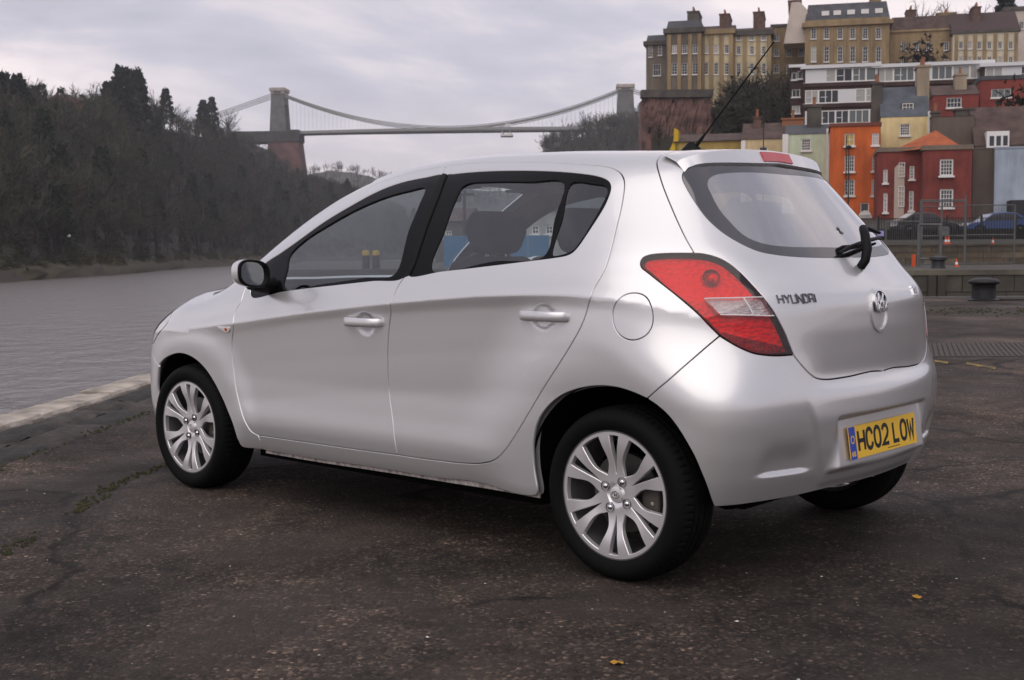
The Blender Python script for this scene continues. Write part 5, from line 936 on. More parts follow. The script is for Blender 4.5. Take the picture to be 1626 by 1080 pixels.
# ---------------------------------------------------------------- car materials
def paint_mat():
    m = mat('silver_paint', (.68, .675, .675), .30, .68, coat=1.)
    nt = m.node_tree; b = nt.nodes['Principled BSDF']; L = nt.links
    tc = nt.nodes.new('ShaderNodeTexCoord'); n = nt.nodes.new('ShaderNodeTexNoise'); n.inputs['Scale'].default_value = 900; n.inputs['Detail'].default_value = 2; L.new(tc.outputs['Object'], n.inputs[0])
    r = nt.nodes.new('ShaderNodeMapRange'); r.inputs[3].default_value = .26; r.inputs[4].default_value = .37; L.new(n.outputs[0], r.inputs[0]); L.new(r.outputs[0], b.inputs['Roughness'])
    d = nt.nodes.new('ShaderNodeTexNoise'); d.inputs['Scale'].default_value = 3; d.inputs['Detail'].default_value = 7; L.new(tc.outputs['Object'], d.inputs[0])
    q = nt.nodes.new('ShaderNodeMapRange'); q.inputs[1].default_value = .35; q.inputs[2].default_value = .75; q.inputs[3].default_value = .02; q.inputs[4].default_value = .08; L.new(d.outputs[0], q.inputs[0]); L.new(q.outputs[0], b.inputs['Coat Roughness'])
    return m
PAINT = paint_mat()
BLKGLOSS = mat('gloss_black_trim', (.003, .003, .0035), .22, spec=.16)
BLKTRIM = mat('satin_black_plastic', (.005, .005, .0055), .5, spec=.16)
DARKIN = mat('dark_underbody', (.004, .004, .004), .95, spec=.05)
RUBBER = mat('tyre_rubber', (.0045, .0045, .0045), .7, bump=.25, bscale=240, spec=.13)
ALLOY = mat('silver_alloy', (.80, .785, .79), .30, .65, coat=.5)
ALLOYIN = mat('alloy_barrel', (.16, .155, .155), .45, .7)
CHROME = mat('chrome', (.78, .78, .79), .09, 1.)
STEEL = mat('brake_steel', (.13, .125, .12), .45, .9)
CLOTH = mat('seat_cloth', (.022, .021, .024), .9, noise=.3, nscale=180, bump=.3, bscale=350)
CLOTHL = mat('pillar_lining', (.17, .17, .175), .85)
DASHM = mat('dashboard_plastic', (.028, .028, .031), .6)
def glass_mat(name, col, rough=.0, refl=.10):
    m = bpy.data.materials.new(name); m.use_nodes = True; nt = m.node_tree; L = nt.links; nt.nodes.clear()
    out = nt.nodes.new('ShaderNodeOutputMaterial'); tr = nt.nodes.new('ShaderNodeBsdfTransparent'); tr.inputs[0].default_value = (*col, 1)
    gl = nt.nodes.new('ShaderNodeBsdfGlossy'); gl.inputs['Roughness'].default_value = rough; gl.inputs[0].default_value = (1, 1, 1, 1)
    lw = nt.nodes.new('ShaderNodeLayerWeight'); lw.inputs[0].default_value = .5
    pw = nt.nodes.new('ShaderNodeMath'); pw.operation = 'POWER'; pw.inputs[1].default_value = 4.2; L.new(lw.outputs['Facing'], pw.inputs[0])
    mr = nt.nodes.new('ShaderNodeMath'); mr.operation = 'MULTIPLY_ADD'; mr.inputs[1].default_value = .90; mr.inputs[2].default_value = refl; mr.use_clamp = True; L.new(pw.outputs[0], mr.inputs[0])
    mx = nt.nodes.new('ShaderNodeMixShader'); L.new(mr.outputs[0], mx.inputs[0]); L.new(tr.outputs[0], mx.inputs[1]); L.new(gl.outputs[0], mx.inputs[2]); L.new(mx.outputs[0], out.inputs[0])
    return m
GLASS = glass_mat('side_window_glass', (.80, .86, .87))
RGLASS = glass_mat('rear_window_glass', (.40, .44, .46), refl=.42)
LENSR = glass_mat('red_lamp_lens', (.92, .010, .016), .02, .05)
LENSC = glass_mat('clear_lamp_lens', (.90, .88, .88), .02)
# ---------------------------------------------------------------- body panels: outlines on the surface -> CDT -> real panels with shut gaps
OUT = {k: np.array(v) for k, v in OUTL.items()}
def crom(P, closed=False, step=.012):
    P = np.asarray(P, float)
    if len(P) < 3 and not closed:
        Q = P
        n = max(int(np.linalg.norm(P[1]-P[0])/step), 1); t = np.linspace(0, 1, n+1)[:, None]; return P[0]+(P[1]-P[0])*t
    n = len(P); out = []
    for i in range(n if closed else n-1):
        if closed: a, b, c, d = P[(i-1) % n], P[i], P[(i+1) % n], P[(i+2) % n]
        else: a, b, c, d = P[max(i-1, 0)], P[i], P[i+1], P[min(i+2, n-1)]
        if not closed and i == 0: a = 2*b-c
        if not closed and i == n-2: d = 2*c-b
        # centripetal
        t1 = max(np.linalg.norm(b-a), 1e-6)**.5; t2 = t1+max(np.linalg.norm(c-b), 1e-6)**.5; t3 = t2+max(np.linalg.norm(d-c), 1e-6)**.5
        m = max(int(math.ceil(np.linalg.norm(c-b)/step)), 1)
        t = (t1+(t2-t1)*np.arange(m)/m)[:, None]
        A1 = a*(t1-t)/t1+b*t/t1; A2 = b*(t2-t)/(t2-t1)+c*(t-t1)/(t2-t1); A3 = c*(t3-t)/(t3-t2)+d*(t-t2)/(t3-t2)
        B1 = A1*(t2-t)/t2+A2*t/t2; B2 = A2*(t3-t)/(t3-t1)+A3*(t-t1)/(t3-t1)
        out.append(B1*(t2-t)/(t2-t1)+B2*(t-t1)/(t2-t1))
    if not closed: out.append(P[-1:])
    return np.concatenate(out)
def loop(*curves, closed=None):
    """join smoothed curves into one closed loop, on the body surface"""
    if closed is not None: L = crom(closed, True)
    else:
        L = np.concatenate([crom(c)[:-1] for c in curves])
    ctr = np.abs(L[:, 1]) < 1e-6
    Q = hit(L-CEN, 30); Q[ctr, 1] = 0
    return Q
def inset(L, g, outward=False):
    if g == 0: return L
    q = to2(L); ar = np.sum(q[:, 0]*np.roll(q[:, 1], -1)-np.roll(q[:, 0], -1)*q[:, 1])
    N = nrm(L); a = np.roll(L, 1, 0); b = np.roll(L, -1, 0)
    t1 = L-a; t2 = b-L; t1 /= np.maximum(np.linalg.norm(t1, axis=1, keepdims=True), 1e-9); t2 /= np.maximum(np.linalg.norm(t2, axis=1, keepdims=True), 1e-9)
    s1 = np.cross(N, t1); s2 = np.cross(N, t2); s = s1+s2; s /= np.maximum(np.linalg.norm(s, axis=1, keepdims=True), 1e-9)
    c = np.clip((s*s1).sum(1), .35, 1)
    # domain is seen from outside with x to the left: find which side is inside
    sg = 1. if ar < 0 else -1.
    if outward: sg = -sg
    ctr = np.abs(L[:, 1]) < 1e-6
    Q = L+sg*(g/c)[:, None]*s
    Q[ctr] = L[ctr]
    # keep neighbours of the centre line on their side
    Q[:, 1] = np.where(ctr, 0, np.maximum(Q[:, 1], 1e-4))
    return Q
def pip(pt, poly):
    x, y = pt[:, 0], pt[:, 1]; c = np.zeros(len(pt), bool); n = len(poly)
    for i in range(n):
        x0, y0 = poly[i]; x1, y1 = poly[(i+1) % n]
        if y0 == y1: continue
        k = (y0 > y) != (y1 > y)
        c ^= k & (x < (x1-x0)*(y-y0)/(y1-y0)+x0)
    return c
def tri(q_out, q_holes, gx, gz, extra=None):
    loops = [q_out]+list(q_holes)
    mn, mx = q_out.min(0), q_out.max(0)
    xs = np.arange(mn[0]+gx*.5, mx[0], gx); zs = np.arange(mn[1]+gz*.5, mx[1], gz)
    X, Z = np.meshgrid(xs, zs); X = X+(np.arange(len(zs)) % 2)[:, None]*gx*.5
    G = np.stack([X.ravel(), Z.ravel()], -1)
    if extra is not None: G = np.concatenate([G, extra])
    ok = pip(G, q_out)
    for h in q_holes: ok &= ~pip(G, h)
    G = G[ok]
    # drop points that crowd the outlines
    B = np.concatenate(loops)
    keep = np.ones(len(G), bool); sc = np.array([1/gx, 1/gz])
    for s in range(0, len(G), 2000):
        d = (((G[s:s+2000, None, :]-B[None])*sc)**2).sum(-1).min(1); keep[s:s+2000] = d > .30
    G = G[keep]
    V = np.concatenate([B, G]); E = []; k = 0
    for l in loops:
        n = len(l); E += [(k+i, k+(i+1) % n) for i in range(n)]; k += n
    r = delaunay_2d_cdt([Vector(v) for v in V], E, [], 0, 1e-7, True)
    v2 = np.array([tuple(v) for v in r[0]]); F = np.array(r[2]); src = r[3]
    cen = v2[F].mean(1); ok = pip(cen, q_out)
    for h in q_holes: ok &= ~pip(cen, h)
    F = F[ok]
    o2n = {}
    for i, ids in enumerate(src):
        for j in ids: o2n[j] = i
    idx = []; k = 0
    for l in loops: idx.append([o2n[k+i] for i in range(len(l))]); k += len(l)
    a = v2[F[:, 1]]-v2[F[:, 0]]; b = v2[F[:, 2]]-v2[F[:, 0]]
    fl = (a[:, 0]*b[:, 1]-a[:, 1]*b[:, 0]) > 0        # wind faces so normals point out (domain x runs forward, viewed from the left)
    F[fl] = F[fl][:, ::-1]
    return v2, F, idx
def panel(name, outer, holes=(), mat=None, parent=None, gap=.0036, depth=.012, off=0., mode='pair', g=.013, rnd=.0012, hole_gap=None, extra=None, flange=True, solid=0.):
    L0 = inset(outer, gap); HL = [inset(h, gap if hole_gap is None else hole_gap, True) for h in holes]
    q0 = to2(L0); qh = [to2(h) for h in HL]
    v2, F, idx = tri(q0, qh, g/.80*.45*1.5, g/.80*1.15, extra)
    P = hit(from2(v2), 30); N = nrm(P)
    for lp, ids in zip([L0]+HL, idx): 
        c = np.abs(lp[:, 1]) < 1e-6; P[np.array(ids)[c], 1] = 0; 
    cm = np.abs(P[:, 1]) < 1e-5; N[cm, 1] = 0; P[cm, 1] = 0; N /= np.linalg.norm(N, axis=1, keepdims=True)
    V = [P+N*off]; NN = [N]; FF = [tuple(f) for f in F]; n0 = len(P)
    if flange:
        for li, (lp, ids) in enumerate(zip([L0]+HL, idx)):
            ids = np.array(ids); n = len(ids); p = P[ids]; nn = N[ids]
            oth = inset(lp, -rnd if li == 0 else rnd, li > 0) if True else lp
            o = inset(lp, .01, li > 0); outd = lp-o if li == 0 else o*0+(lp-o)
            outd = outd/np.maximum(np.linalg.norm(outd, axis=1, keepdims=True), 1e-9)
            ctr = np.abs(lp[:, 1]) < 1e-6
            outd[ctr] = 0
            r1 = p+nn*(off-rnd)+outd*rnd; r2 = p+nn*(off-depth)+outd*rnd
            n1 = nn+outd; n1 /= np.linalg.norm(n1, axis=1, keepdims=True); n2 = np.where(ctr[:, None], nn, outd+nn*.05)
            n2 = n2/np.linalg.norm(n2, axis=1, keepdims=True)
            b = n0; V += [r1, r2]; NN += [n1, n2]; n0 += 2*n
            q = to2(lp); ar = np.sum(q[:, 0]*np.roll(q[:, 1], -1)-np.roll(q[:, 0], -1)*q[:, 1])
            for i in range(n):
                j = (i+1) % n
                if ctr[i] and ctr[j]: continue
                f1 = (ids[i], b+i, b+j, ids[j]); f2 = (b+i, b+n+i, b+n+j, b+j)
                if (ar > 0) == (li == 0): f1 = f1[::-1]; f2 = f2[::-1]
                FF += [f1, f2]
    V = np.concatenate(V); NN = np.concatenate(NN)
    def mk(nm, vv, nn, ff):
        me = bpy.data.meshes.new(nm); me.from_pydata(vv.tolist(), [], ff); me.polygons.foreach_set('use_smooth', [True]*len(ff))
        me.update(); me.normals_split_custom_set_from_vertices(nn.tolist())
        if mat: me.materials.append(mat)
        return me
    mir = np.array([1, -1, 1]); Fm = [f[::-1] for f in FF]
    if mode == 'weld':
        nv = len(V); W = np.concatenate([V, V*mir]); WN = np.concatenate([NN, NN*mir]); FFm = FF+[tuple(i+nv for i in f) for f in Fm]
        return link(name, mk(name, W, WN, FFm), None, parent)
    a = link(name, mk(name, V, NN, FF), None, parent if not isinstance(parent, tuple) else parent[0])
    if mode == 'left': return a
    b = link(name, mk(name, V*mir, NN*mir, Fm), None, parent if not isinstance(parent, tuple) else parent[1])
    return a, b
def ctrline(pts): return np.array([(x, 0., z) for x, z in pts])
def c0(a):    # force the last point of a curve on to the centre line
    a = np.array(a, float).copy(); return a
car = empty('hatchback_car'); tag(car, 'silver five door hatchback parked on the quay, seen from its rear left', 'car')
O = OUT
hp = lambda x, y, z: hit(np.array([[x, y, z]])-CEN, 30)[0]
# hidden edges, given in car coordinates
K0 = hp(2.36, .69, .985); K1 = hp(2.56, .645, .93); K2 = hp(2.78, .60, .88)
ws_edge = np.array([K0, hp(2.2, .635, 1.09), hp(1.95, .59, 1.24), hp(1.72, .55, 1.36), hp(1.58, .51, 1.42)])      # windscreen side
ws_top = np.array([ws_edge[-1], hp(1.60, .40, 1.45), hp(1.63, .2, 1.46), hp(1.64, 0, 1.465)]); ws_top[-1, 1] = 0
roof_c = crom(np.array([ws_top[-1], hp(1.3, 0, 1.51), hp(.8, 0, 1.51), hp(.4, 0, 1.5), hp(.085, 0, 1.48)]), step=.05); roof_c[:, 1] = 0
hat_top = np.array([roof_c[-1], hp(.085, .2, 1.475), hp(.08, .35, 1.465), O['hatch'][0]])
lid_c = np.array([O['lidlow'][-1], hp(-.542, 0, .6825)]); lid_c[1, 1] = 0
lidlow = np.concatenate([O['lidlow'], lid_c[1:]])
bb = O['bumbot'].copy(); bbc = hp(-.515, 0, .302); bbc[1] = 0; bumbot = np.concatenate([bb[:-1], [hp(-.505, .27, .30)], [hp(-.515, .1, .302)], [bbc]])
rg = O['rglass'].copy(); rt = hp(-.128, 0, 1.426); rt[1] = 0; rb = hp(-.424, 0, 1.083); rb[1] = 0
rgl = np.concatenate([[rt], rg[1:-1], [hp(-.418, .17, 1.0835)], [rb]])
rc = O['rclear'].copy(); rct = hp(-.165, 0, 1.389); rct[1] = 0; rcb = hp(-.395, 0, 1.118); rcb[1] = 0
rcl = np.concatenate([[rct], rc[1:-1], [rcb]])
cowl_c = hp(2.60, 0, .985); cowl_c[1] = 0
cowl = np.array([K0, hp(2.47, .55, .99), hp(2.56, .3, .99), cowl_c])
hf_c = hp(3.27, 0, .80); hf_c[1] = 0
hood_f = np.array([O['hlamp'][-1]*.0+K2, hp(3.0, .50, .83), hp(3.15, .3, .81), hf_c])
fl = O['hlamp']; lampin = np.array([fl[0], hp(3.02, .66, .66), hp(3.09, .56, .72), hp(3.0, .50, .83)])
seg = lambda a, b: np.array([a, b])
def straight_c(a, b, n=24):
    L = np.array([a+(b-a)*t for t in np.linspace(0, 1, n)]); Q = hit(L-CEN, 30); Q[:, 1] = 0; return Q
fbc = hp(3.2, 0, .25); fbc[1] = 0
# body shell: side frame, roof, quarter panels
fuel = loop(closed=O['fuel'])
shell = loop(ws_edge, ws_top, roof_c, hat_top, O['hatch'], O['lampOuter'], O['bumper'], O['archR'], O['sillbot'], O['sillfr'], O['botF'], O['roofR'][::-1], O['roofF'], seg(O['roofF'][-1], K0))
def crease_pts0():
    xs = np.arange(-.25, .3, .018); return to2(np.concatenate([np.stack([xs, np.full(xs.shape, .85), ZC(xs)+d], -1) for d in (-.03, -.015, 0, .015)]))
panel('body_shell', shell, [fuel], PAINT, car, mode='weld', gap=.0032, extra=crease_pts0())
panel('fuel_flap', fuel, (), PAINT, car, mode='left', gap=.0032)
# doors with window openings, finer points round the handle cups
def cup_pts(cx, cz):
    a = np.linspace(0, 2*np.pi, 20, endpoint=False); rr = np.linspace(.008, .075, 9)
    A, B = np.meshgrid(a, rr); X = cx+(B*np.cos(A)).ravel()*.95; Z = cz+(B*np.sin(A)).ravel()*.95
    P = np.stack([X, np.full(X.shape, .85), Z], -1); return to2(P)
def crease_pts(x0, x1):
    xs = np.arange(x0, x1, .018); P = []
    for d in (-.04, -.03, -.022, -.014, -.007, 0, .007, .014, .022): P.append(np.stack([xs+(.009 if int(abs(d)*1000) % 2 else 0), np.full(xs.shape, .85), ZC(xs)+d], -1))
    return to2(np.concatenate(P))
HF = (1.242, .826); HR = (.301, .884)
woF = loop(closed=O['winopenF']); woR = loop(closed=O['winopenR'])
dF = panel('front_door', loop(O['roofF'], O['dfront'], O['botF'], O['bedge']), [woF], PAINT, car, hole_gap=.001, extra=np.concatenate([cup_pts(*HF), crease_pts(1.05, 2.15)]))
dR = panel('rear_door', loop(O['roofR'], O['bedge']), [woR], PAINT, car, hole_gap=.001, extra=np.concatenate([cup_pts(*HR), crease_pts(.0, 1.2)]))
gF = loop(closed=O['glassF']); gR = loop(closed=O['glassR']); gQ = loop(closed=O['glassQ'])
panel('window_trim', woF, [gF], BLKGLOSS, dF, gap=.0, off=-.004, hole_gap=-.002)
panel('window_trim', woR, [gR, gQ], BLKGLOSS, dR, gap=.0, off=-.004, hole_gap=-.002)
# black B-pillar covers
bu = O['bedge'][8:13]                                  # belt to roof along the shut line
pf = loop(bu, np.array([bu[-1], O['winopenF'][0]]), np.array([O['winopenF'][0], O['winopenF'][19], O['winopenF'][18], O['winopenF'][17], O['winopenF'][16]]), np.array([O['winopenF'][16], bu[0]]))
pr = loop(bu[::-1], np.array([bu[0], O['winopenR'][4]]), np.array([O['winopenR'][4], O['winopenR'][3], O['winopenR'][2], O['winopenR'][1], O['winopenR'][0]]), np.array([O['winopenR'][0], bu[-1]]))
panel('pillar_trim', pf, (), BLKTRIM, dF, gap=-.0005, off=.0022, depth=.012)
panel('pillar_trim', pr, (), BLKTRIM, dR, gap=-.0005, off=.0022, depth=.012)
panel('window_glass', gF, (), GLASS, dF, gap=-.004, off=-.010, flange=False, g=.03)
panel('window_glass', gR, (), GLASS, dR, gap=-.004, off=-.010, flange=False, g=.03)
panel('quarter_glass', gQ, (), GLASS, dR, gap=-.004, off=-.010, flange=False, g=.03)
# wings, bonnet, bumpers
panel('front_wing', loop(seg(K0, O['roofF'][-1]), O['dfront'], O['sillfr'][::-1], O['archF'], O['fbseam'], O['hlamp'], seg(O['hlamp'][-1], K2), np.array([K2, K1, K0])), (), PAINT, car, extra=crease_pts(2.1, 2.5))
hc = straight_c(hf_c, cowl_c)
panel('bonnet', loop(np.array([K0, K1, K2]), np.array([K2, hp(3.0, .50, .83), hp(3.15, .3, .81), hf_c]), hc, cowl[::-1]), (), PAINT, car, mode='weld', g=.02)
panel('headlamp', loop(O['hlamp'], seg(O['hlamp'][-1], K2), seg(K2, hp(3.0, .50, .83)), lampin[::-1]), (), mat('headlamp_glass', (.42, .44, .48), .10, .6, coat=1.), car, off=.001)
fcl = straight_c(fbc, hf_c)
panel('front_bumper', loop(O['fbseam'], lampin, np.array([hp(3.0, .50, .83), hp(3.15, .3, .81), hf_c]), fcl[::-1], np.array([fbc, hp(3.12, .4, .25), hp(2.95, .7, .27), hp(2.86, .78, .28)]), np.array([hp(2.86, .78, .28), hp(2.875, .80, .35), hp(2.87, .80, .45), O['archF'][-1]])), (), PAINT, car, mode='weld', g=.02)
bc = straight_c(bbc, lid_c[1])
def finegrid(y0, y1, z0, z1, s):
    Y, Z = np.meshgrid(np.arange(y0, y1, s), np.arange(z0, z1, s)); q = np.stack([Xr(Y.ravel(), Z.ravel()), Y.ravel(), Z.ravel()], -1); return to2(q)
panel('rear_bumper', loop(O['bumper'][::-1], O['lampBot'], lidlow, bc[::-1], bumbot[::-1], O['archRb'][::-1]), (), PAINT, car, mode='weld', extra=np.concatenate([finegrid(.008, .72, .335, .48, .006), finegrid(.008, .46, .48, .605, .006)]))
# windscreen
wc = straight_c(cowl_c, ws_top[-1])
panel('windscreen', loop(ws_edge, ws_top, wc[::-1], cowl[::-1]), (), GLASS, car, mode='weld', off=-.006, gap=-.004, flange=False, g=.03)
# tailgate and rear window
tc1 = straight_c(rt, roof_c[-1]); tc2 = straight_c(lid_c[1], rb)
tg = panel('tailgate', loop(hat_top, O['hatch'], O['lampIn'][::-1], lidlow, tc2, rgl[::-1], tc1), (), PAINT, car, mode='weld')
tc3 = straight_c(rct, rt, 5); tc4 = straight_c(rb, rcb, 5)
panel('window_border', loop(rgl, tc4, rcl[::-1], tc3), (), mat('black_glass_border', (.010, .010, .011), .05, spec=.9, ior=1.75), tg, mode='weld', gap=.001, off=-.002)
tc5 = straight_c(rcb, rct)
panel('rear_window', loop(rcl, tc5), (), RGLASS, tg, mode='weld', gap=.0, off=-.0025, flange=False, g=.03)
# ---------------------------------------------------------------- linings
panel('roof_lining', shell, (), CLOTHL, car, mode='weld', off=-.030, gap=-.006, flange=False, g=.04)
panel('door_card', loop(O['roofF'], O['dfront'], O['botF'], O['bedge']), [woF], DASHM, dF, gap=-.004, hole_gap=.0, off=-.028, flange=False, g=.04)
panel('door_card', loop(O['roofR'], O['bedge']), [woR], DASHM, dR, gap=-.004, hole_gap=.0, off=-.028, flange=False, g=.04)
panel('tailgate_card', loop(hat_top, O['hatch'], O['lampIn'][::-1], lidlow, tc2, rgl[::-1], tc1), (), DASHM, tg, mode='weld', off=-.03, gap=-.004, flange=False, g=.04)
# ---------------------------------------------------------------- tail lamps
lamp = loop(O['lampOuter'], O['lampBot'], O['lampIn']); strip = loop(closed=crom(O['strip'], True, .02) if False else O['strip'])
tl = panel('tail_lamp', lamp, [strip], LENSR, car, gap=.0035, hole_gap=.0, off=.004, rnd=.004, depth=.016, g=.010)
for q in tl: q['label'] = 'red rear lamp cluster wrapping the body corner with a clear reversing strip'
panel('lamp_seal', lamp, (), mat('lamp_seal_rubber', (.006, .006, .006), .5), tl, gap=.0015, off=-.042, depth=-.040, flange=True, g=.03)
def bowl_mat():
    m = mat('lamp_reflector', (.74, .71, .71), .38, .25)
    nt = m.node_tree; b = nt.nodes['Principled BSDF']; L = nt.links
    tcn = nt.nodes.new('ShaderNodeTexCoord'); mp = nt.nodes.new('ShaderNodeMapping'); mp.inputs[3].default_value = (70, 34, 90); L.new(tcn.outputs['Object'], mp.inputs[0])
    v = nt.nodes.new('ShaderNodeTexVoronoi'); v.inputs['Scale'].default_value = 1; L.new(mp.outputs[0], v.inputs[0])
    bp = nt.nodes.new('ShaderNodeBump'); bp.inputs['Strength'].default_value = .42; bp.inputs['Distance'].default_value = .012; L.new(v.outputs[0], bp.inputs['Height']); L.new(bp.outputs[0], b.inputs['Normal'])
    return m
BOWL = bowl_mat()
panel('lamp_reflector', lamp, [strip], BOWL, tl, gap=.010, off=-.024, flange=False, g=.02, hole_gap=-.002)
lowq = loop(O['lampOuter'][-2:], O['lampBot'], O['lampIn'][:2], np.array([O['lampIn'][1], O['lampOuter'][-2]*.5+O['lampIn'][1]*.5, O['lampOuter'][-2]]))
panel('fog_reflector', lowq, (), mat('lamp_reflector_dark', (.25, .22, .22), .22, .5, bump=1., bscale=60), tl, gap=.012, off=-.015, flange=False, g=.02)
rl = panel('reversing_lens', strip, (), LENSC, tl, gap=.001, off=.0045, rnd=.002, depth=.012, g=.012)
panel('reversing_reflector', strip, (), mat('strip_reflector', (.75, .74, .74), .25, .5, bump=.8, bscale=45, stretch=(1, 1, 4)), tl, gap=.0, off=-.013, flange=False, g=.015)
ss = O['strip']
def rim_bar(a, b, par, m, rad=.0022, name='lens_edge', sy=1):
    t = np.linspace(0, 1, 12)[:, None]; Q = hit(a+(b-a)*t-CEN, 30); N = nrm(Q); Q = Q+N*.0045; Q[:, 1] *= sy
    return MB().tube(Q.tolist(), rad, 6).build(name, m, par, smooth=True)
WHITEP = mat('white_lens_edge', (.7, .68, .68), .3)
for q, sy in zip(tl, (1, -1)):
    rim_bar(ss[0], ss[2], q, WHITEP, sy=sy); rim_bar(ss[6], ss[4], q, WHITEP, sy=sy); rim_bar((ss[0]*.35+ss[2]*.65), (ss[6]*.4+ss[4]*.6), q, WHITEP, .003, sy=sy)
    # round brake reflector with bulb behind the lens
    c = hp(-.262, .665, 1.025); n = nrm(c[None])[0]; c = c-n*.020; n = n*np.array([1, sy, 1]); c = c*np.array([1, sy, 1])
    rot = Vector(n).to_track_quat('Z', 'Y').to_euler()
    MB().lathe([(.004, -.0), (.018, .003), (.026, .008), (.029, .013)], 28).build('lamp_reflector', mat('bulb_bowl', (.38, .35, .35), .15, .8), q, tuple(c), rot, smooth=True)
    MB().lathe([(.0001, .016), (.006, .014), (.009, .006), (.009, .0)], 14).build('bulb', mat('amber_bulb', (.9, .35, .08), .1), q, tuple(c), rot, smooth=True)
# ---------------------------------------------------------------- generic flat shapes
def plate2d(outer, holes, fn, g, thick, mat_, name, parent, rnd=.0015, hole_rnd=None):
    """flat shape with holes -> dished solid; fn(u, v) gives the point and depth axis is handled by fn(u, v, d)"""
    o = np.array(outer); hs = [np.array(h) for h in holes]
    v2, F, idx = tri(o, hs, g, g)
    F = F[:, ::-1]
    V = [fn(v2[:, 0], v2[:, 1], 0)]; FF = [tuple(f) for f in F]; n0 = len(v2)
    for li, ids in enumerate(idx):
        p = v2[ids]; n = len(ids); a = np.roll(p, 1, 0); b = np.roll(p, -1, 0); t = b-a; t /= np.maximum(np.linalg.norm(t, axis=1, keepdims=True), 1e-9)
        ar = np.sum(p[:, 0]*np.roll(p[:, 1], -1)-np.roll(p[:, 0], -1)*p[:, 1]); od = np.stack([t[:, 1], -t[:, 0]], -1)*(1 if ar > 0 else -1)*(1 if li == 0 else -1)
        w = p+od*rnd; V += [fn(w[:, 0], w[:, 1], rnd), fn((w+od*thick*.03)[:, 0], (w+od*thick*.03)[:, 1], thick)]
        for i in range(n):
            j = (i+1) % n; f1 = (ids[i], n0+i, n0+j, ids[j]); f2 = (n0+i, n0+n+i, n0+n+j, n0+j)
            if (ar > 0) != (li == 0): f1 = f1[::-1]; f2 = f2[::-1]
            FF += [f1[::-1], f2[::-1]] if False else [f1, f2]
        n0 += 2*n
    me = bpy.data.meshes.new(name); me.from_pydata(np.concatenate(V).tolist(), [], FF); me.update()
    bm = bmesh.new(); bm.from_mesh(me); bmesh.ops.recalc_face_normals(bm, faces=bm.faces); bm.to_mesh(me); bm.free()
    me.polygons.foreach_set('use_smooth', [True]*len(me.polygons)); me.set_sharp_from_angle(angle=R(24))
    return link(name, me, mat_, parent)
def stroke(pts, w, closed=False):
    """a polyline as a ribbon outline (left side, right side)"""
    P = np.array(pts, float); n = len(P); d = []
    for i in range(n):
        a = P[(i-1) % n] if (closed or i > 0) else P[i]; b = P[(i+1) % n] if (closed or i < n-1) else P[i]
        t1 = P[i]-a; t2 = b-P[i]
        if not t1.any(): t1 = t2
        if not t2.any(): t2 = t1
        t1 = t1/np.linalg.norm(t1); t2 = t2/np.linalg.norm(t2); n1 = np.array([-t1[1], t1[0]]); n2 = np.array([-t2[1], t2[0]]); m = n1+n2; m /= np.linalg.norm(m); d.append(m/max(m@n1, .45))
    d = np.array(d); return P+d*w/2, P-d*w/2
def ribbons(name, strokes, w, place, th, mat_, parent):
    """letter strokes -> raised solid ribbons; place(u, v, h) -> 3D"""
    mb = MB()
    for st in strokes:
        pts, closed = st if isinstance(st, tuple) else (st, False)
        a, b = stroke(pts, w, closed); n = len(a); v = []
        for h in (0, th):
            for q in (a, b): v += [place(u, t, h) for u, t in q]
        f = []
        for i in range(n if closed else n-1):
            j = (i+1) % n
            f += [(2*n+i, 2*n+j, 3*n+j, 3*n+i), (i, j, 2*n+j, 2*n+i), (n+j, n+i, 3*n+i, 3*n+j)]
        if not closed: f += [(0, 2*n, 3*n, n), (n-1, 2*n-1, 4*n-1, 3*n-1)]
        mb.add(v, f)
    o = mb.build(name, mat_, parent); bm = bmesh.new(); bm.from_mesh(o.data); bmesh.ops.recalc_face_normals(bm, faces=bm.faces); bm.to_mesh(o.data); bm.free(); return o
def arc(cx, cy, rx, ry, a0, a1, n=10): return [(cx+rx*math.cos(R(a0+(a1-a0)*i/n)), cy+ry*math.sin(R(a0+(a1-a0)*i/n))) for i in range(n+1)]
def rrect(w, h, r, n=5):
    o = []
    for cx, cy, a in ((w/2-r, h/2-r, 0), (-w/2+r, h/2-r, 90), (-w/2+r, -h/2+r, 180), (w/2-r, -h/2+r, 270)): o += arc(cx, cy, r, r, a, a+90, n)
    return o
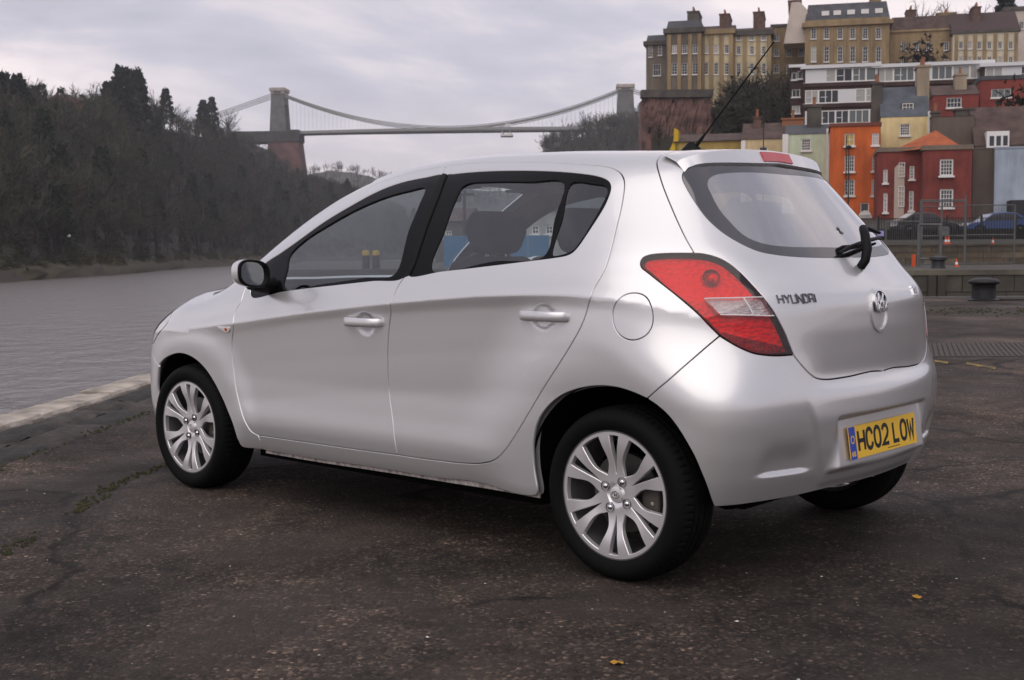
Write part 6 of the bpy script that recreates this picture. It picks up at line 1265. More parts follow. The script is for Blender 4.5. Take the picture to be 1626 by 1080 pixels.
GL = {'H': [[(0, 0), (0, 1)], [(1, 0), (1, 1)], [(0, .5), (1, .5)]],
      'C': [arc(.5, .64, .5, .36, 10, 180, 8)+arc(.5, .36, .5, .36, 180, 350, 8)],
      '0': [(arc(.5, .64, .5, .36, 0, 180, 8)+arc(.5, .36, .5, .36, 180, 360, 8), True)],
      'O': [(arc(.5, .64, .5, .36, 0, 180, 8)+arc(.5, .36, .5, .36, 180, 360, 8), True)],
      '2': [arc(.5, .68, .5, .32, 165, -20, 9)+[(.80, .42), (0, .03), (1.06, .03)]],
      'L': [[(0, 1), (0, .03), (.95, .03)]], 'W': [[(-.05, 1), (.20, .02), (.5, .72), (.80, .02), (1.05, 1)]],
      'G': [arc(.5, .5, .5, .5, 40, 360, 14)+[(.55, .5)]], 'B': [[(0, 0), (0, 1), (.7, 1), (.9, .8), (.7, .52), (0, .52)], [(.7, .52), (1, .28), (.75, 0), (0, 0)]],
      'Y': [[(0, 1), (.5, .5), (.5, 0)], [(1, 1), (.5, .5)]], 'U': [[(0, 1), (0, 0), (1, 0), (1, 1)]], 'N': [[(0, 0), (0, 1), (1, 0), (1, 1)]],
      'D': [([(0, 0), (0, 1), (.7, 1), (1, .75), (1, .25), (.7, 0)], True)], 'A': [[(0, 0), (0, 1), (1, 1), (1, 0)], [(0, .45), (1, .45)]], 'I': [[(.5, 0), (.5, 1)]], 'i': [[(.5, 0), (.5, .7)], [(.5, .86), (.5, 1)]]}
def text_strokes(txt, cw, ch, gap, space=.5, narrow=()):
    x = 0; out = []
    for c in txt:
        if c == ' ': x += cw*space; continue
        k = cw
        for st in GL[c]:
            pts, cl = st if isinstance(st, tuple) else (st, False)
            out.append(([(x+(.5 if c in 'Ii' else u)*k*(.3 if c in 'Ii' else 1), v*ch) for u, v in pts], cl))
        x += (k*.3 if c in 'Ii' else k)+gap
    return out, x-gap
# ---------------------------------------------------------------- number plate
PT = math.atan(.14); PC = Vector((-.5615, .005, .4535))
def plate_place(u, v, h, base=.004):   # u runs from the left edge (car left, +y) to the right
    x = -(base+h); return (PC.x+x*math.cos(PT)+v*math.sin(PT), PC.y+.26-u, PC.z+v*math.cos(PT)+x*-math.sin(PT)*-1)
YEL = mat('plate_yellow', (.86, .52, .035), .38, coat=.4); PBLUE = mat('plate_blue', (.02, .06, .42), .38, coat=.4); PBLK = mat('plate_black', (.006, .006, .006), .4)
def rounded_plate(w, h, r, u0, th, base, m, name, parent):
    pts = [(u0+w/2+a, b) for a, b in rrect(w, h, r)]
    n = len(pts); v = [plate_place(a, b, 0, base) for a, b in pts]+[plate_place(a, b, th, base) for a, b in pts]
    f = [tuple(range(n, 2*n)), tuple(range(n-1, -1, -1))]+[(i, (i+1) % n, n+(i+1) % n, n+i) for i in range(n)]
    o = MB().add(v, f).build(name, m, parent); bm = bmesh.new(); bm.from_mesh(o.data); bmesh.ops.recalc_face_normals(bm, faces=bm.faces); bm.to_mesh(o.data); bm.free(); return o
plate = rounded_plate(.52, .111, .006, 0, .003, .001, YEL, 'number_plate', car)
plate['label'] = 'yellow rear number plate with black characters and a blue band'
rounded_plate(.046, .1105, .003, .0005, .0004, .0041, PBLUE, 'country_band', plate)
st, wd_ = text_strokes('HC02 LOW', .043, .068, .0175, .62)
ribbons('plate_lettering', [([(u+.066, v-.031) for u, v in p_], c_) for p_, c_ in st], .0145, lambda u, v, h: plate_place(u, v, h, .0042), .0004, PBLK, plate)
st, _ = text_strokes('GB', .009, .014, .006); ribbons('plate_lettering', [([(u+.011, v-.044) for u, v in p_], c_) for p_, c_ in st], .0035, lambda u, v, h: plate_place(u, v, h, .0046), .0003, YEL, plate)
ribbons('plate_lettering', [([(.024+.012*math.cos(R(k))+.0022*math.cos(R(a)), .012+.012*math.sin(R(k))+.0022*math.sin(R(a))) for a in (0, 120, 240)], True) for k in range(0, 360, 30)], .002, lambda u, v, h: plate_place(u, v, h, .0046), .0003, YEL, plate)
ribbons('plate_lettering', [[(.28+i*.008, -.046), (.285+i*.008, -.046)] for i in range(12)], .0035, lambda u, v, h: plate_place(u, v, h, .0042), .0003, PBLK, plate)
# ---------------------------------------------------------------- badges on the tailgate
def on_rear(y, z, h):
    """point on the rear of the body at (y, z), lifted by h"""
    lo = np.array(-1.0); hi = np.array(.3)
    for _ in range(34):
        m = (lo+hi)/2; v = Fb(np.array([m, y, z])) > 0
        lo = np.where(v, m, lo); hi = np.where(v, hi, m)
    P = np.array([float(lo), y, z]); n = nrm(P[None])[0]; return tuple(P+n*h)
st, wt = text_strokes('HYUNDAI', .0170, .026, .0062)
ribbons('lettering', [([(u, v) for u, v in p_], c_) for p_, c_ in st], .0042, lambda u, v, h: on_rear(.545-u+v*-.12, .937+v, h), .004, mat('dark_chrome', (.16, .16, .165), .18, 1.), tg)
st, wt = text_strokes('i20', .018, .032, .008)
ribbons('lettering', [([(u, v) for u, v in p_], c_) for p_, c_ in st], .0055, lambda u, v, h: on_rear(-.30-u, .94+v, h), .005, CHROME, tg)
EY, EZ = .034, .902
def ell(rx, ry, n=40, cy=0.): return [(rx*math.cos(2*math.pi*i/n), cy+ry*math.sin(2*math.pi*i/n)) for i in range(n)]
ribbons('badge_surround', [(ell(.060, .072), True)], .009, lambda u, v, h: on_rear(EY-u, EZ-.004+v, h), .006, PAINT, tg)
ribbons('badge', [(ell(.044, .036, cy=.026), True)], .007, lambda u, v, h: on_rear(EY-u, EZ+v, h+.006), .006, CHROME, tg)
ribbons('badge', [[(-.021, .000), (-.010, .052)], [(.006, .0), (.010, .012), (.018, .026)], [(-.013, .022), (-.002, .026), (.008, .030), (.020, .046), (.024, .050)]], .010, lambda u, v, h: on_rear(EY-u, EZ+v, h+.006), .005, CHROME, tg)
o = MB(); n_ = 40; o.add([on_rear(EY-a, EZ+.026+b, .004) for a, b in ell(.043, .035)]+[on_rear(EY, EZ+.026, .007)], [(i, (i+1) % n_, n_) for i in range(n_)]); o.build('badge_dish', mat('badge_grey', (.35, .35, .36), .25, .9), tg, smooth=True)
# ---------------------------------------------------------------- spoiler lip with high brake lamp, wiper, aerial
ys = np.linspace(-.500, .500, 61); V = []; sec = 8
for y in ys:
    a = abs(y)
    top = crom(rgl[:9]); i = int(np.argmin(np.abs(top[:, 1]-a))); g_ = top[i]
    ht = crom(hat_top); j = int(np.argmin(np.abs(ht[:, 1]-a))); h_ = ht[j]
    s_ = 1-np.clip((a-.40)/.10, 0, 1)**2.2
    cr = h_*.38+g_*.62; cr = hit((cr-CEN)[None], 30)[0]; n_c = nrm(cr[None])[0]; h_ = h_*.93+g_*.07; h_ = hit((h_-CEN)[None], 30)[0]; n_h = nrm(h_[None])[0]; n_g = nrm(g_[None])[0]
    tip = cr+np.array([-.030, 0, .013])*s_+n_c*.002; end = g_+n_g*(.001+.006*s_)
    for P in (h_-n_h*.002, h_*.8+tip*.2+n_h*.004*s_, h_*.45+tip*.55+n_h*.004*s_, tip+np.array([.008, 0, .0018])*s_, tip, tip*.9+end*.1, end, g_-n_g*.004): V.append((P[0], y, P[2]))
f = [(i*sec+k, i*sec+k+1, (i+1)*sec+k+1, (i+1)*sec+k) for i in range(60) for k in range(sec-1)]
sp_ = MB().add(V, f).build('spoiler', PAINT, tg, smooth=True, angle=55)
bm = bmesh.new(); bm.from_mesh(sp_.data); bmesh.ops.recalc_face_normals(bm, faces=bm.faces); bm.to_mesh(sp_.data); bm.free()
def spt(y, k): 
    i = int(round((y+.500)/(1.0/60))); return np.array(V[i*sec+k])
bv = []
for y in np.linspace(-.10, .105, 13):
    a, b = spt(y, 4), spt(y, 6); a2 = a*.85+b*.15; b2 = a*.12+b*.88; n = np.array([-(a[2]-b[2]), 0, (a[0]-b[0])]); n /= -np.linalg.norm(n) if n[0] > 0 else np.linalg.norm(n)
    for P, k in ((a2, .004), (b2, .004), (b2, -.012), (a2, -.012)): q = P+n*k; bv.append((q[0], y, q[2]))
f = [(i*4+k, i*4+(k+1) % 4, (i+1)*4+(k+1) % 4, (i+1)*4+k) for i in range(12) for k in range(4)]+[(0, 1, 2, 3), (51, 50, 49, 48)]
MB().add(bv, f).build('high_brake_lamp', mat('brake_lamp_red', (.45, .02, .03), .25, coat=.5), tg)
def surf(y, z, h): return Vector(on_rear(y, z, h))
blade = [surf(.085, 1.090, .012), surf(.02, 1.100, .024), surf(-.08, 1.112, .028), surf(-.2, 1.126, .028), surf(-.32, 1.138, .022), surf(-.40, 1.142, .012)]
wb = MB().tube(blade, [.005, .009, .009, .008, .007, .005], 8).build('wiper', BLKTRIM, tg, smooth=True)
arm = [surf(-.005, 1.045, .002), surf(-.01, 1.05, .030), surf(-.035, 1.075, .052), surf(-.075, 1.12, .066), surf(-.10, 1.143, .066), surf(-.15, 1.152, .058), surf(-.24, 1.15, .048), surf(-.33, 1.148, .038)]
MB().tube(arm, [.016, .017, .018, .017, .015, .011, .009, .006], 10).build('wiper_arm', BLKTRIM, wb, smooth=True)
st_ = surf(-.083, 1.18, .0005); ribbons('window_sticker', [[(-.012, .008), (.012, -.010)], [(-.010, -.010), (.008, .010)], [(0, .014), (0, -.014)]], .004, lambda u, v, h: on_rear(-.083-u, 1.18+v, h-.0015), .001, PBLK, tg)
for k in range(9):
    zz = 1.165+k*.022; hw = .33+.05*min(k, 4)/4
    MB().tube([surf(hw-2*hw*t/14, zz, -.003) for t in range(15)], .0004, 4).build('heater_wire', mat('heater_wire_print', (.05, .03, .02), .6), tg)
ab = np.array([.25, 0., 1.50]); at = np.array([-.107, 0., 1.88]); ab = hp(.25, 0, 1.5)
ae = MB().lathe([(.045, -.01), (.04, .008), (.028, .020), (.016, .034), (.010, .04)], 20).build('aerial_foot', BLKTRIM, None, tuple(ab), smooth=True); ae.scale = (1.3, .7, 1); ae.parent = car
d_ = (at-ab)/np.linalg.norm(at-ab)
MB().tube([ab+d_*.02, ab+d_*.06, ab+d_*.10, at], [.008, .0075, .0038, .0026], 8).build('aerial', BLKTRIM, car, smooth=True)
# ---------------------------------------------------------------- door handles, side repeaters, mirrors
def handle(cx, cz, sy, par):
    pts = []; rs = []; mb = MB(); n = 22; L = .222; V = []; k = 14
    for i in range(n+1):
        t = -1+2*i/n; x = cx-t*L/2; z = cz-.004*t*0+.003; y0 = float(Ys(np.array(cx+ (.085 if t < 0 else -.085)), np.array(cz)))
        yy = y0+.004+.030*(1-abs(t)**3.2); hz = .0185*(1-max(abs(t)-.86, 0)**2*18); hy = .0115*(1-max(abs(t)-.86, 0)**2*18)
        for j in range(k):
            w = 2*math.pi*j/k; c, s = math.cos(w), math.sin(w); c = math.copysign(abs(c)**.75, c); s = math.copysign(abs(s)**.75, s)
            V.append((x, sy*(yy+hy*c), z+hz*s))
    f = [(i*k+j, i*k+(j+1) % k, (i+1)*k+(j+1) % k, (i+1)*k+j) for i in range(n) for j in range(k)]+[tuple(range(k-1, -1, -1)), tuple(n*k+j for j in range(k))]
    o = MB().add(V, f).build('door_handle', PAINT, par, smooth=True, angle=60); bm = bmesh.new(); bm.from_mesh(o.data); bmesh.ops.recalc_face_normals(bm, faces=bm.faces); bm.to_mesh(o.data); bm.free()
for i, sy in enumerate((1, -1)):
    handle(HF[0]+.008, HF[1]+.004, sy, dF[i]); handle(HR[0]-.006, HR[1], sy, dR[i])
rp = loop(closed=np.array([hp(2.262, .85, .778), hp(2.235, .85, .777), hp(2.19, .85, .7785), hp(2.172, .85, .779), hp(2.180, .85, .765), hp(2.20, .85, .755), hp(2.225, .85, .760)]))
rpt = panel('side_repeater', rp, (), mat('repeater_lens', (.75, .72, .70), .15, coat=1.), car, gap=0, off=.006, depth=.008, g=.008)
panel('repeater_bulb', loop(closed=np.array([hp(2.205, .85, .774), hp(2.187, .85, .774), hp(2.19, .85, .764), hp(2.202, .85, .760), hp(2.212, .85, .765)])), (), mat('repeater_amber', (.55, .10, .03), .3), rpt, gap=0, off=.0068, flange=False, g=.008)
def mirror(sy):
    c = np.array([1.872, .930, 1.024]); V = []; k = 28
    prof = [(.082, .30), (.078, .52), (.066, .74), (.045, .90), (.020, .985), (.0, 1.0), (-.010, .995)]
    def ring(dx, s, sh=0.):
        o = []
        for j in range(k):
            w = 2*math.pi*j/k; a, b = math.cos(w), math.sin(w); a = math.copysign(abs(a)**.72, a); b = math.copysign(abs(b)**.72, b)
            yl = .080*s*a+.012*dx*10*0; zl = .060*s*b*(1-.18*a*0)+.012*a*.6
            o.append((c[0]+dx+sh+.16*(yl) * -1*-1*.25, sy*(c[1]+yl), c[2]+zl+.0))
        return o
    for dx, s in prof: V += ring(dx, s)
    f = [(i*k+j, i*k+(j+1) % k, (i+1)*k+(j+1) % k, (i+1)*k+j) for i in range(len(prof)-1) for j in range(k)]+[tuple(range(k))]
    m = MB().add(V, f).build('wing_mirror', PAINT, car, smooth=True, angle=60)
    V = ring(-.0145, .992)+ring(-.022, .95)+ring(-.020, .84)+ring(.004, .80)
    h = MB().add(V, [(i*k+j, i*k+(j+1) % k, (i+1)*k+(j+1) % k, (i+1)*k+j) for i in range(3) for j in range(k)]).build('mirror_housing', BLKTRIM, m, smooth=True)
    V = ring(-.004, .82); g = MB().add(V, [tuple(range(k))]).build('mirror_glass', mat('mirror_silver', (.55, .57, .6), .03, 1.), m)
    # underside cover and stalk
    V = []
    a0 = np.array([c[0]+.02, c[1]-.02, c[2]-.050]); a1 = np.array([1.90, .80, .965])
    mb = MB(); mb.tube([(c[0]+.03, sy*(c[1]-.01), c[2]-.040), (c[0]+.035, sy*(c[1]-.06), c[2]-.050), (1.915, sy*.835, .968), (1.915, sy*.79, .972)], [.030, .034, .036, .040], 10)
    mb.build('mirror_stalk', BLKTRIM, m, smooth=True)
    for q in (m, h, g):
        bm = bmesh.new(); bm.from_mesh(q.data); bmesh.ops.recalc_face_normals(bm, faces=bm.faces); bm.to_mesh(q.data); bm.free()
for sy in (1, -1): mirror(sy)
# ---------------------------------------------------------------- wheels
def wheel_meshes():
    RM = .2185; n = 120
    outer = [(RM*math.cos(2*math.pi*i/n), RM*math.sin(2*math.pi*i/n)) for i in range(n)]
    def pol(r, a): return (r*math.cos(R(a)), r*math.sin(R(a)))
    holes = []
    def hole(c, L, w, tip):
        def edge(sg): return crom(np.array([(*pol(r, c+sg*a), 0) for r, a in L]), False, .006)[:, :2].tolist()
        return np.array(edge(1)+[pol(.2045, c+w*t_) for t_ in (1, .6, .2, -.2, -.6, -1)]+edge(-1)[::-1]+tip)
    for k in range(6):
        c = 90+60*k
        # slot inside a pair
        L = [(.072, 1.6), (.10, 3.2), (.14, 4.6), (.18, 5.5), (.2015, 5.9)]
        holes.append(hole(c, L, 5.9, [pol(.0695, c)]))
        c2 = c+30
        L = [(.072, 1.2), (.080, 5.5), (.091, 10.5), (.106, 14.8), (.124, 16.2), (.145, 15.2), (.165, 13.6), (.185, 12.5), (.2015, 11.8)]
        holes.append(hole(c2, L, 11.8, []))
    def fn(u, v, d):
        r = np.hypot(u, v); h = -.016+.016*sst(.05, .20, r)-.006*sst(.040, .030, r)
        dd = d*(1 if d < .003 else .5+.5*sst(.05, .17, r))
        return np.stack([-u, h-dd+0*r, v], -1)
    return outer, holes, fn
WO, WH, WF = wheel_meshes()
def make_wheel():
    w = plate2d(WO, WH, WF, .009, .020, ALLOY, 'wheel', car, rnd=.0018)
    mb = MB(); mb.lathe([(.2150, .0015), (.2195, .0015), (.2215, -.003), (.219, -.010), (.207, -.014), (.198, -.05), (.194, -.17), (.21, -.185)], 96, axis='y')
    # lip + barrel
    mb.build('rim_barrel', ALLOYIN, w, smooth=True, angle=30)
    prof = [(.214, -.006), (.2225, .004), (.238, .0125), (.252, .0155), (.266, .0135), (.278, .006), (.287, -.006), (.2925, -.020), (.2960, -.034), (.2968, -.040), (.2915, -.0405), (.2915, -.046), (.2972, -.0465), (.298, -.068), (.291, -.0685), (.291, -.078), (.298, -.0785), (.298, -.10), (.291, -.1005), (.291, -.11), (.2975, -.1105), (.296, -.14), (.290, -.165), (.275, -.185), (.25, -.194), (.225, -.188), (.214, -.178)]
    n = 288; V = []
    for i, (r, h) in enumerate(prof):
        for k in range(n):
            wv = 2*math.pi*k/n; rr = r
            if 6 <= i <= 9 and k % 4 == 0: rr -= (.0, .0045, .006, .005)[i-6]
            if i in (13, 16, 17) and k % 6 == 0: rr -= .003
            a, b = rr*math.cos(wv), rr*math.sin(wv); dy = 0
            if b < -.2915: dy = (-.2915-b)*1.0; b = -.2915+(b+.2915)*.05
            V.append((a, h+(dy if i < 8 else 0), b))
    m = len(prof); f = [(i*n+(k+1) % n, i*n+k, (i+1)*n+k, (i+1)*n+(k+1) % n) for i in range(m-1) for k in range(n)]
    t = MB().add(V, f).build('tyre', RUBBER, w, smooth=True, angle=32)
    MB().lathe([(.001, -.088), (.06, -.088), (.062, -.070), (.135, -.070), (.137, -.076), (.137, -.088), (.135, -.094), (.06, -.094)], 48, axis='y').build('brake_disc', STEEL, w, smooth=True, angle=30)
    cb = MB(); cb.box((-.150, -.125, -.055), (-.075, -.052, .045)); cb.build('brake_caliper', mat('caliper_cast', (.10, .09, .08), .6, .3), w, bevel=.012, seg=3)
    MB().lathe([(.0001, -.0505), (.006, -.0505), (.0085, -.054), (.0085, -.062)], 12, c=(-.123, 0, -.02), axis='y').build('caliper_bolt', mat('zinc', (.55, .5, .38), .35, .9), w, smooth=True)
    hub = MB().lathe([(.0001, -.0125), (.018, -.0130), (.026, -.0145), (.0285, -.0185), (.0290, -.024)], 32, axis='y').build('hub_cap', ALLOY, w, smooth=True, angle=40)
    ribbons('hub_badge', [(ell(.015, .011), True), [(-.006, -.007), (-.003, .007)], [(.003, -.007), (.006, .007)], [(-.004, -.001), (.004, .001)]], .0030, lambda u, v, h: (-u, -.0128+h, v), .0012, CHROME, w)
    for k in range(4):
        a = R(61+90*k); x, z = -.052*math.cos(a), .052*math.sin(a)
        MB().lathe([(.0165, -.0115), (.0165, -.0200), (.0140, -.0205)], 20, c=(x, 0, z), axis='y').build('bolt_socket', mat('socket_dark', (.02, .02, .02), .5), w, smooth=True)
        MB().lathe([(.0001, -.0085), (.005, -.009), (.0085, -.011), (.0105, -.016), (.0108, -.021)], 14, c=(x, 0, z), axis='y').build('wheel_bolt', CHROME, w, smooth=True)
    return w
w0 = make_wheel()
def copy_tree(o, parent):
    c = o.copy(); COL.objects.link(c); c.parent = parent
    for ch in list(o.children):
        d = ch.copy(); COL.objects.link(d); d.parent = c
    return c
AX = .292
w1 = copy_tree(w0, car); w2 = copy_tree(w0, car); w3 = copy_tree(w0, car)
for w, (x, y, rz, spin) in ((w0, (0, .838, 0, 0)), (w1, (2.525, .838, 0, R(7))), (w2, (0, -.838, math.pi, .4)), (w3, (2.525, -.838, math.pi, .9))):
    w.location = (x, y, AX); w.rotation_euler = (0, 0, rz)
# ---------------------------------------------------------------- underbody, wheel housings
ub = MB(); ub.box((.40, -.74, .19), (2.10, .74, .235)); ub.build('floor_pan', DARKIN, car)
MB().box((-.40, -.46, .31), (.36, .46, .35)).build('boot_floor', DARKIN, car)
MB().box((2.14, -.46, .20), (3.05, .46, .84)).build('engine_bay', DARKIN, car)
MB().tube([(-.20, -.46, .30), (-.20, .46, .30)], .09, 16).build('rear_silencer', DARKIN, car, smooth=True)
MB().prism([(-.42, .30), (-.30, .23), (-.12, .23), (-.12, .34), (-.40, .35)], -.50, .50, axis=1).build('under_bumper_shade', DARKIN, car)  # added black block: hides the far tyre, stands in for shade below bumper
for x in (0, 2.525):
    for sy in (1, -1):
        mb = MB(); n = 26; V = []; f = []
        for outer in (True, False):
            for i in range(n+1):
                a = R(2+176*i/n); hx, hz = x+.372*math.cos(a), .31+.362*math.sin(a); y = .46
                if outer:
                    lo, hi = .3, 1.2
                    for _ in range(24):
                        m_ = (lo+hi)/2
                        if Fb(np.array([hx, m_, hz])) > 0: hi = m_
                        else: lo = m_
                    y = lo-.014
                V.append((hx, sy*y, hz))
        f = [(i, i+1, n+2+i, n+1+i) for i in range(n)]
        c = len(V); V.append((x, sy*.46, .31)); f += [(n+1+i, n+2+i, c) for i in range(n)]
        mb.add(V, f).build('wheel_housing', DARKIN, car, smooth=True)
sl = crom(O['sillbot'][1:], step=.05)
for sy in (1, -1):
    V = []; 
    for P in sl: V += [(P[0], sy*(P[1]-.022), P[2]+.004), (P[0], sy*(P[1]-.016), P[2]+.004), (P[0], sy*(P[1]-.016), P[2]-.016), (P[0], sy*(P[1]-.022), P[2]-.016)]
    n = len(sl); MB().add(V, [(i*4+k, i*4+(k+1) % 4, (i+1)*4+(k+1) % 4, (i+1)*4+k) for i in range(n-1) for k in range(4)]).build('sill_seam', mat('dusty_sill_steel', (.34, .31, .29), .7, noise=.5, nscale=40), car)
# ---------------------------------------------------------------- interior
MB().prism([(2.40, .60), (2.42, .88), (2.22, .935), (1.95, .935), (1.80, .89), (1.82, .72), (2.1, .55)], -.66, .66, axis=1).build('dashboard', DASHM, car, bevel=.03, seg=3)
def seat(x, y, back, name='seat', hr=True):
    s = MB().box((x+.02, y-.26, .36), (x+.52, y+.26, .56)).build(name, CLOTH, car, bevel=.05, seg=3, smooth=True)
    b = MB(); V = [(x-.06, y-.25, .48), (x+.14, y-.25, .48), (x+.14, y+.25, .48), (x-.06, y+.25, .48), (x-back-.05, y-.21, 1.09), (x-back+.08, y-.21, 1.09), (x-back+.08, y+.21, 1.09), (x-back-.05, y+.21, 1.09)]
    b.add(V, [(3, 2, 1, 0), (4, 5, 6, 7), (0, 1, 5, 4), (1, 2, 6, 5), (2, 3, 7, 6), (3, 0, 4, 7)]).build('backrest', CLOTH, s, bevel=.05, seg=3, smooth=True)
    hx = x-back+.0
    h = MB(); h.add([(hx-.045, y-.105, 1.10), (hx+.05, y-.105, 1.10), (hx+.05, y+.105, 1.10), (hx-.045, y+.105, 1.10), (hx-.055, y-.145, 1.19), (hx+.06, y-.145, 1.19), (hx+.06, y+.145, 1.19), (hx-.055, y+.145, 1.19), (hx-.05, y-.13, 1.275), (hx+.045, y-.13, 1.275), (hx+.045, y+.13, 1.275), (hx-.05, y+.13, 1.275)],
          [(3, 2, 1, 0), (8, 9, 10, 11)]+[(a+i, a+(i+1) % 4, a+4+(i+1) % 4, a+4+i) for a in (0, 4) for i in range(4)]).build('headrest', CLOTH, s, bevel=.035, seg=4, smooth=True)
    for e in (-.06, .06): MB().tube([(hx, y+e, 1.07), (hx, y+e, 1.12)], .006, 8).build('headrest_post', CHROME, s)
for y in (.37, -.37): seat(1.16, y, .20)
for y in (.36, -.36): seat(.66, y, .16)
sw = MB(); sw.tube([(1.70+.05*math.sin(a), -.37+.185*math.cos(a), .93+.16*math.sin(a)*1.05) for a in np.linspace(0, 2*math.pi, 40)], .014, 8); sw.box((1.69, -.42, .88), (1.76, -.32, .97)); sw.tube([(1.72, -.54, .93), (1.72, -.2, .93)], .014, 6); sw.build('steering_wheel', DASHM, car, smooth=True)
MB().box((1.62, -.10, 1.345), (1.64, .10, 1.40)).build('interior_mirror', DASHM, car, bevel=.008)
for y in (.33, -.33): MB().box((1.22, y-.15, 1.385), (1.42, y+.15, 1.397)).build('sun_visor', CLOTHL, car, bevel=.006)
# ---------------------------------------------------------------- street furniture on the far quay and small things on the tarmac
IRON = mat('black_iron', (.012, .012, .013), .6); GALV = mat('galvanised_steel', (.11, .11, .11), .6, .3, noise=.2, nscale=4)
# mooring bollard
p = PG(1562, 478); bo = empty('mooring_bollard'); place(bo, p.x, p.y, 0); tag(bo, 'black cast iron mushroom bollard on the edge of the lock', 'bollard')
MB().lathe([(.0, 0), (.31, 0), (.31, .03), (.245, .06), (.235, .2), (.24, .34), (.26, .36)], 36).build('shaft', mat('bollard_iron', (.008, .008, .009), .5, bump=.3, bscale=30), bo, smooth=True, angle=50)
MB().lathe([(.255, .345), (.30, .36), (.315, .39), (.305, .425), (.24, .462), (.12, .482), (.0, .486)], 36).build('cap', MATS['bollard_iron'], bo, smooth=True, angle=60)
p = SITE(1490, 412, 50); b2 = empty('small_bollard'); place(b2, p.x, 50, LZ); tag(b2, 'small dark bollard on the far quay beside the gate frame', 'bollard'); MB().lathe([(.0, 0), (.32, 0), (.26, .1), (.26, .32), (.38, .36), (.36, .46), (.0, .52)], 20).build('post', MATS['bollard_iron'], b2, smooth=True)
# chain and shackles lying by the lock
p = PG(1615, 478); rp_ = MB()
for k in range(7): rp_.lathe([(.05+.018*math.cos(a), .018*math.sin(a)) for a in np.linspace(0, 6.283, 9)], 12, c=(k*.085-.3, .02*(k % 2), .02))
o = rp_.build('chain_links', IRON, None, smooth=True); place(o, p.x, p.y, .01); tag(o, 'short rusty chain lying right of the black bollard', 'chain')
# site fence panels with mesh infill
def fence_panel(px0, px1, yt, D, base, label, bars=14, rails=(0., .55, 1.), name='fence_panel'):
    a, b = SITE(px0, yt, D), SITE(px1, yt, D); w = b.x-a.x; h = a.z-base; root = empty(name); place(root, a.x, D, base); tag(root, label, 'fence', 'site fences on the far quay')
    for x in (0, w): MB().tube([(x, 0, 0), (x, 0, h)], .045, 8).build('post', GALV, root)
    for t_ in rails: MB().tube([(0, 0, max(h*t_, .05)), (w, 0, max(h*t_, .05))], .028, 6).build('rail', GALV, root)
    for i in range(1, bars): MB().tube([(w*i/bars, 0, .05), (w*i/bars, 0, h)], .007, 4).build('wire', GALV, root)
fence_panel(1407, 1461, 352, 56, LZ, 'mesh fence panel nearest the car on the far quay', 16)
fence_panel(1462, 1533, 318, 60, LZ, 'tall mesh fence panel in front of the red corner building', 18, (0., .45, .9, 1.))
fence_panel(1534, 1612, 326, 61, LZ, 'mesh fence panel in front of the blue house', 18, (0., .5, 1.))
# gate frame
a, b = SITE(1459, 357, 54), SITE(1494, 357, 54); g_ = empty('gate_frame'); place(g_, a.x, 54, LZ); h = a.z-LZ; w = b.x-a.x; tag(g_, 'grey tubular gate frame standing on the far quay', 'gate')
for x in (0, w): MB().tube([(x, 0, 0), (x, 0, h)], .065, 8).build('upright', GALV, g_)
for z in (.35, h): MB().tube([(0, 0, z), (w, 0, z)], .05, 8).build('crossbar', GALV, g_)
MB().box((w-.1, -.06, h-.45), (w+.35, .05, h-.08)).build('latch_plate', GALV, g_)
# scaffold frame right of the gate
a, b = SITE(1465, 319, 66), SITE(1534, 311, 66); s_ = empty('scaffold_frame'); place(s_, a.x, 66, T2Z); tag(s_, 'thin grey scaffold goal frame before the red corner building', 'scaffold'); h = a.z-T2Z; w = b.x-a.x
for x in (0, w*.45, w): MB().tube([(x, 0, 0), (x, 0, h if x < w else h+.3)], .045, 6).build('tube', GALV, s_)
MB().tube([(0, 0, h*.98), (w, 0, h*.98)], .04, 6).build('tube', GALV, s_)
# black railings along the road
ra = empty('road_railings'); RDD = 72.; p = SITE(1395, 380, RDD); zb = float(np.interp(RDD, [q[0] for q in prof], [q[1] for q in prof])); place(ra, p.x, RDD, zb); tag(ra, 'black iron railings along the road in front of the parked cars', 'railing')
L = SITE(1650, 380, RDD).x-p.x
bar = MB().box((-.014, -.014, 0), (.014, .014, 1.25)).mesh('railing_bar', (IRON,)); pst = MB().box((-.05, -.05, 0), (.05, .05, 1.4)).mesh('railing_post', (IRON,))
for k in range(int(L/.16)): link('bar', bar, None, ra, (k*.16, 0, .02))
for k in range(int(L/2.0)+1): link('post', pst, None, ra, (k*2.0, .04, 0))
for z in (.12, 1.2): MB().box((0, -.02, z), (L, .02, z+.05)).build('rail', IRON, ra)
MB().box((0, .3, -.3), (L, .5, .62)).build('plinth', mat('dark_plinth', (.02, .019, .017), .9), ra)
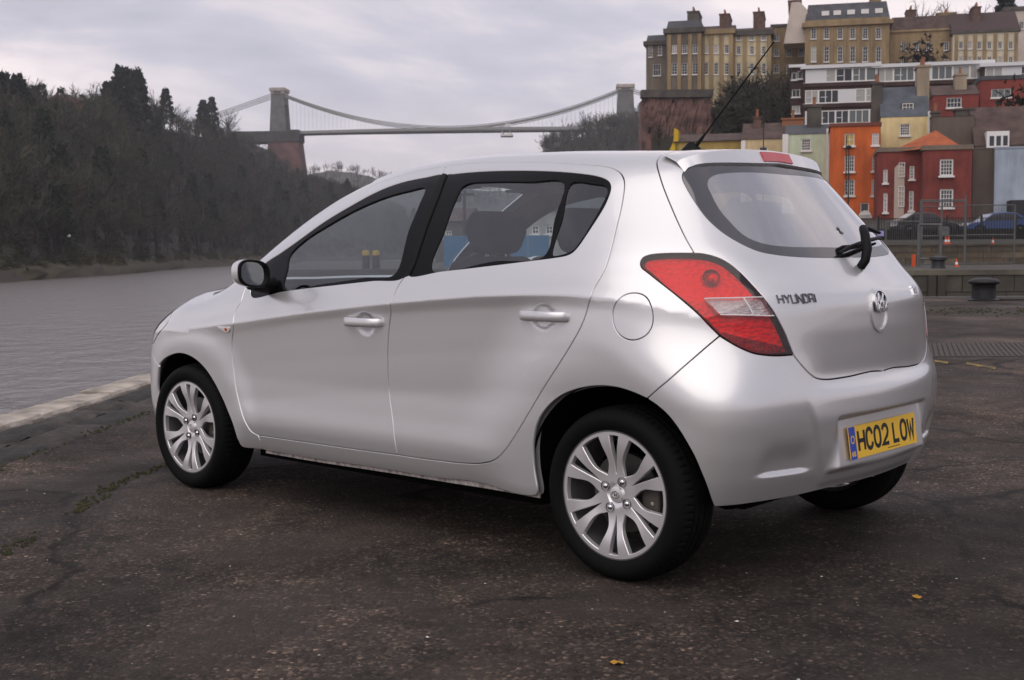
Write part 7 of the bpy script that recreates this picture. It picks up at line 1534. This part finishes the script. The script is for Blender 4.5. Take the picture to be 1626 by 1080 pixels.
# parked cars behind the railings
def far_car(px, D, ln, colr, label, name='parked_car', flip=False):
    c = empty(name); p = SITE(px, 380, D); zb = float(np.interp(D, [q[0] for q in prof], [q[1] for q in prof])); place(c, p.x, D, zb); tag(c, label, 'car', 'cars parked along the road'); m = mat('paint_'+colr[0], colr[1], .3, .2, coat=.6)
    s = ln/4.2; pr = [(0, .35), (.05, .62), (.35, .80), (1.05, .90), (1.65, 1.36), (2.2, 1.46), (3.1, 1.43), (3.75, 1.05), (4.1, .98), (4.2, .6), (4.15, .3), (3.75, .28)]+[(3.35+.34*math.cos(R(a)), .30+.34*math.sin(R(a))) for a in range(0, 181, 20)]+[(1.25, .24)]+[(.9+.34*math.cos(R(a)), .30+.34*math.sin(R(a))) for a in range(0, 181, 20)]
    pr = [((4.2-x if flip else x)*s, z) for x, z in pr]
    if flip: pr = pr[::-1]
    MB().prism(pr[::-1], -.82, .82, axis=1).build('body', m, c, bevel=.06, seg=3)
    for q in ([(1.2, .92), (1.72, 1.32), (2.25, 1.38), (2.25, .94)], [(2.33, .94), (2.33, 1.38), (3.05, 1.35), (3.5, 1.02)]):
        q = [((4.2-x if flip else x)*s, z) for x, z in q]; MB().prism(q, -.83, -.8, axis=1).build('window', PANE, c)
    for x in (.9, 3.35):
        x = (4.2-x if flip else x)*s
        for y in (-.75, .75):
            w_ = MB().lathe([(.02, -.09), (.22, -.09), (.30, -.08), (.31, 0), (.30, .08), (.02, .09)], 18, c=(x, y, .31), axis='y').build('wheel', mat('far_tyre', (.01, .01, .01), .8), c, smooth=True, angle=40); MB().lathe([(.0, -.094 if y < 0 else .094), (.19, -.093 if y < 0 else .093)], 14, c=(x, y, .31), axis='y').build('rim', GALV, w_)
    MB().box((.0*s, -.7, .62), (.06*s, .7, .74)).build('lamp_bar', mat('far_lamp', (.5, .45, .4), .3), c)
far_car(1525, 78, 4.3, ('blue', (.012, .045, .16)), 'blue car parked behind the railings below the blue house')
far_car(1418, 79, 4.0, ('dark', (.012, .012, .013)), 'black car parked behind the railings below the red corner building', flip=True)
# cones, barrier, post, sign
def cone(px, py, D, base, label, s=1.):
    c = empty('traffic_cone'); p = SITE(px, py, D); place(c, p.x, D, base); tag(c, label, 'cone', 'traffic cones on the far quay'); O_ = mat('cone_orange', (.62, .085, .02), .6)
    MB().box((-.2*s, -.2*s, 0), (.2*s, .2*s, .05*s)).build('foot', O_, c); MB().lathe([(.15*s, .05*s), (.09*s, .38*s), (.035*s, .75*s), (.0, .75*s)], 16).build('body', O_, c, smooth=True); MB().lathe([(.128*s, .22*s), (.088*s, .42*s)], 16).build('white_band', mat('reflective_white', (.72, .70, .68), .5), c, smooth=True)
cone(1519, 412, 54, LZ, 'orange cone alone on the far quay in front of the stone wall', .5); cone(1577, 372, 63, T2Z+.1, 'orange cone on the terrace wall below the parked blue car', .42); cone(1502, 372, 63, T2Z+.1, 'left of two orange cones on the terrace wall', .55); cone(1506.5, 372, 63.2, T2Z+.1, 'right of two orange cones on the terrace wall', .55)
p = SITE(1451, 400, 55); o = empty('marker_post'); place(o, p.x, 55, LZ); tag(o, 'short orange marker post between the fence and the gate frame', 'post'); MB().box((-.07, -.05, 0), (.07, .05, .55)).build('post', mat('cone_orange', (.62, .085, .02)), o)
p = SITE(1393, 375, 55.8); o = empty('site_sign'); place(o, p.x, 55.8, p.z); tag(o, 'small lilac and white sign on the mesh fence', 'sign'); MB().box((0, 0, 0), (.30, .02, .24)).build('board', mat('lilac_sign', (.30, .28, .55), .6), o)
# lamp posts
for px, top, bot, D, lab in ((1213, 140, 300, 120, 'tall black lamp post rising behind the car roof'), (1348, 236, 345, 100, 'thin black lamp post in front of the orange house')):
    q = SITE(px, top, D); zb = float(np.interp(D, [a[0] for a in prof], [a[1] for a in prof])); o = empty('lamp_post'); place(o, q.x, D, zb); tag(o, lab, 'lamp post'); h = q.z-zb
    MB().tube([(0, 0, 0), (0, 0, h*.4), (0, 0, h)], [.08, .06, .045], 8).build('column', IRON, o); MB().lathe([(.0, h+.30), (.22, h+.18), (.20, h), (.05, h-.05)], 10).build('lantern', IRON, o, smooth=True)
# footpath lamp across the river
px = 110; x, y, z = bank_pt(px, .10); o = empty('path_lamp'); place(o, x, y, z); tag(o, 'small path lamp with white globe at the foot of the wooded hill', 'lamp post'); MB().tube([(0, 0, 0), (0, 0, 5.2)], .07, 6).build('column', IRON, o); MB().lathe([(.1, 5.2), (.45, 5.35), (.3, 5.75), (0, 5.8)], 10).build('lantern', mat('milky_globe', (.6, .6, .6), .4), o, smooth=True)
# marks on the tarmac: worn yellow line, ribbed paving, pale scrapes
YP = mat('worn_yellow_line', (.34, .22, .03), .85, noise=.6, nscale=9, nlo=.42, nhi=.55, col2=(.05, .04, .03))
def quad_on_ground(name, pts, m, z=.004):
    V = [tuple(PG(a, b)) for a, b in pts]; V = [(x, y, z) for x, y, _ in V]; o = slink(name, V, [tuple(range(len(V)))], m, kind='structure'); return o
quad_on_ground('yellow_line', [(1535, 576), (1582, 584), (1580, 587), (1534, 579)], YP)
quad_on_ground('yellow_line', [(1484, 572), (1506, 575), (1505, 578), (1484, 575)], YP)
a = PG(1478, 545); b_ = PG(1700, 538); rib = mat('ribbed_paving', (.050, .040, .034), .8, noise=.3, nscale=3)
rp2 = empty('ribbed_paving'); q = PG(1470, 568); place(rp2, q.x, q.y, 0); tag(rp2, 'dark ribbed anti slip paving strip right of the rear bumper', 'paving')
ribm = MB().box((0, 0, 0), (.038, 1.9, .0015)).mesh('rib', (rib,))
for k in range(90): 
    o = link('rib', ribm, None, rp2, (k*.056, .05, .004)); o.rotation_euler = (0, 0, R(-18))
def flake(px, py, s, m, name, label, cat, seed):
    r = np.random.default_rng(seed); p = PG(px, py); V = [(s*(.7+.5*r.random())*math.cos(a), s*(.5+.4*r.random())*math.sin(a), .004+.35*s*r.random()*(k % 2)) for k, a in enumerate(np.linspace(0, 6.28, 9)[:-1])]+[(0, 0, .006+.2*s)]
    o = MB().add(V, [(i, (i+1) % 8, 8) for i in range(8)]).build(name, m, None); place(o, p.x, p.y, .0, r.uniform(0, 6)); tag(o, label, cat); return o
LF = mat('yellow_dead_leaf', (.38, .20, .02), .8); WB = mat('white_fragment', (.55, .54, .52), .8)
flake(978, 1055, .022, LF, 'fallen_leaf', 'yellow fallen leaf at the bottom centre of the tarmac', 'leaf', 1); flake(1455, 950, .019, LF, 'fallen_leaf', 'yellow fallen leaf on the tarmac below the number plate', 'leaf', 2)
flake(679, 1014, .007, WB, 'white_chip', 'white chip on the tarmac in the centre foreground', 'litter', 3); flake(1170, 989, .007, WB, 'white_chip', 'white chip on the tarmac below the rear wheel', 'litter', 4)
# ---------------------------------------------------------------- thin winter haze over the whole valley
hz_ = MB().box((-1200, -320, -10.5), (1200, 1850, 135)).build('haze', bpy.data.materials.new('valley_haze')); hz_.matrix_world = site; tag(hz_, 'thin grey winter haze over the river valley', 'haze', kind='stuff')
hm = hz_.data.materials[0]; hm.use_nodes = True; nt = hm.node_tree; nt.nodes.clear(); o_ = nt.nodes.new('ShaderNodeOutputMaterial'); pv = nt.nodes.new('ShaderNodeVolumePrincipled'); pv.inputs['Color'].default_value = (.86, .87, .92, 1); pv.inputs['Density'].default_value = .00021; pv.inputs['Anisotropy'].default_value = .2
nt.links.new(pv.outputs[0], o_.inputs['Volume'])
